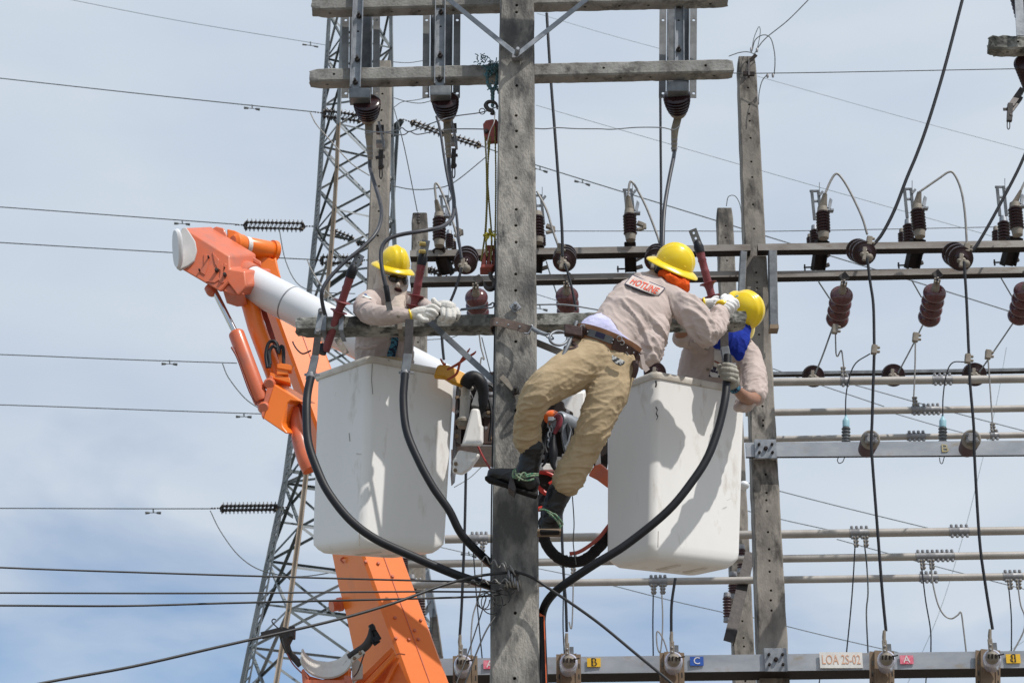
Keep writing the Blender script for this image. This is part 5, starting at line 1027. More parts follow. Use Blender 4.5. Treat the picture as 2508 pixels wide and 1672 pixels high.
def curl(a, b, turns, rad, rpx, mat, name, Y=10.88, n_=60):
    P = []
    for k in range(n_):
        f = k / (n_ - 1); x = a[0] + (b[0] - a[0]) * f; y = a[1] + (b[1] - a[1]) * f; an = f * turns * 2 * math.pi; P.append(W(x, y + rad * math.cos(an), Y + rad * math.sin(an) * mpp(Y)))
    mb = MB(); mb.tube(P, rpx * mpp(Y), 5, smooth=False); return obj(name, mb, mat, t, angle=80)
curl((1180, 1364), (1262, 1400), 4, 7, 1.7, m_wirel, 'preformed_tie'); curl((1146, 1426), (1250, 1422), 4, 6, 1.7, m_wirel, 'preformed_tie'); curl((1230, 1376), (1262, 1398), 2.5, 5, 1.6, m_wirel, 'preformed_tie'); curl((1236, 1432), (1275, 1428), 5, 8, 2, m_cap, 'preformed_tie'); curl((1242, 1402), (1270, 1436), 4, 9, 2.2, m_clamp, 'spool_wire')
mb = MB(); mb.lathe(W(1258, 1398, 10.93), W(1262, 1440, 10.93), [(0, .02), (.15, .035), (.4, .022), (.6, .022), (.85, .035), (1, .02)], 12); obj('spool', mb, m_iron, t)
for (cx, cy, rx, ry, ph) in ((1185, 1468, 14, 22, 0), (1205, 1475, 26, 28, 1), (1190, 1472, 22, 20, 2), (1240, 1447, 20, 9, 0), (1228, 1462, 22, 20, 1)):
    mb = MB(); mb.tube([W(cx + rx * math.cos(a_ + ph), cy + ry * math.sin(a_ + ph), 10.86 + .02 * math.sin(3 * a_)) for a_ in np.linspace(0, 6.0, 14)], 1.3 * mpp(11), 5); obj('wire_loop', mb, m_wireb, t, angle=80)
# leather strap round the pole, snap hook and ring of the climber
t = thing('pole_strap', W(1258, 800, 10.9), 'taupe leather safety strap wrapped round the centre pole with snap hook and ring', 'safety strap')
def ribbon(pts, h, th, mat, name, parent, Yf, sub=6):
    C = catmull([W(x, y, Y) for (x, y, Y) in pts], sub); mb = MB(); rings = []
    for i, p in enumerate(C):
        tt = (C[min(i + 1, len(C) - 1)] - C[max(0, i - 1)]).normalized(); up = (Zv - tt * Zv.dot(tt)).normalized(); o_ = tt.cross(up)
        rings.append([p + up * h / 2, p + up * h / 2 + o_ * th, p - up * h / 2 + o_ * th, p - up * h / 2])
    mb.loft(rings); return obj(name, mb, mat, parent, angle=30)
ribbon([(1218, 820, 11.3), (1204, 800, 11.12), (1206, 789, 10.97), (1222, 789, 10.95), (1258, 797, 10.945), (1290, 806, 10.93), (1301, 809, 10.9)], .054, .006, m_strap, 'leather_band', t, 0)
for x in (1217, 1245, 1273):
    mb = MB(); mb.bolt(W(x, 791 + (x - 1217) * .16, 10.93), (0, -1, 0), .007, .006); obj('rivet', mb, m_galv, t)
mb = MB(); mb.tube([W(*p) for p in ((1284, 816, 10.88), (1294, 816, 10.88), (1304, 800, 10.88), (1300, 796, 10.88))], .005, 6); mb.tube([W(*p) for p in ((1304, 804, 10.86), (1318, 812, 10.85), (1340, 820, 10.83))], [.012, .014, .012], 8); mb.tube([W(*p) for p in ((1336, 818, 10.82), (1348, 818, 10.82), (1355, 828, 10.82), (1350, 830, 10.82), (1338, 824, 10.82))], .006, 6); obj('snap_hook', mb, m_galv, t)
mb = MB(); mb.tube([W(1368 + 22 * math.cos(a_), 828 + 17 * math.sin(a_), 10.8 + .04 * math.cos(a_)) for a_ in np.linspace(0, 6.28, 18)], 3.4 * mpp(10.8), 8); obj('d_ring', mb, m_galv, t, angle=80)
# ================================================================== aerial lift: buckets, boom and gear between them
def rrect(o_, r, l, x0, x1, y0, y1, rad, z, n=5):
    P = []
    for (cx, cy, a0) in ((x1 - rad, y1 - rad, 0), (x0 + rad, y1 - rad, 90), (x0 + rad, y0 + rad, 180), (x1 - rad, y0 + rad, 270)):
        for k in range(n):
            a = math.radians(a0 + 90 * k / (n - 1)); P.append(o_ + r * (cx + rad * math.cos(a)) + l * (cy + rad * math.sin(a)) + Zv * z)
    return P
def bucket(near, nearb, Y, lv_, rv_, tilt, label):
    # near upper corner, near lower corner, side vectors (metres) of the two visible faces; the floor rises slightly to the back
    N_ = W(near[0], near[1], Y); zb = W(nearb[0], nearb[1], Y + .02).z; H = N_.z - zb
    l, r = V((*lv_, 0)), V((*rv_, 0)); ll, lr = l.length, r.length; l.normalize(); r.normalize(); O = V((N_.x, N_.y, zb))
    dx = W(nearb[0], nearb[1], Y + .02).x - N_.x
    t = thing('aerial_bucket', O + (r * lr + l * ll) / 2, label, 'bucket', 'white buckets of the aerial lift')
    def R(z, ins, rad=.04):
        P = rrect(O, r, l, ins, lr - ins, ins, ll - ins, rad, z); k = 1 - z / H
        return [p + Zv * tilt * k * max(0, (p - O).y) + V((dx * k, 0, 0)) for p in P]
    tp = .016
    rings = [R(0, tp + .07, .03), R(.006, tp + .04, .045), R(.03, tp + .014, .06), R(.06, tp + .003), R(.1, tp)]
    for k in range(1, 8): rings.append(R(.1 + (H - .16) * k / 7, tp * (1 - k / 7)))
    outer = rings + [R(H - .045, 0)]
    inner = [R(H - .045, .012), R(H * .5, .02 + tp * .5), R(.12, .02 + tp)]
    mb = MB(); mb.loft(outer + [R(H - .012, .0), R(H - .012, .014)] + inner + [R(.08, .06 + tp)]); obj('shell', mb, m_gel, t, angle=50, wn=True)
    lip = [R(H - .042, -.001), R(H - .04, -.009), R(H - .02, -.014), R(H, -.011), R(H + .004, -.006), R(H + .002, .012), R(H - .03, .014)]
    mb = MB(); n = len(lip[0]); mb.add([x for g_ in lip for x in g_], [(i * n + k, i * n + (k + 1) % n, ((i + 1) % len(lip)) * n + (k + 1) % n, ((i + 1) % len(lip)) * n + k) for i in range(len(lip)) for k in range(n)]); obj('rim', mb, m_rim, t, angle=60, wn=True)
    for u in (.36, .64):
        a, b = O + r * lr * u + l * ll * .3, O + r * lr * u + l * ll * .72; a.z += tilt * (a - O).y - .002; b.z += tilt * (b - O).y - .002
        mb = MB(); mb.bar(a, b, .03, .006); obj('base_rib', mb, m_rim, t)
    return t, N_, r, l, zb, H
bk1 = bucket((906, 872), (884, 1342), 11.52, (-.36, .30), (.53, .26), .18, 'left white fibreglass bucket carrying the worker with sunglasses')
bk2 = bucket((1604, 911), (1594, 1367), 11.5, (-.29, .30), (.59, .27), .08, 'right white fibreglass bucket carrying the crouched worker')
def face_point(bk, px, py, side):      # point on a visible bucket face
    t, N_, r, l, zb, H = bk; d = ray(px, py); n_ = (r if side > 0 else l).cross(Zv); return CAMP + d * ((N_ - CAMP).dot(n_) / d.dot(n_))
for bk, side, L in ((bk2, 1, [(1606, 996), (1610, 1004), (1607, 1012), (1611, 1020), (1608, 1027)]), (bk2, 1, [(1606, 932), (1607, 942), (1605, 948)]), (bk1, -1, [(872, 1110), (885, 1111)]),
                    (bk1, 1, [(912, 890), (910, 930), (913, 965)]), (bk1, -1, [(855, 1060), (857, 1080)]), (bk2, 1, [(1780, 1225), (1790, 1220)]), (bk1, -1, [(880, 1300), (881, 1335)]), (bk2, 1, [(1612, 1300), (1611, 1340)])):
    P = [face_point(bk, x, y, side) + CB * .004 for x, y in L]; dark = L[0] in ((1606, 996), (1606, 932)); mb = MB()
    mb.tube(P, .006 if dark else .0022, 5, smooth=False, flat=.3); obj('scuff_mark', mb, m_black if dark else m_cap, bk[0])
# cleat blob of reflection tape etc.
mb = MB(); mb.prism([W(1070, 895, 11.6), W(1078, 891, 11.6), W(1100, 893, 11.63), W(1142, 914, 11.68), (W(1132, 944, 11.66)), W(1107, 935, 11.6), W(1088, 924, 11.58), W(1062, 921, 11.56)], V((0, .05, 0))); single('leather_glove_cuff', mb, m_yleath, 'folded yellow leather gauntlet clipped over the rim of the left bucket', 'gauntlet', bevel=.012)
t = thing('pliers', W(1120, 900, 11.54), 'red-handled cutters stuck in the yellow gauntlet on the left bucket', 'pliers')
for p in ([(1095, 930), (1118, 915), (1128, 885), (1145, 862), (1151, 853)], [(1095, 905), (1118, 893), (1140, 878), (1160, 866), (1166, 860)], [(1079, 879), (1086, 890), (1092, 892)]):
    mb = MB(); mb.tube([W(x, y, 11.52) for x, y in p], [.009, .013, .012, .011, .006][:len(p)], 8, flat=.6); obj('handle', mb, m_redp, t)
# the boom
lift = thing('boom_lift', W(900, 1700, 13.0), 'orange articulated boom with white fibreglass upper arm behind the left bucket', 'boom lift'); lift.location.z = 0; LOC[lift.name] = V(lift.location)
YU = 12.95
ua, ub = W(598, 685, YU), W(1190, 995, 12.45); uax = (ub - ua).normalized()
mb = MB(); mb.lathe(ua, ub, [(0, .122), (.02, .126), (.45, .131), (1, .135)], 40); obj('upper_arm', mb, m_whitep, lift)
c = ua + uax * .42; mb = MB(); mb.lathe(c, c + uax * .012, [(0, .1285), (1, .1285)], 40); obj('arm_seam', mb, m_clamp, lift)
mb = MB(); mb.lathe(ua - uax * .06, ua + uax * .055, [(0, .12), (.3, .136), (.97, .136), (1, .13)], 36); obj('collar', mb, m_orand, lift)
def px3(L, Y): return [W(x, y, Y) for x, y in L]
def ext(x, y, dx, dy, Y, dY): return W(x + dx, y + dy, Y + dY) - W(x, y, Y)
e1 = ext(500, 600, 66, -4, 12.7, .3)
mb = MB(); mb.prism(px3([(449, 557), (563, 627), (564, 658), (600, 664), (604, 700), (582, 726), (558, 694), (540, 716), (437, 656), (431, 615)], 12.7), e1); obj('elbow_casting', mb, m_orand, lift, bevel=.012)
mb = MB(); mb.prism(px3([(559, 695), (600, 720), (572, 722), (545, 713)], 12.72), V((0, .2, 0))); obj('casting_foot', mb, m_orand, lift, bevel=.008)
# raised marks and panels on the casting
for poly in ([(499, 622), (512, 626), (509, 652), (502, 673), (487, 665), (499, 652)], [(520, 617), (537, 637), (533, 656), (526, 646)], [(530, 655), (542, 645), (553, 655), (546, 672), (543, 695), (536, 688), (540, 662)], [(548, 643), (554, 647), (549, 690), (543, 694)], [(504, 689), (526, 687), (533, 677), (538, 684), (526, 692)]):
    mb = MB(); mb.prism(px3(poly, 12.692), V((0, .01, 0))); obj('raised_mark', mb, m_orand, lift, bevel=.002)
for (x, y) in ((531, 663), (551, 674), (511, 631), (489, 663)):
    mb = MB(); mb.bolt(W(x, y, 12.69), (0, -1, 0), .014 if x > 525 else .007, .03); obj('bolt', mb, m_iron, lift)
mb = MB(); e = CD(-.78, -.12, .55); cc = W(441, 608, 12.62); a1 = CD(.15, .97, .1); a1 = (a1 - e * a1.dot(e)).normalized(); a2 = e.cross(a1).normalized()
def disc(c, e, a1, a2, r1, r2, th, n=36, p_=2.4):
    rings = []
    for (f, z) in ((.9, 0), (1, .01), (1, th - .015), (.93, th)):
        rings.append([c + e * z + a1 * r1 * f * math.copysign(abs(math.cos(2 * math.pi * k / n)) ** (2 / p_), math.cos(2 * math.pi * k / n)) + a2 * r2 * f * math.copysign(abs(math.sin(2 * math.pi * k / n)) ** (2 / p_), math.sin(2 * math.pi * k / n)) for k in range(n)])
    return rings
mb.loft(disc(cc, e, a1, a2, .138, .052, .035)); obj('end_cap', mb, m_whitep, lift, angle=50)
mb = MB(); mb.prism(px3([(455, 556), (462, 565), (478, 590), (482, 612), (476, 637), (462, 650), (440, 660), (431, 654), (432, 590), (446, 558)], 12.675), V((0, .03, 0))); obj('end_flange', mb, mk('flange_white', (.6, .58, .57), None, 5, .5), lift, bevel=.006)
# hinge lugs, motor and link plates
m_o = m_oran
for (poly, Y, d, mt) in (([(521, 571), (522, 557), (530, 554), (548, 558), (556, 575), (556, 592), (548, 590)], 12.98, .03, m_orand), ([(556, 560), (575, 564), (597, 575), (601, 590), (585, 606), (556, 590)], 13.05, .04, m_o), ([(523, 572), (556, 590), (640, 640), (638, 652), (560, 610), (522, 580)], 12.96, .03, m_orand)):
    mb = MB(); mb.prism(px3(poly, Y), V((0, d, 0))); obj('hinge_lug', mb, mt, lift, bevel=.008)
mb = MB(); a, b = W(598, 601, 13.1), W(667, 614, 13.25); mb.lathe(a, b, [(0, .06), (.04, .066), (.95, .066), (1, .06)], 30); obj('swing_motor', mb, m_o, lift)
mb = MB(); d = (b - a).normalized(); mb.lathe(a - d * .10, a, [(0, .055), (.2, .075), (.8, .075), (1, .062)], 26); obj('motor_flange', mb, m_o, lift); mb = MB(); mb.lathe(b - d * .01, b + d * .03, [(0, .066), (.1, .078), (.9, .078), (1, .07)], 26); obj('motor_flange', mb, m_o, lift)
mb = MB(); mb.lathe(a + d * .002, a + d * .035, [(0, .0675), (1, .0675)], 30); obj('warning_band', mb, m_white, lift)
mb = MB(); mb.prism(px3([(604, 608), (668, 634), (676, 628), (680, 650), (688, 680), (660, 690), (600, 650)], 13.2), V((0, .06, 0))); obj('elbow_plate', mb, m_o, lift, bevel=.01)
# lower boom: box beam turned like the buckets
axl = (W(1178, 2100, 13.35) - W(640, 690, 13.35)).normalized()
fr = V((math.cos(math.radians(27)), math.sin(math.radians(27)), 0)); fr = (fr - axl * fr.dot(axl)).normalized(); fl = axl.cross(fr).normalized()
if fl.y < 0: fl = -fl
E0 = W(622, 700, 13.35)     # near long edge
def on_edge(y):
    p0, p1 = (650, 700), (1012, 1704); return W(p0[0] + (p1[0] - p0[0]) * (y - p0[1]) / (p1[1] - p0[1]), y, 13.35)
e0, e1_ = on_edge(735), on_edge(2150); axl = (e1_ - e0).normalized()
fr = V((math.cos(math.radians(25)), math.sin(math.radians(25)), 0)); fr = (fr - axl * fr.dot(axl)).normalized(); fl = axl.cross(fr).normalized()
if fl.y < 0: fl = -fl
wB, dB = .285, .46
L_ = (e1_ - e0).length
rings = []
for (yy, dd) in ((735, .12), (1000, .13), (1140, .24), (1290, .40), (1360, .47), (1430, .51), (1530, .60), (2150, .62)):
    p = on_edge(yy); ch = .018; ww = wB * (1 + .05 * (yy - 735) / 600 if yy < 1335 else 1.05)
    rings.append([p + fr * ch, p + fr * (ww - ch), p + fr * ww + fl * ch, p + fr * ww + fl * dd, p + fl * dd, p + fl * ch])
mb = MB(); mb.loft(rings); obj('lower_boom', mb, m_oran, lift, smooth=False)
nf = -fl
mb = MB(); mb.bar(e0 + fr * wB * .52 + nf * .002, e1_ + fr * wB * .55 + nf * .002, .006, .004, fl); obj('weld_seam', mb, m_orand, lift)
for (x, y) in ((895, 1375), (926, 1379), (961, 1411), (967, 1512), (1030, 1518), (1015, 1543), (969, 1562), (1001, 1565), (1024, 1565)):
    d = ray(x, y); tt = (e0 - CAMP).dot(nf) / d.dot(nf); p = CAMP + d * tt; mb = MB(); mb.bolt(p, nf, .013, .012); obj('bolt', mb, m_orand, lift)
nl = -fr
def on_left(x, y):
    d = ray(x, y); return CAMP + d * ((e0 - CAMP).dot(nl) / d.dot(nl))
p = on_left(833, 1479); mb = MB(); mb.lathe(p - nl * .01, p + nl * .07, [(0, .05), (.3, .05), (.33, .042), (1, .042)], 20); obj('pin_boss', mb, m_orand, lift)
p = on_left(842, 1368); mb = MB(); mb.tube([p + nl * .0 + Zv * .01, p + nl * .025, p - Zv * .03], .007, 6); obj('lifting_eye', mb, m_orand, lift)
# levelling link tube and cylinder
mb = MB(); mb.tube([W(608, 728, 12.95), W(628, 800, 12.95), W(668, 905, 12.95), W(690, 965, 12.98)], [.062] * 4, 24, smooth=False); obj('levelling_link', mb, m_oran, lift)
mb = MB(); mb.bar(W(640, 745, 13.03), W(692, 900, 13.03), .035, .03); obj('link_edge', mb, m_red, lift)
mb = MB(); mb.tube([W(524, 710, 12.85), W(584, 830, 12.85)], .022, 20, smooth=False); obj('cylinder_rod', mb, m_chrome, lift)
mb = MB(); ca, cb_ = W(577, 812, 12.85), W(641, 984, 12.85); mb.lathe(ca, cb_, [(0, .04), (.02, .052), (.04, .055), (.97, .055), (1, .05)], 30); obj('cylinder_barrel', mb, m_orand, lift)
mb = MB(); mb.tube([W(567, 850, 12.82), W(583, 880, 12.82), W(612, 960, 12.82), W(634, 995, 12.82)], .008, 6); obj('hydraulic_line', mb, m_red, lift)
mb = MB(); mb.tube([W(508, 702, 12.85), W(520, 712, 12.85), W(528, 712, 12.85)], [.03, .045, .03], 14); obj('rod_eye', mb, m_orand, lift)
# bracket at the cylinder foot
mb = MB(); mb.prism(px3([(660, 918), (667, 920), (672, 940), (644, 1023), (640, 1016), (641, 1000), (650, 965)], 12.8), V((0, .04, 0))); obj('bracket_ear', mb, m_orand, lift, bevel=.004)
for (x, y) in ((659, 940), (645, 998)):
    mb = MB(); mb.lathe(W(x, y, 12.79), W(x + 3, y, 12.86), [(0, .03), (.3, .042), (1, .042)], 16); obj('pin', mb, m_orand, lift)
mb = MB(); mb.prism(px3([(671, 940), (742, 984), (712, 981), (704, 987), (697, 1012), (691, 1033), (693, 1044), (705, 1059), (700, 1062), (644, 1024)], 12.8), ext(690, 1000, 34, 4, 12.8, .22)); obj('foot_bracket', mb, m_oran, lift, bevel=.01)
mb = MB(); mb.prism(px3([(704, 987), (712, 981), (735, 985), (745, 1000), (752, 1040), (730, 1083), (716, 1075), (706, 1058), (693, 1044), (692, 1033)], 12.96), V((0, .02, 0))); obj('bracket_recess', mb, m_red, lift)
mb = MB(); mb.tube([W(722, 1000, 12.94), W(730, 1060, 12.92), W(748, 1120, 12.9), W(762, 1150, 12.9)], [.03, .05, .06, .06], 16); obj('link_end', mb, m_orand, lift)
mb = MB(); mb.prism(px3([(712, 1060), (726, 1058), (729, 1084), (717, 1075)], 12.88), V((0, .1, 0))); obj('guide_lug', mb, m_orand, lift, bevel=.004)
mb = MB(); mb.box(W(700, 902, 12.83), V((.05, 0, -.01)), V((0, .03, 0)), V((.01, 0, .02))); mb.box(W(693, 908, 12.84), V((.04, 0, 0)), V((0, .03, 0)), V((0, 0, .04))); mb.bar(W(683, 848, 12.86), W(690, 892, 12.84), .03, .03); mb.box(W(687, 930, 12.86), V((.07, 0, -.02)), V((0, .04, 0)), V((0, 0, .02))); obj('valve_block', mb, m_oran, lift, bevel=.005)
for p in ([(655, 900), (651, 870), (657, 842), (668, 835), (678, 842), (680, 860)], [(662, 892), (660, 862), (668, 848), (678, 852)], [(681, 865), (688, 848), (694, 855), (695, 898)], [(657, 860), (660, 885), (660, 900)]):
    mb = MB(); mb.tube([W(x, y, 12.82) for x, y in p], .012, 8); obj('hydraulic_hose', mb, m_rub, lift)
# rest cradle low on the boom
cr_ = thing('boom_rest', W(800, 1660, 12.6), 'worn white boom rest cradle with black side arms at the bottom left', 'boom rest')
def arc(cx, cy, rx, ry, a0, a1, n=14): return [(cx + rx * math.cos(math.radians(a0 + (a1 - a0) * k / (n - 1))), cy + ry * math.sin(math.radians(a0 + (a1 - a0) * k / (n - 1)))) for k in range(n)]
up_ = arc(797, 1588, 62, 42, 165, 25); dn = arc(800, 1602, 68, 60, 165, 20)
mb = MB(); P0 = [W(x, y, 12.62) for x, y in dn]; P1_ = [W(x, y, 12.86) for x, y in arc(797, 1580, 60, 44, 168, 18)]
th = .012
for k in range(13):
    a, b, c, d = P0[k], P0[k + 1], P1_[k + 1], P1_[k]; nn = (b - a).cross(d - a).normalized() * th
    mb.add([a, b, c, d, a + nn, b + nn, c + nn, d + nn], [(0, 1, 2, 3), (7, 6, 5, 4), (0, 4, 5, 1), (1, 5, 6, 2), (2, 6, 7, 3), (3, 7, 4, 0)])
obj('cradle_plate', mb, m_worn, cr_, angle=45)
mb = MB()
mb.prism(px3([(741, 1636), (760, 1655), (790, 1663), (825, 1655), (855, 1625), (850, 1672), (745, 1672)], 12.66), V((0, .2, 0))); obj('support_box', mb, m_oran, cr_)
mb = MB(); mb.prism(px3([(738, 1640), (744, 1636), (755, 1656), (757, 1720), (745, 1720)], 12.6), V((0, .25, 0))); mb.prism(px3([(752, 1664), (845, 1664), (845, 1720), (752, 1720)], 12.6), V((0, .3, 0))); mb.prism(px3([(842, 1652), (860, 1655), (862, 1720), (842, 1720)], 12.62), V((0, .25, 0))); obj('support_frame', mb, m_orand, cr_, bevel=.004)
mb = MB(); mb.prism(px3([(860, 1609), (888, 1590), (895, 1597), (862, 1622)], 12.6), V((0, .03, 0))); obj('side_plate', mb, m_worn, cr_, bevel=.003)
for (x, y) in ((868, 1611), (882, 1598)):
    mb = MB(); mb.bolt(W(x, y, 12.595), (0, -1, 0), .012, .012); obj('bolt', mb, m_brown, cr_)
mb = MB(); mb.prism(px3([(862, 1625), (874, 1612), (888, 1625), (888, 1660), (862, 1665)], 12.8), V((0, .03, 0))); obj('rear_plate', mb, m_worn, cr_)
for p, rr in (([(736, 1628), (722, 1612), (708, 1596), (700, 1575), (697, 1552)], [.014, .014, .014, .018, .025]), ([(852, 1608), (875, 1595), (895, 1582), (908, 1562), (912, 1540), (908, 1530)], [.012, .016, .018, .018, .015, .012])):
    mb = MB(); mb.tube([W(x, y, 12.7) for x, y in p], rr, 10, flat=1.6); obj('guide_arm', mb, m_iron, cr_)
mb = MB(); mb.bar(W(908, 1530, 12.68), W(916, 1545, 12.68), .05, .03); mb.bar(W(916, 1543, 12.68), W(930, 1566, 12.68), .012, .03); mb.bar(W(929, 1566, 12.68), W(914, 1577, 12.68), .012, .03); mb.bar(W(918, 1561, 12.68), W(924, 1572, 12.68), .05, .03); mb.bar(W(908, 1540, 12.68), W(914, 1575, 12.68), .014, .03); obj('latch', mb, m_rub, cr_, bevel=.004)
mb = MB(); mb.box(W(702, 1552, 12.66), V((.035, 0, -.012)), V((0, .03, 0)), V((.01, 0, .03))); mb.box(W(716, 1549, 12.65), V((.018, 0, 0)), V((0, .04, 0)), V((0, 0, .035))); mb.bar(W(640, 1556, 12.66), W(690, 1543, 12.66), .04, .04); mb.tube([W(704, 1562, 12.66), W(703, 1580, 12.66), W(707, 1600, 12.66)], [.04, .022, .01], 8); obj('catch', mb, m_iron, cr_, bevel=.006)
wire([(686, 1542, 12.66), (670, 1527, 12.66), (666, 1520, 12.66), (670, 1515, 12.66), (676, 1517, 12.66)], 1.5, m_iron, None, 'spring_hook', parent=cr_); wire([(703, 1600, 12.62), (720, 1628, 12.62), (754, 1661, 12.6)], 1.7, m_red, None, 'tie_cord', parent=cr_); wire([(892, 1600, 12.58), (878, 1640, 12.58), (866, 1657, 12.58)], 1.7, m_leathd, None, 'tie_cord', parent=cr_)
bx = thing('boom_turret_box', W(940, 1690, 12.9), 'orange open channel in front of the lower boom at the bottom edge', 'boom bracket')
mb = MB(); mb.prism(px3([(868, 1672), (958, 1583), (966, 1592), (880, 1680)], 12.85), V((0, .25, 0))); mb.prism(px3([(880, 1682), (966, 1594), (970, 1602), (893, 1690)], 12.8), V((0, .05, 0))); obj('upper_flange', mb, m_oran, bx, bevel=.004)
mb = MB(); mb.prism(px3([(883, 1676), (966, 1600), (1000, 1672), (1020, 1760), (860, 1760)], 12.95), V((0, .03, 0))); obj('web', mb, m_oran, bx); mb = MB(); mb.bar(W(975, 1612, 12.9), W(937, 1690, 12.9), .02, .05); obj('stiffener', mb, m_oran, bx)
wire([(970, 1603, 12.8), (978, 1600, 12.8), (992, 1602, 12.8)], 1.6, m_orand, 'small orange wire hook on the boom face', 'wire_hook', 'hook')
# gear between the buckets --------------------------------------------------
gear = thing('bucket_mount', W(1200, 1120, 12.0), 'grey and white bucket mount with winch drum behind the centre pole', 'bucket mount')
def gp(poly, Y, d, mt, name='cover', bevel=.008): 
    mb = MB(); mb.prism(px3(poly, Y), V((0, d, 0)) if not isinstance(d, V) else d); return obj(name, mb, mt, gear, bevel=bevel)
gp([(1118, 935), (1132, 945), (1122, 1060), (1112, 1155), (1103, 1165), (1108, 1100)], 11.9, .2, m_clamp, 'side_plate')
gp([(1128, 935), (1215, 940), (1215, 1090), (1125, 1088)], 12.15, .05, m_under_st, 'back_plate')
mb = MB(); mb.lathe(W(1142, 948, 11.75), W(1136, 1030, 11.75), [(0, .045), (.04, .045), (.05, .03), (.3, .029), (.31, .036), (.35, .036), (.36, .032), (.93, .03), (.94, .04), (1, .04)], 22); obj('link_cylinder', mb, m_worn, gear)
mb = MB(); mb.lathe(W(1136, 1028, 11.75), W(1135, 1046, 11.75), [(0, .042), (.2, .055), (.5, .055), (.55, .042), (1, .036)], 20); obj('link_foot', mb, m_cap, gear)
gp([(1168, 952), (1175, 962), (1176, 996), (1154, 991)], 11.68, .03, m_gel); gp([(1154, 1000), (1173, 1000), (1178, 1040), (1182, 1045), (1182, 1088), (1175, 1092), (1130, 1090)], 11.66, ext(1160, 1050, 3, 0, 11.66, .06), m_gel, 'cover', .014)
gp([(1155, 992), (1174, 997), (1173, 1001), (1154, 998)], 11.67, .05, m_black, 'gap_band', .001)
gp([(1123, 1101), (1173, 1110), (1170, 1120), (1150, 1148), (1130, 1162), (1108, 1158), (1109, 1128)], 11.7, ext(1140, 1130, 4, 2, 11.7, .08), m_gel, 'lower_guard', .012)
for (x, y) in ((1116, 1135), (1115, 1151)):
    mb = MB(); mb.bolt(W(x, y, 11.69), (0, -1, 0), .012, .01); obj('bolt', mb, m_brown, gear)
gp([(1115, 1085), (1215, 1090), (1215, 1093), (1112, 1093)], 11.9, .3, m_clamp, 'base_plate', .002)
mb = MB(); mb.tube([W(1138, 945, 11.68), W(1148, 930, 11.66), (W(1162, 925, 11.66)), W(1178, 938, 11.66), W(1184, 965, 11.68), W(1181, 995, 11.7), W(1176, 1018, 11.72)], [.04, .045, .045, .04, .034, .028, .008], 14); obj('black_sleeve', mb, m_rub, gear)
mb = MB(); mb.lathe(W(1202, 1020, 12.0), W(1230, 1018, 12.2), [(0, .18), (.1, .2), (.2, .2), (.22, .13), (.8, .13), (.82, .2), (.95, .2), (1, .18)], 34); obj('winch_drum', mb, m_drum, gear)
mb = MB(); mb.lathe(W(1199, 1021, 11.95), W(1203, 1020, 12.0), [(0, .21), (.5, .215), (1, .21)], 34); 
gp([(1186, 958), (1215, 960), (1215, 966), (1193, 966), (1192, 985), (1186, 985)], 11.9, .05, m_whitep, 'frame_plate', .004); gp([(1183, 995), (1215, 993), (1215, 1001), (1180, 1003)], 11.88, .08, m_under_st, 'cross_bar', .003)
mb = MB(); mb.ell(W(1202, 948, 12.1), V((.07, 0, 0)), V((0, .1, 0)), V((0, 0, .045))); obj('white_dome', mb, m_whitep, gear)
gp([(1172, 918), (1180, 916), (1188, 925), (1190, 960), (1180, 965)], 11.8, .05, m_galvd, 'frame_plate', .003)
gp([(1190, 912), (1215, 908), (1215, 935), (1200, 935)], 12.1, .1, m_leathd, 'dark_bracket', .004)
gp([(1146, 955), (1186, 950), (1186, 992), (1150, 990)], 11.95, .12, m_under_st, 'valve_body', .006)
gp([(1117, 950), (1131, 948), (1128, 1086), (1116, 1086)], 11.85, .05, m_iron, 'hinge_post', .004)
gp([(1186, 1004), (1214, 1002), (1214, 1086), (1184, 1086)], 11.93, .05, m_drum, 'drum_guard', .004)
for k, (x, y) in enumerate(((1120, 975), (1121, 1010), (1119, 1068), (1190, 975), (1196, 1012), (1190, 1050), (1206, 1075))):
    mb = MB(); mb.bolt(W(x, y, 11.83), (0, -1, 0), .014, .02); obj('bolt', mb, m_clamp if k % 2 else m_brown, gear)
for p in ([(1150, 960), (1160, 985), (1158, 1020), (1150, 1060)], [(1178, 950), (1196, 975), (1204, 1020), (1198, 1080)], [(1184, 940), (1208, 950), (1212, 990)], [(1128, 935), (1120, 960), (1124, 1000), (1118, 1050)]):
    mb = MB(); mb.tube([W(x, y, 11.82) for x, y in p], .009, 8); obj('hydraulic_hose', mb, m_rub, gear)
mb = MB(); mb.lathe(W(1197, 1000, 11.9), W(1200, 1000, 11.97), [(0, .03), (.2, .07), (.9, .075), (1, .06)], 24); obj('drum_hub', mb, m_clamp, gear)
for p in ([(1330, 1010), (1322, 1050), (1330, 1100)], [(1400, 1030), (1408, 1070), (1398, 1110)], [(1340, 1060), (1334, 1090), (1345, 1120), (1362, 1128)]):
    mb = MB(); mb.tube([W(x, y, 11.9) for x, y in p], .01, 8); obj('hydraulic_hose', mb, m_rub, gear)
for (x, y) in ((1326, 1030), (1337, 1012), (1380, 1118), (1390, 1010), (1330, 1120), (1345, 1080)):
    mb = MB(); mb.bolt(W(x, y, 11.94), (0, -1, 0), .014, .03); obj('bolt', mb, m_chrome if x % 2 else m_clamp, gear)
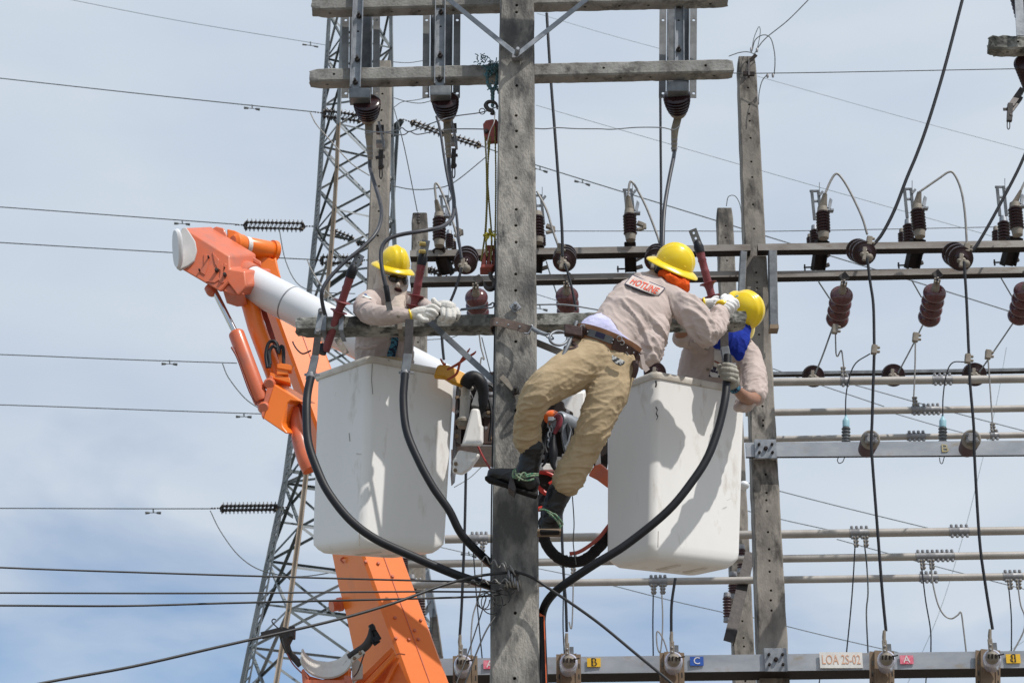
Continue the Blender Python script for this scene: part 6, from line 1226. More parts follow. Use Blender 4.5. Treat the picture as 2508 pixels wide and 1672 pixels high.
# right-hand side of the mount
gp([(1365, 975), (1390, 958), (1435, 956), (1436, 1040), (1400, 1060), (1360, 1030)], 12.1, ext(1400, 1000, 8, 0, 12.1, .1), m_gel, 'rear_cover', .02)
gp([(1318, 1000), (1372, 978), (1382, 984), (1383, 997), (1404, 1008), (1405, 1040), (1395, 1140), (1310, 1140)], 11.98, .1, m_under_st, 'recess', .01)
mb = MB(); mb.ell(W(1352, 1022, 11.9), V((.055, 0, 0)), V((0, .06, 0)), V((0, 0, .045))); obj('orange_dome', mb, mk('vivid_orange', (.9, .16, .02), None, 5, .3), gear)
mb = MB(); mb.lathe(W(1366, 1028, 11.85), W(1410, 1048, 12.0), [(0, .05), (.1, .062), (.9, .066), (1, .05)], 24); obj('motor_housing', mb, m_galv, gear)
gp([(1376, 1040), (1392, 1034), (1400, 1050), (1394, 1080), (1388, 1100), (1386, 1110), (1380, 1095), (1374, 1060)], 11.8, .06, m_galv, 'swivel_arm', .012)
gp([(1385, 1040), (1392, 1032), (1398, 1050), (1391, 1078), (1387, 1055)], 11.78, .03, m_rub, 'lever', .006)
mb = MB(); mb.tube([W(1358, 1026, 11.78), W(1366, 1018, 11.77), W(1371, 1027, 11.77), W(1368, 1043, 11.77), W(1361, 1055, 11.78), W(1358, 1062, 11.78)], [.014, .018, .02, .018, .013, .01], 10); obj('shackle', mb, mk('wine_paint', (.22, .03, .045), None, 8, .3), gear)
mb = MB(); mb.box(W(1349, 1027, 11.77), V((.018, 0, 0)), V((0, .015, 0)), V((0, 0, .014))); mb.lathe(W(1349, 1027, 11.77), W(1361, 1027, 11.77), [(0, .01), (1, .01)], 8); obj('pin', mb, m_galv, gear, bevel=.003)
for k in range(5):
    mb = MB(); mb.tube([W(1346 + 4 * (k % 2) + 4 * math.cos(a_), 1040 + 12 * k + 7 * math.sin(a_), 11.78) for a_ in np.linspace(0, 6.28, 10)], .005, 6); obj('chain_link', mb, m_galv, gear)
mb = MB(); mb.tube([W(1356, 1065, 11.78), W(1354, 1085, 11.78), W(1355, 1110, 11.78), (W(1354, 1135, 11.78)), W(1360, 1150, 11.78)], [.012, .022, .028, .018, .01], 10); mb.tube([W(1343, 1110, 11.8), W(1336, 1130, 11.8), W(1328, 1142, 11.8)], [.018, .01, .006], 8); obj('strap_end', mb, m_rub, gear)
gp([(1364, 1116), (1382, 1120), (1372, 1150), (1320, 1152), (1322, 1132), (1358, 1135)], 11.86, .06, m_gel, 'lower_plate', .006)
gp([(1318, 1142), (1372, 1150), (1360, 1190), (1352, 1215), (1320, 1212)], 11.9, .1, m_under_st, 'lower_block', .006)
mb = MB(); mb.tube([W(1318, 1155, 11.86), W(1345, 1160, 11.86), (W(1362, 1172, 11.86)), W(1345, 1185, 11.86)], .012, 8); mb.tube([W(1318, 1192, 11.86), W(1332, 1205, 11.86), W(1345, 1211, 11.86)], .014, 8); mb.tube([W(1317, 1246, 11.86), W(1330, 1243, 11.86), W(1340, 1244, 11.86)], .014, 8); obj('red_hose', mb, mk('red_hose', (.6, .04, .03), None, 8, .35), gear)
gp([(1318, 1210), (1335, 1212), (1334, 1240), (1318, 1240)], 11.9, .1, m_rub, 'lower_block', .004)
gp([(1455, 1110), (1489, 1050), (1489, 1135), (1455, 1136)], 12.05, .1, m_under_st, 'right_recess', .004)
gp([(1460, 1105), (1470, 1100), (1472, 1140), (1458, 1142)], 12.0, .05, m_gel, 'right_plate', .004)
gp([(1440, 1164), (1455, 1140), (1470, 1134), (1490, 1152), (1490, 1196), (1462, 1175)], 11.95, ext(1460, 1150, 4, 1, 11.95, .06), m_orand, 'orange_guard', .01)
t = thing('crossing_beam', W(1170, 1120, 12.9), 'tan steel beam seen between the left bucket mount and the centre pole', 'steel beam'); mb = MB(); mb.bar(W(1105, 1118, 12.9), W(1420, 1112, 12.9), .04, .09, V((0, 0, 1))); mb.bar(W(1105, 1137, 12.95), W(1420, 1130, 12.95), .10, .01, V((0, 0, 1))); obj('channel', mb, m_beam, t)
wire([(1171, 1093, 11.8), (1185, 1122, 11.75), (1205, 1155, 11.6)], 2.6, mk('dark_red_hose', (.3, .03, .03), None, 8, .45), 'dark red hose slanting behind the boot toe', 'hose', 'hose')
t = thing('hose_bundle', W(1400, 1380, 11.8), 'black sleeved hose bundle with a red hose drooping right of the centre pole', 'hose')
P = [(1330, 1298), (1335, 1325), (1350, 1350), (1372, 1368), (1400, 1376), (1432, 1370), (1462, 1345), (1492, 1312), (1510, 1290)]
mb = MB(); pp = catmull([W(x, y, 11.85) for x, y in P], 6); mb.tube(pp, [.034 + .006 * noise.noise(V((k * .7, 0, 0))) for k in range(len(pp))], 14, smooth=False); obj('sleeve', mb, mk('black_fabric_sleeve', (.012, .009, .009), None, 30, .95, bump=.6, bscale=60), t)
mb = MB(); mb.tube([W(x, y, 11.8) for x, y in ((1395, 1355), (1415, 1352), (1440, 1338), (1468, 1315), (1492, 1285), (1510, 1265))], .012, 8); obj('red_hose', mb, mk('brick_hose', (.4, .07, .05), None, 8, .45), t)
wire([(1402, 1215, 11.7), (1406, 1280, 11.7), (1404, 1330, 11.7), (1411, 1382, 11.7)], 1.3, m_wireb, 'thin black cord hanging from the trouser hem to the hose', 'cord', 'cord')
mb = MB(); mb.ell(W(1822, 1188, 12.3), V((.035, 0, 0)), V((0, .04, 0)), V((0, 0, .028))); single('white_knob', mb, m_whitep, 'white rounded knob showing at the right edge of the right bucket', 'knob')
# ================================================================== people
CAMV = V((0, -cp, -sp))
def limb(mb, nodes, flat=1.0, n=18, caps=True, sub=5):
    P = [W(a[0], a[1], a[2]) for a in nodes]; R = [a[3] * mpp(a[2]) for a in nodes]
    mb.tube(P, R, n, sub, flat=flat, hint=CAMV)
    if caps:
        for i in (0, -1):
            ax = (P[i] - P[1 if i == 0 else -2]).normalized(); lat = ax.cross(CAMV).normalized(); dp = lat.cross(ax).normalized()
            mb.ell(P[i], lat * R[i] * .995, dp * R[i] * flat * .995, ax * R[i] * .8, 16, 10)
def elp(mb, px, py, Y, rx, ry, rz, rot=0):     # rx along picture x, ry along picture y, rz in depth (all pixels)
    s = mpp(Y); c_, s_ = math.cos(rot), math.sin(rot); mb.ell(W(px, py, Y), (CR * c_ + CU * s_) * rx * s, CB * rz * s, (CU * c_ - CR * s_) * ry * s, 20, 14)
def fuse(name, mb, mat, parent, vox=.008, it=6, fn=None, label=None):
    o = obj(name, mb, mat, parent, label=label)
    m = o.modifiers.new('r', 'REMESH'); m.mode = 'VOXEL'; m.voxel_size = vox
    if it: s_ = o.modifiers.new('s', 'SMOOTH'); s_.factor = .6; s_.iterations = it
    evaluate(o); me = o.data; me.materials.clear(); me.materials.append(mat)
    if fn:
        n = len(me.vertices); co = np.empty(n * 3); no = np.empty(n * 3); me.vertices.foreach_get('co', co); me.vertex_normals.foreach_get('vector', no)
        co = co.reshape(-1, 3); no = no.reshape(-1, 3); off = LOC[o.name]
        d = np.array([fn(V(c) + off, V(k)) for c, k in zip(co, no)]); co = co + no * d[:, None]
        me.vertices.foreach_set('co', co.reshape(-1))
    me.polygons.foreach_set('use_smooth', [True] * len(me.polygons)); me.update(); return o
def folds(freq, amp, stretch_dir, ratio=3.2, warp=.35, seed=0):
    # ridged folds running along stretch_dir
    sd_ = V(stretch_dir).normalized()
    def f(c, n):
        a = c.dot(sd_); q = (c - sd_ * a) * freq + sd_ * (a * freq / ratio) + V((seed, 0, 0))
        q = q + noise.noise_vector(q * .45) * warp * 2
        r = 1 - abs(noise.noise(q)) * 2.0; r2 = 1 - abs(noise.noise(q * 2.1 + V((3, 1, 7)))) * 2
        return amp * (max(0, r) ** 2.2 - .4) + amp * .35 * (max(0, r2) ** 2 - .4)
    return f
def tree(o):
    me = o.data; off = LOC[o.name]; vs = [v.co + off for v in me.vertices]; return BVHTree.FromPolygons(vs, [tuple(p.vertices) for p in me.polygons])
def hit(bv, px, py):
    d = ray(px, py).normalized(); r = bv.ray_cast(CAMP, d, 60); return (r[0], r[1]) if r[0] else (None, None)
def hardhat(person, cx, cy, Y, up, front, k=1.0, brim=(.042, .046, .042), label=None, a=.112, b=.098, h=.128):
    c = W(cx, cy, Y); U = V(up).normalized(); Fd = (V(front) - U * V(front).dot(U)).normalized(); S = U.cross(Fd).normalized()
    mb = MB(); nu, nv = 64, 16; rings = []
    for j in range(nv + 1):
        ph = math.pi / 2 * j / nv * .999; ring = []
        for i in range(nu):
            th = 2 * math.pi * i / nu; x = a * k * math.cos(th) * math.cos(ph) ** .9; y = b * k * math.sin(th) * math.cos(ph) ** .9; z = h * k * math.sin(ph)
            rg = math.exp(-(y / .012) ** 2) * .008 * min(1, math.sin(ph) * 2.2) + (math.exp(-((abs(y) - .04) / .008) ** 2)) * .0035 * min(1, math.sin(ph) * 1.5)
            p = c + Fd * x + S * y + U * z; nn = (Fd * x / a ** 2 + S * y / b ** 2 + U * z / h ** 2).normalized(); ring.append(p + nn * rg)
        rings.append(ring)
    inner = [[c + (p - c) * .96 for p in r] for r in rings[::-1]]
    mb.loft(rings); shell = obj('hard_hat', mb, m_yel, person, angle=80, label=label, org=c)
    bf, bs, bb = brim[1], brim[2], brim[0]; R = []
    def rg(f, dz):
        ring = []
        for i in range(nu):
            th = 2 * math.pi * i / nu; w_ = (bf if math.cos(th) > 0 else bb) * abs(math.cos(th)) ** 1.5 + bs * abs(math.sin(th)) ** 1.5
            ring.append(c + Fd * (a * k * math.cos(th) + w_ * k * f * math.cos(th)) + S * (b * k * math.sin(th) + w_ * k * f * math.sin(th)) + U * k * (dz - .016 * f * f + .004))
        return ring
    prof = [(-.08, .006), (.05, .004), (.5, 0), (.92, -.002), (1, -.004), (1.0, -.008), (.92, -.008), (.5, -.005), (-.08, -.003), (-.1, 0)]
    rr = [rg(f, z) for f, z in prof]; n = nu; mb = MB()
    mb.add([x for g_ in rr for x in g_], [(i * n + q, i * n + (q + 1) % n, ((i + 1) % len(rr)) * n + (q + 1) % n, ((i + 1) % len(rr)) * n + q) for i in range(len(rr)) for q in range(n)])
    obj('brim', mb, m_yel, shell, angle=60)
    for sg in (-1, 1):
        for fx in (.5, -.55):
            p = c + S * sg * b * k * .9 * math.cos(fx) + Fd * a * k * math.sin(fx) * 1.0 + U * .026; mb = MB(); mb.box(p + S * sg * .001, (Fd + S * sg * -fx * .5).normalized() * .014, S * .005, U * .01); obj('accessory_slot', mb, m_yel, shell, bevel=.004)
    return shell
def glove(person, name, wrist, palm, fingers, mat, vox=.0025, cuff=None, label=None):
    mb = MB(); limb(mb, [wrist] + palm, .75, 14)
    for f in fingers: limb(mb, f, 1.0, 10, sub=4)
    o = fuse(name, mb, mat, person, vox, 3, label=label)
    if cuff:
        a, b = W(*cuff[0]), W(*cuff[1]); r = cuff[2] * mpp(cuff[0][2]); q = MB(); q.lathe(a, b, [(0, r), (.3, r * 1.06), (.7, r * 1.06), (1, r)], 20); obj('cuff_hem', q, cuff[3], o)
    return o
# ------------------------------------------------------------------ the climber
p2 = thing('person', W(1470, 1300, 10.75), 'lineman with orange scarf and lettered shirt climbing the centre pole and leaning over the crossarm', 'person', 'linemen at work')
mb = MB()
limb(mb, [(1652, 655, 10.86, 30), (1640, 685, 10.86, 20), (1604, 722, 10.84, 26), (1570, 765, 10.74, 44), (1520, 822, 10.62, 52), (1480, 862, 10.6, 56), (1470, 890, 10.6, 56)], .7)
elp(mb, 1655, 648, 10.86, 31, 38, 36)
limb(mb, [(1606, 722, 10.84, 20), (1660, 738, 10.76, 20), (1700, 778, 10.71, 22), (1733, 815, 10.72, 19), (1757, 785, 10.87, 17), (1770, 748, 11.02, 12)], 1, 12)
limb(mb, [(1596, 718, 10.88, 20), (1630, 730, 11.02, 18), (1665, 733, 11.12, 17), (1705, 739, 11.2, 12), (1735, 744, 11.22, 11)], 1, 12)
limb(mb, [(1440, 885, 10.55, 44), (1370, 925, 10.48, 38), (1315, 960, 10.46, 30), (1296, 1000, 10.52, 25), (1292, 1060, 10.62, 22), (1300, 1150, 10.7, 17)], 1, 12)
limb(mb, [(1500, 895, 10.6, 46), (1485, 960, 10.55, 38), (1452, 1058, 10.58, 29), (1405, 1150, 10.68, 24), (1358, 1245, 10.78, 17)], 1, 12)
fuse('body', mb, m_skin, p2, .013, 3)
mb = MB()
limb(mb, [(1588, 712, 10.76, 50), (1582, 728, 10.73, 74), (1562, 765, 10.66, 84), (1532, 805, 10.62, 80), (1514, 826, 10.6, 76)], .62, 26)
elp(mb, 1588, 850, 10.62, 42, 46, 34, -.5); elp(mb, 1600, 815, 10.64, 40, 50, 36, -.6); elp(mb, 1545, 858, 10.6, 34, 34, 30, -.4); elp(mb, 1478, 786, 10.62, 40, 24, 36, .75); elp(mb, 1455, 796, 10.62, 24, 15, 26, .6); elp(mb, 1496, 800, 10.6, 36, 16, 36, -.35); elp(mb, 1582, 878, 10.6, 26, 26, 20)
limb(mb, [(1570, 692, 10.84, 30), (1600, 712, 10.78, 38), (1646, 736, 10.74, 40), (1688, 762, 10.69, 37), (1717, 799, 10.68, 33), (1730, 818, 10.7, 31)], .9, 20)
limb(mb, [(1728, 820, 10.7, 30), (1746, 805, 10.78, 28), (1759, 782, 10.87, 25), (1768, 756, 10.98, 19)], .9, 18)
limb(mb, [(1590, 700, 10.85, 40), (1630, 722, 11.0, 30), (1668, 733, 11.13, 22), (1700, 739, 11.2, 15)], .9, 16)
f1 = folds(9, .02, CD(-.45, .85, 0), 5.5, seed=2); f2 = folds(22, .009, CD(.8, -.5, 0), 4, seed=9)
elbow = W(1735, 822, 10.7); armf = W(1762, 785, 10.85); side = W(1590, 860, 10.6)
badge = W(1578, 698, 10.68)
def fsh(c, n):
    k = 1 - .95 * math.exp(-((c - badge).length / .19) ** 2)
    e = math.exp(-((c - elbow).length / .16) ** 2) + math.exp(-((c - side).length / .16) ** 2)
    return f1(c, n) * k * .95 + f2(c, n) * (.2 * k + 1.15 * e)
shirt2 = fuse('work_shirt', mb, m_shirt, p2, .0075, 6, fsh, label='beige shirt with the lettered patch on the back')
mb = MB(); limb(mb, [(1515, 808, 10.62, 56), (1497, 828, 10.6, 78), (1484, 846, 10.58, 82)], .68, 24)
fuse('undershirt', mb, m_under, p2, .01, 6, folds(20, .006, CD(.8, -.5, 0), 4))
# trousers
mb = MB()
limb(mb, [(1480, 858, 10.6, 76), (1476, 872, 10.59, 80), (1470, 895, 10.58, 74)], .68, 26)
limb(mb, [(1455, 880, 10.55, 60), (1412, 900, 10.5, 55), (1368, 926, 10.45, 50), (1330, 954, 10.42, 44), (1305, 988, 10.44, 38), (1294, 1030, 10.52, 33), (1291, 1065, 10.58, 34), (1294, 1084, 10.62, 33)], .95, 24)
limb(mb, [(1500, 893, 10.6, 64), (1495, 920, 10.58, 58), (1486, 965, 10.55, 52), (1468, 1010, 10.55, 45), (1450, 1060, 10.57, 40), (1428, 1105, 10.62, 38), (1403, 1150, 10.66, 39), (1386, 1184, 10.7, 35)], .95, 24)
k1, a1_, k2, a2_, cr0 = W(1305, 985, 10.45), W(1290, 1070, 10.6), W(1445, 1085, 10.6), W(1395, 1180, 10.7), W(1445, 945, 10.55)
g1 = folds(10, .010, CD(.85, .5, 0), 5, seed=5); g2 = folds(21, .011, CD(.9, .12, 0), 4.5, seed=1)
def ftr(c, n):
    e = sum(math.exp(-((c - q).length / r) ** 2) for q, r in ((k1, .16), (a1_, .13), (k2, .17), (a2_, .12), (cr0, .12)))
    return g1(c, n) * .55 + g2(c, n) * min(1.3, .25 + e)
trs = fuse('trousers', mb, m_khaki, p2, .007, 6, ftr)
# belt
wc = W(1484, 850, 10.59); s = mpp(10.6)
Ld = CD(.93, -.37, 0); Dd = (CB * 62 + CU * 16) * s; Un = CD(.35, .93, 0)
def beltband(up0, h, out, mat, name, parent, th0=0, th1=360, thick=.006, n=56):
    C = []; mb = MB(); rings = []
    for i in range(n + 1):
        th = math.radians(th0 + (th1 - th0) * i / n); o_ = (Ld * (86 + out) * s * math.cos(th) + Dd * (1 + out / 80) * math.sin(th)); p = wc + o_ + Un * up0 * s; r_ = o_.normalized()
        rings.append([p + Un * h * s / 2, p + Un * h * s / 2 + r_ * thick, p - Un * h * s / 2 + r_ * thick, p - Un * h * s / 2])
    mb.loft(rings); return obj(name, mb, mat, parent, angle=30)
belt = beltband(0, 47, 0, m_leath, 'tool_belt', p2)
beltband(3, 15, 3, m_leathd, 'strap', belt, 0, 200); beltband(3, 17, 5.5, m_galvd, 'webbing_patch', belt, 83, 122, n=12); beltband(4, 12, 8, m_navy, 'name_patch', belt, 95, 109, n=6)
for (a0, a1__, u, h_) in ((150, 172, 2, 30), (128, 142, 0, 24), (70, 80, -2, 26), (46, 62, -1, 22), (20, 34, -4, 28), (60, 70, -6, 18)):
    beltband(u, h_, 7, m_leathd, 'leather_loop', belt, a0, a1__, n=6)
for th, u, r_ in ((135, 12, 5), (74, 14, 6), (56, -14, 6), (68, 8, 5)):
    t_ = math.radians(th); o_ = Ld * 95 * s * math.cos(t_) + Dd * 1.12 * math.sin(t_); p = wc + o_ + Un * u * s; mb = MB()
    mb.tube([p + (Ld * math.cos(q) + Un * math.sin(q)) * r_ * s for q in np.linspace(0, 6.28, 12)], .0035, 6); obj('ring', mb, m_chrome, belt)
for th, u in ((122, 3), (82, 5), (82, -3), (44, 0), (30, 4), (58, 2)):
    t_ = math.radians(th); o_ = Ld * 97 * s * math.cos(t_) + Dd * 1.16 * math.sin(t_); mb = MB(); mb.sph(wc + o_ + Un * u * s, .005); obj('rivet', mb, m_chrome, belt)
mb = MB(); mb.prism([W(x, y, 10.415) for x, y in ((1499, 868), (1531, 884), (1529, 890), (1520, 895), (1508, 890), (1498, 880))], V((0, .012, 0))); obj('pouch_badge', mb, mk('speckled_badge', (.5, .5, .48), (.02, .02, .02), 60, .4, lo=.48, hi=.52), belt, bevel=.003)
mb = MB(); mb.tube([W(1412, 788, 10.5), W(1404, 815, 10.44), W(1385, 860, 10.4), W(1364, 900, 10.38)], [.011, .009, .012, .009], 10); obj('spanner_handle', mb, m_galvd, belt); mb = MB(); mb.box(W(1404, 812, 10.43), V((.05, 0, -.01)), V((0, .025, 0)), V((0, 0, .03))); mb.tube([W(1420, 806, 10.46), W(1432, 800, 10.47), W(1440, 798, 10.5)], .012, 8); obj('holster', mb, m_leathd, belt, bevel=.008)
mb = MB(); mb.tube([W(1396, 830, 10.43), W(1388, 870, 10.4), W(1376, 895, 10.39), W(1374, 925, 10.38)], .004, 6); mb.bar(W(1357, 937, 10.38), W(1391, 923, 10.38), .02, .012); obj('hanging_tab', mb, m_leath, belt)
mb = MB(); mb.tube([W(1400, 838, 10.44), W(1412, 850, 10.42), W(1396, 856, 10.41), W(1383, 850, 10.42)], .012, 8); obj('loose_strap', mb, m_leathd, belt); mb = MB(); mb.tube([W(1556, 885, 10.5), W(1557, 905, 10.5), W(1552, 925, 10.52)], [.02, .016, .012], 8); obj('loose_strap', mb, m_leathd, belt)
mb = MB(); mb.bar(W(1572, 868, 10.46), W(1577, 898, 10.47), .022, .006, V((0, 1, 0))); mb.bar(W(1577, 896, 10.46), W(1586, 908, 10.47), .03, .01, V((0, 1, 0))); obj('shirt_tab', mb, m_shirt, shirt2)
# boots
def boot(nodes, foot, sole, name_lab, cords):
    mb = MB(); limb(mb, nodes, .95, 18); limb(mb, foot, .95, 18)
    o = fuse('boot', mb, m_boot, p2, .005, 4, folds(22, .0045, CD(1, .1, 0), 2.5))
    mb = MB(); mb.prism([W(x, y, 10.66) for x, y in sole], V((0, .05, .0))); obj('sole', mb, m_sole, o, bevel=.006)
    for c in cords:
        mb = MB(); mb.tube([W(x, y, z) for x, y, z in c], .0055, 6); obj('green_cord', mb, m_ropeg, o, angle=80)
    return o
boot([(1304, 1092, 10.62, 29), (1300, 1120, 10.66, 27), (1292, 1155, 10.68, 27)], [(1300, 1184, 10.7, 26), (1268, 1174, 10.7, 25), (1235, 1166, 10.7, 21), (1205, 1162, 10.7, 15)],
     [(1186, 1167), (1192, 1163), (1240, 1181), (1260, 1191), (1318, 1208), (1313, 1216), (1262, 1200), (1238, 1188), (1197, 1177)], '', [
     [(1258, 1150, 10.58), (1256, 1165, 10.58), (1266, 1170, 10.58), (1280, 1165, 10.58), (1300, 1160, 10.6), (1318, 1160, 10.64)], [(1256, 1170, 10.58), (1270, 1160, 10.57), (1284, 1168, 10.58), (1300, 1165, 10.6), (1318, 1164, 10.64)],
     [(1262, 1148, 10.58), (1264, 1162, 10.57), (1275, 1172, 10.57), (1290, 1176, 10.6), (1308, 1173, 10.62)], [(1270, 1176, 10.57), (1278, 1160, 10.57), (1286, 1158, 10.57), (1290, 1168, 10.57)]])
mb = MB(); mb.prism([W(x, y, 10.6) for x, y in ((1250, 1165), (1258, 1170), (1264, 1195), (1260, 1207), (1254, 1200), (1244, 1192))], V((0, .1, 0))); obj('climbing_iron', mb, m_iron, p2, bevel=.004)
boot([(1370, 1205, 10.75, 29), (1358, 1235, 10.77, 26), (1350, 1262, 10.79, 26)], [(1352, 1268, 10.8, 26), (1345, 1285, 10.76, 24), (1342, 1280, 10.86, 24)],
     [(1322, 1295), (1370, 1297), (1371, 1303), (1324, 1304)], '', [[(1322, 1247, 10.68), (1335, 1248, 10.66), (1352, 1256, 10.66), (1366, 1265, 10.68), (1374, 1276, 10.7)], [(1340, 1252, 10.66), (1352, 1262, 10.66), (1362, 1272, 10.67), (1370, 1284, 10.69)],
     [(1345, 1262, 10.67), (1358, 1258, 10.66), (1370, 1270, 10.67), (1378, 1282, 10.7), (1372, 1290, 10.7)], [(1366, 1266, 10.67), (1372, 1290, 10.69), (1370, 1304, 10.7)]])
mb = MB(); mb.box(W(1345, 1304, 10.72), V((.065, 0, 0)), V((0, .05, 0)), V((0, 0, .007))); obj('step_iron', mb, m_brown, p2)
# scarf, hat, gloves
mb = MB(); elp(mb, 1650, 672, 10.84, 29, 27, 28, -.3); elp(mb, 1661, 690, 10.78, 28, 23, 28, .3); elp(mb, 1640, 678, 10.78, 30, 20, 32, -.5); elp(mb, 1674, 700, 10.74, 15, 18, 20, .2); elp(mb, 1650, 688, 10.72, 28, 14, 18, -.6)
fuse('orange_scarf', mb, m_flap, p2, .005, 4, folds(24, .009, CD(.3, .9, 0), 3))
mb = MB(); limb(mb, [(1640, 650, 10.74, 9), (1622, 656, 10.76, 12), (1610, 666, 10.8, 9)], .8, 12); fuse('chin_strap', mb, m_rub, p2, .004, 2)
hardhat(p2, 1650, 651, 10.8, CD(.38, .9, .19), CD(-.88, .4, -.1), k=1.04, label='yellow full-brim hard hat of the climber')
glove(p2, 'glove', (1772, 752, 10.98, 16), [(1781, 742, 11.0, 19), (1788, 737, 11.03, 18)], [[(1785, 740, 10.96, 7), (1798, 745, 10.98, 7), (1800, 757, 11.02, 6)], [(1780, 745, 10.94, 7), (1792, 752, 10.95, 7), (1793, 763, 11.0, 6)], [(1776, 750, 10.94, 6.5), (1785, 758, 10.95, 6.5), (1785, 768, 11.0, 6)], [(1790, 735, 11.0, 7), (1802, 738, 11.02, 7), (1806, 750, 11.05, 6)], [(1775, 738, 11.02, 7), (1770, 730, 11.05, 7), (1776, 724, 11.1, 6)]], mk('bright_white_glove', (.85, .85, .85), (.72, .72, .72), 30, .95, bump=.4, bscale=160, spec=.1), cuff=((1767, 752, 10.96), (1769, 748, 10.97), 16.6, m_yel))
glove(p2, 'glove', (1728, 743, 11.2, 12), [(1742, 744, 11.2, 14), (1752, 744, 11.2, 14)], [[(1752, 738, 11.18, 6), (1764, 738, 11.18, 6), (1770, 745, 11.2, 5)], [(1752, 745, 11.16, 6), (1764, 746, 11.16, 6), (1770, 752, 11.18, 5)], [(1750, 751, 11.16, 5.5), (1762, 752, 11.16, 5.5), (1766, 758, 11.2, 5)], [(1748, 754, 11.2, 5), (1758, 757, 11.2, 5), (1762, 760, 11.2, 4.5)], [(1742, 738, 11.2, 6), (1750, 730, 11.2, 5.5), (1757, 728, 11.2, 5)]], MATS['bright_white_glove'], cuff=((1721, 742, 11.2), (1726, 742, 11.2), 13.5, m_yel))
# lettered patch following the shirt back
bv = tree(shirt2)
def bil(u, v_): # u right, v down in the patch
    A, B, C_, D_ = V((1549, 672, 0)), V((1630, 705, 0)), V((1610, 728, 0)), V((1529, 695, 0)); return (A * (1 - u) + B * u) * (1 - v_) + (D_ * (1 - u) + C_ * u) * v_
A_, b_ = [], []
for uu in np.linspace(0, 1, 15):
    for vv in np.linspace(0, 1, 7):
        q = bil(uu, vv); p, n = hit(bv, q.x, q.y)
        if p is not None: A_.append([1, uu, vv, uu * vv, uu * uu, vv * vv]); b_.append((p - CAMP).length)
A_ = np.array(A_); b_ = np.array(b_); co_, *_r = np.linalg.lstsq(A_, b_, rcond=None); off_ = float(np.min(b_ - A_ @ co_))
def onshirt(u, v_, lift_):        # smooth sheet of cloth just clear of the folds beneath
    q = bil(u, v_); t_ = float(np.dot(co_, [1, u, v_, u * v_, u * u, v_ * v_])) + off_ * .45 - lift_; return CAMP + ray(q.x, q.y).normalized() * t_
def patch(x0, y0, x1, y1, mat, lift_, name, nx=24, ny=8):
    mb = MB(); vs = [onshirt(x0 + (x1 - x0) * i / nx, y0 + (y1 - y0) * j / ny, lift_) for j in range(ny + 1) for i in range(nx + 1)]
    mb.add(vs, [(j * (nx + 1) + i, (j + 1) * (nx + 1) + i, (j + 1) * (nx + 1) + i + 1, j * (nx + 1) + i + 1) for j in range(ny) for i in range(nx)]); return obj(name, mb, mat, shirt2, angle=80)
patch(0, 0, 1, 1, m_navy, .004, 'patch_border'); patch(.02, .07, .98, .93, mk('patch_cloth', (.62, .54, .5), None, 20, .9), .0065, 'lettered_patch')
def cloth_text(txt, size_scale, mat, lift_, bold, name):
    cu = bpy.data.curves.new('lettering', 'FONT'); cu.body = txt; cu.size = 1; cu.align_x = 'CENTER'; cu.align_y = 'CENTER'; cu.offset = bold; cu.resolution_u = 3; cu.space_character = 1.04
    o = bpy.data.objects.new('lettering', cu); COL.objects.link(o); bpy.context.view_layer.update(); dg = bpy.context.evaluated_depsgraph_get(); me = bpy.data.meshes.new_from_object(o.evaluated_get(dg)); bpy.data.objects.remove(o)
    bm = bmesh.new(); bm.from_mesh(me); bmesh.ops.triangulate(bm, faces=bm.faces)
    for _ in range(4): bmesh.ops.subdivide_edges(bm, edges=[e for e in bm.edges if e.calc_length() > .12], cuts=1); bmesh.ops.triangulate(bm, faces=bm.faces)
    bm.to_mesh(me); bm.free()
    xs = [v.co.x for v in me.vertices]; ys = [v.co.y for v in me.vertices]; x0, x1, y0, y1 = min(xs), max(xs), min(ys), max(ys)
    mb = MB(); mb.add([onshirt(.10 + .80 * (v.co.x - x0) / (x1 - x0), .80 - .60 * (v.co.y - y0) / (y1 - y0) if y1 > y0 else .5, lift_) for v in me.vertices], [tuple(p.vertices) for p in me.polygons]); return obj(name, mb, mat, shirt2, smooth=False)
cloth_text('HOTLINE', 1, m_navy, .0085, .045, 'lettering_outline'); cloth_text('HOTLINE', 1, m_hot, .0105, .01, 'lettering')
# ------------------------------------------------------------------ worker in the left bucket
p1 = thing('person', V((W(945, 870, 11.95).x, 11.95, bk1[4] + .1)), 'lineman in the left bucket with sunglasses and beige hood, arms over the crossarm', 'person', 'linemen at work')
fz = bk1[4] + .1
def leg_nodes(px, Y, z0, fx=0): # thigh to foot inside the bucket
    h = W(px, 885, Y); return [h, V((h.x + fx * .5, Y - .02, (h.z + z0) / 2 + .05)), V((h.x + fx, Y, z0 + .1)), V((h.x + fx, Y - .09, z0 + .04))]
mb = MB(); elp(mb, 962, 692, 11.54, 26, 34, 28); limb(mb, [(962, 700, 11.54, 20), (958, 735, 11.62, 20), (950, 775, 11.72, 52), (945, 840, 11.85, 56), (942, 885, 11.92, 54)], .7)
limb(mb, [(930, 742, 11.62, 30), (900, 748, 11.45, 22), (890, 762, 11.25, 19), (930, 768, 11.14, 17), (970, 771, 11.1, 13), (1010, 770, 11.1, 12)], 1, 12); limb(mb, [(975, 756, 11.66, 22), (1006, 752, 11.56, 13), (1040, 756, 11.34, 10), (1065, 758, 11.22, 9)], 1, 12)
for px in (927, 958): mb.tube(leg_nodes(px, 11.82, fz), [.08, .06, .05, .04], 12)
fuse('body', mb, m_skin, p1, .014, 3)
mb = MB(); limb(mb, [(960, 752, 11.62, 52), (950, 785, 11.7, 70), (942, 840, 11.8, 72), (942, 892, 11.88, 72)], .62, 24)
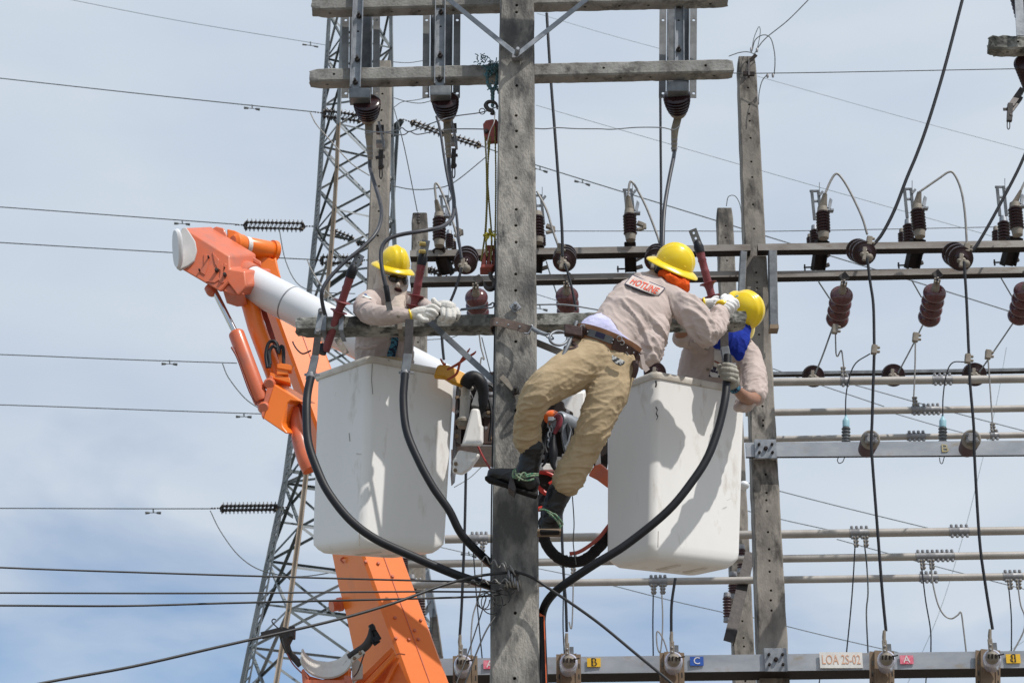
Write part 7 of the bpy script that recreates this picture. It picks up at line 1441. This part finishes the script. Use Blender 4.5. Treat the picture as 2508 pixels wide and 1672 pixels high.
limb(mb, [(945, 745, 11.6, 36), (908, 740, 11.45, 31), (892, 757, 11.25, 27), (908, 768, 11.15, 26), (940, 772, 11.1, 25), (972, 772, 11.08, 20), (1000, 773, 11.08, 15)], .95, 20); elp(mb, 936, 784, 11.12, 22, 13, 14, -.2)
limb(mb, [(965, 745, 11.6, 36), (1008, 742, 11.52, 26), (1040, 751, 11.35, 19), (1060, 757, 11.22, 15)], .95, 16)
q1, q2 = W(895, 765, 11.2), W(960, 780, 11.1)
h1 = folds(14, .008, CD(.9, .1, 0), 3.5, seed=4); h2 = folds(26, .006, CD(.2, .9, 0), 3, seed=6)
sh1 = fuse('work_shirt', mb, m_shirt, p1, .007, 5, lambda c, n: h1(c, n) * .9 + h2(c, n) * .5, label='beige shirt with a small round sleeve emblem')
mb = MB(); 
for px in (927, 958): mb.tube(leg_nodes(px, 11.82, fz), [.1, .08, .07, .05], 12)
limb(mb, [(942, 880, 11.92, 66), (942, 900, 11.93, 66)], .65); fuse('trousers', mb, m_khaki, p1, .014, 3)
mb = MB(); elp(mb, 960, 690, 11.52, 41, 50, 40); elp(mb, 966, 722, 11.52, 33, 34, 34); limb(mb, [(962, 725, 11.54, 36), (968, 752, 11.5, 34), (974, 772, 11.46, 26)], .85, 18); elp(mb, 975, 698, 11.40, 6, 8, 10); elp(mb, 938, 720, 11.55, 26, 36, 30, .2)
hood = fuse('balaclava', mb, m_hood, p1, .005, 4, folds(20, .004, CD(.2, 1, 0), 3, seed=8))
bvh = tree(hood)
def stick(bv_, px, py, rx, ry, rz, mat, name, parent, rot=0, out=.003):
    p, n = hit(bv_, px, py)
    if p is None: return None
    s_ = mpp(11.4); a = CR * math.cos(rot) + CU * math.sin(rot); a = (a - n * a.dot(n)).normalized(); b = n.cross(a).normalized(); mb = MB(); mb.ell(p + n * out, a * rx * s_, b * ry * s_, n * rz, 18, 10); return obj(name, mb, mat, parent)
for (x, y, r_) in ((964, 683, -.16), (990, 688, -.16)): stick(bvh, x, y, 15.5, 10, .016, m_glass, 'sunglass_lens', p1, r_, .007)
stick(bvh, 977, 683, 9, 4.5, .017, m_glass, 'sunglass_bridge', p1, -.1, .008)
mb = MB(); mb.tube([W(956, 676, 11.36), W(945, 672, 11.4), W(930, 670, 11.47)], .005, 6); obj('sunglass_temple', mb, m_glass, p1)
stick(bvh, 975, 710, 11, 5.5, .006, mk('mouth_opening', (.05, .01, .012), None, 8, .8), 'mouth_opening', p1, -.12, .001)
stick(bvh, 975, 706.5, 8, 2.2, .007, m_skin, 'upper_lip', p1, -.1, .003)
hardhat(p1, 964, 652, 11.46, CD(.22, .92, .17), CD(.42, -.25, .8), label='yellow full-brim hard hat above the sunglasses', brim=(.034, .036, .034))
bv1 = tree(sh1)
stick(bv1, 899, 727, 13, 9, .004, m_white, 'sleeve_emblem', sh1, -.3, .001); stick(bv1, 899, 727, 9, 5.5, .005, m_cyan, 'sleeve_emblem_core', sh1, -.3, .001); stick(bv1, 895, 722, 4, 2.5, .006, m_pb, 'sleeve_emblem_core', sh1, -.3, .001)
stick(bv1, 976, 774, 4, 4, .004, m_cap, 'cuff_button', sh1)
mb = MB(); pts = [(968, 826), (966, 845), (960, 862), (958, 876)]
rings = []
for (x, y), hw in zip(pts, (9, 10, 11, 11)):
    p, n = hit(bv1, x, y); p = (p or W(x, y, 11.6)) + CB * .012; rings.append([p - CR * hw * .0024, p - CR * hw * .0024 + CB * .008, p + CR * hw * .0024 + CB * .008, p + CR * hw * .0024])
mb.loft(rings); obj('patterned_tie', mb, m_tie, p1, angle=60)
for (x, y) in ((957, 829), (958, 866)): stick(bv1, x, y, 3.4, 3.4, .004, m_cap, 'shirt_button', sh1)
mb = MB(); limb(mb, [(884, 851, 11.6, 5), (900, 853, 11.58, 4), (920, 848, 11.58, 5)], .6, 8); o = fuse('pocket_flap', mb, m_shirt, p1, .003, 2)
glove(p1, 'glove', (1006, 771, 11.08, 12.5), [(1022, 768, 11.07, 16), (1040, 765, 11.07, 16), (1048, 764, 11.08, 14)], [[(1046, 755, 11.06, 7.5), (1060, 750, 11.05, 7), (1075, 759, 11.06, 6)], [(1048, 762, 11.05, 7.5), (1060, 762, 11.04, 7), (1069, 770, 11.06, 6)], [(1046, 770, 11.05, 7), (1056, 773, 11.05, 6.5), (1062, 779, 11.07, 5.5)], [(1042, 776, 11.06, 6.5), (1050, 779, 11.06, 6), (1052, 784, 11.07, 5.5)], [(1026, 776, 11.05, 7.5), (1036, 783, 11.05, 7), (1046, 784, 11.05, 6)]], m_glove, cuff=((1003, 772, 11.08), (1007, 771, 11.08), 14.5, m_yel))
glove(p1, 'glove', (1068, 752, 11.22, 13), [(1080, 752, 11.16, 17), (1094, 753, 11.12, 18), (1104, 756, 11.12, 17)], [[(1085, 758, 11.06, 7.5), (1086, 772, 11.05, 7), (1082, 781, 11.08, 6.5)], [(1098, 760, 11.05, 7.5), (1099, 776, 11.04, 7.5), (1095, 786, 11.07, 6.5)], [(1109, 760, 11.06, 7.5), (1111, 776, 11.05, 7), (1106, 787, 11.08, 6.5)], [(1118, 758, 11.08, 7), (1122, 770, 11.07, 7), (1118, 781, 11.1, 6.5)], [(1076, 750, 11.12, 8), (1067, 743, 11.1, 8), (1061, 734, 11.09, 6.5)]], m_glove)
mb = MB(); mb.lathe(W(1060, 765, 11.1), W(1120, 776, 11.07), [(0, .012), (.9, .012), (.92, .017), (1, .017)], 12); single('spanner', mb, m_iron, 'dark socket spanner held in the left worker\'s gloves', 'spanner')
# ------------------------------------------------------------------ crouched worker in the right bucket
p3 = thing('person', V((W(1745, 900, 11.95).x, 12.0, bk2[4] + .1)), 'lineman crouched in the right bucket with blue scarf, gripping the thick cable', 'person', 'linemen at work')
fz = bk2[4] + .1
mb = MB(); elp(mb, 1802, 768, 11.62, 34, 40, 38, .8); limb(mb, [(1797, 790, 11.65, 24), (1785, 820, 11.7, 30), (1760, 860, 11.8, 54), (1742, 920, 11.84, 50), (1728, 955, 11.85, 44)], .6)
limb(mb, [(1800, 850, 11.75, 34), (1835, 880, 11.65, 24), (1848, 930, 11.5, 19), (1848, 975, 11.38, 18), (1825, 972, 11.2, 16), (1806, 955, 11.05, 13), (1795, 940, 10.98, 11)], 1, 14)
limb(mb, [(1730, 850, 11.75, 34), (1695, 835, 11.65, 24), (1665, 825, 11.5, 17), (1690, 790, 11.4, 14)], 1, 12)
for px in (1705, 1740): mb.tube(leg_nodes(px, 11.84, fz, -.11), [.08, .06, .05, .04], 12)
fuse('body', mb, m_skin, p3, .012, 3)
mb = MB(); limb(mb, [(1770, 825, 11.68, 50), (1757, 855, 11.74, 78), (1745, 900, 11.8, 82), (1733, 955, 11.84, 76)], .6, 24)
limb(mb, [(1790, 850, 11.7, 44), (1828, 868, 11.62, 33), (1845, 905, 11.55, 30), (1850, 945, 11.46, 30), (1848, 968, 11.4, 28)], .95, 20)
elp(mb, 1828, 985, 11.32, 30, 22, 26, .45); elp(mb, 1812, 996, 11.26, 16, 13, 18, .3)
limb(mb, [(1735, 845, 11.7, 40), (1700, 832, 11.62, 28), (1668, 826, 11.5, 24)], .95, 18)
j1 = folds(13, .009, CD(.5, .85, 0), 3.5, seed=14); j2 = folds(24, .007, CD(.9, .3, 0), 3, seed=16); q3 = W(1845, 950, 11.45)
sh3 = fuse('work_shirt', mb, m_shirt, p3, .0075, 5, lambda c, n: j1(c, n) * .8 + j2(c, n) * (.3 + math.exp(-((c - q3).length / .15) ** 2)))
mb = MB()
for px in (1705, 1740): mb.tube(leg_nodes(px, 11.84, fz, -.11), [.1, .08, .07, .05], 12)
limb(mb, [(1732, 940, 11.85, 58), (1724, 965, 11.85, 56)], .65); fuse('trousers', mb, m_khaki, p3, .014, 3)
mb = MB(); limb(mb, [(1812, 800, 11.5, 30), (1806, 830, 11.45, 32), (1806, 855, 11.44, 24), (1812, 876, 11.45, 10)], .4, 18); limb(mb, [(1790, 812, 11.5, 30), (1768, 838, 11.5, 26), (1752, 846, 11.52, 9)], .4, 16); elp(mb, 1790, 845, 11.5, 30, 20, 10)
fuse('blue_scarf', mb, m_blue, p3, .005, 3, folds(22, .006, CD(.2, .9, 0), 3, seed=3))
hardhat(p3, 1819, 762, 11.54, CD(.72, .28, .62), CD(.22, -.93, .15), k=1.12, label='yellow hard hat of the crouched worker, peak pointing down', brim=(.012, .05, .012), h=.13)
hb = W(1806, 727, 11.49)
mb = MB(); c_ = W(1803, 730, 11.45); mb.ell(c_, CD(.5, .8, .2) * .022, CD(.6, -.4, .6) * .014, CD(-.5, .4, .75) * .004, 18, 8); obj('hat_sticker', mb, m_cyan, p3)
bv3 = tree(sh3)
for (x, y) in ((1698, 846), (1725, 861), (1733, 904)): stick(bv3, x, y, 4, 4, .004, m_cap, 'shirt_button', sh3)
def decal(bv_, poly, mat, name, parent, lift_=.005, n=8):
    # four-cornered cloth piece laid on the shirt
    A, B, C_, D_ = [V((*q, 0)) for q in poly]; vs = []; mb = MB()
    for j in range(n + 1):
        for i in range(n + 1):
            u, v_ = i / n, j / n; q = (A * (1 - u) + B * u) * (1 - v_) + (D_ * (1 - u) + C_ * u) * v_; p, nn = hit(bv_, q.x, q.y); vs.append((p or W(q.x, q.y, 11.5)) + CB * lift_)
    mb.add(vs, [(j * (n + 1) + i, (j + 1) * (n + 1) + i, (j + 1) * (n + 1) + i + 1, j * (n + 1) + i + 1) for j in range(n) for i in range(n)]); return obj(name, mb, mat, parent, angle=80)
decal(bv3, [(1700, 829), (1738, 848), (1733, 855), (1698, 836)], m_white, 'name_strip', sh3, .012); decal(bv3, [(1690, 834), (1735, 860), (1728, 872), (1688, 848)], m_shirt, 'pocket_flap', sh3, .014)
decal(bv3, [(1749, 855), (1768, 860), (1766, 900), (1748, 896)], m_white, 'undershirt', sh3, .006); decal(bv3, [(1749, 882), (1766, 890), (1766, 894), (1749, 886)], m_red, 'red_stripe', sh3, .012); decal(bv3, [(1744, 897), (1763, 902), (1763, 925), (1735, 922)], m_strp, 'striped_cloth', sh3, .012)
glove(p3, 'glove', (1798, 948, 11.0, 13), [(1796, 935, 10.97, 16), (1793, 918, 10.97, 16), (1788, 905, 10.98, 15)], [[(1800, 900, 10.93, 6.5), (1786, 894, 10.88, 6.5), (1773, 893, 10.9, 6)], [(1803, 910, 10.93, 7), (1786, 905, 10.87, 7), (1770, 904, 10.9, 6.5)], [(1803, 921, 10.94, 7), (1786, 916, 10.88, 7), (1771, 916, 10.9, 6.5)], [(1800, 931, 10.95, 6.5), (1787, 927, 10.89, 6.5), (1774, 926, 10.91, 6)], [(1786, 930, 10.98, 8), (1772, 920, 11.0, 8), (1764, 905, 11.0, 7), (1762, 895, 11.0, 6)]], m_gloveg, cuff=((1803, 954, 11.02), (1797, 946, 11.0), 13.5, m_tie))
mb = MB(); mb.box(W(1786, 858, 11.02), V((.03, 0, 0)), V((0, .01, 0)), V((0, 0, .008)));
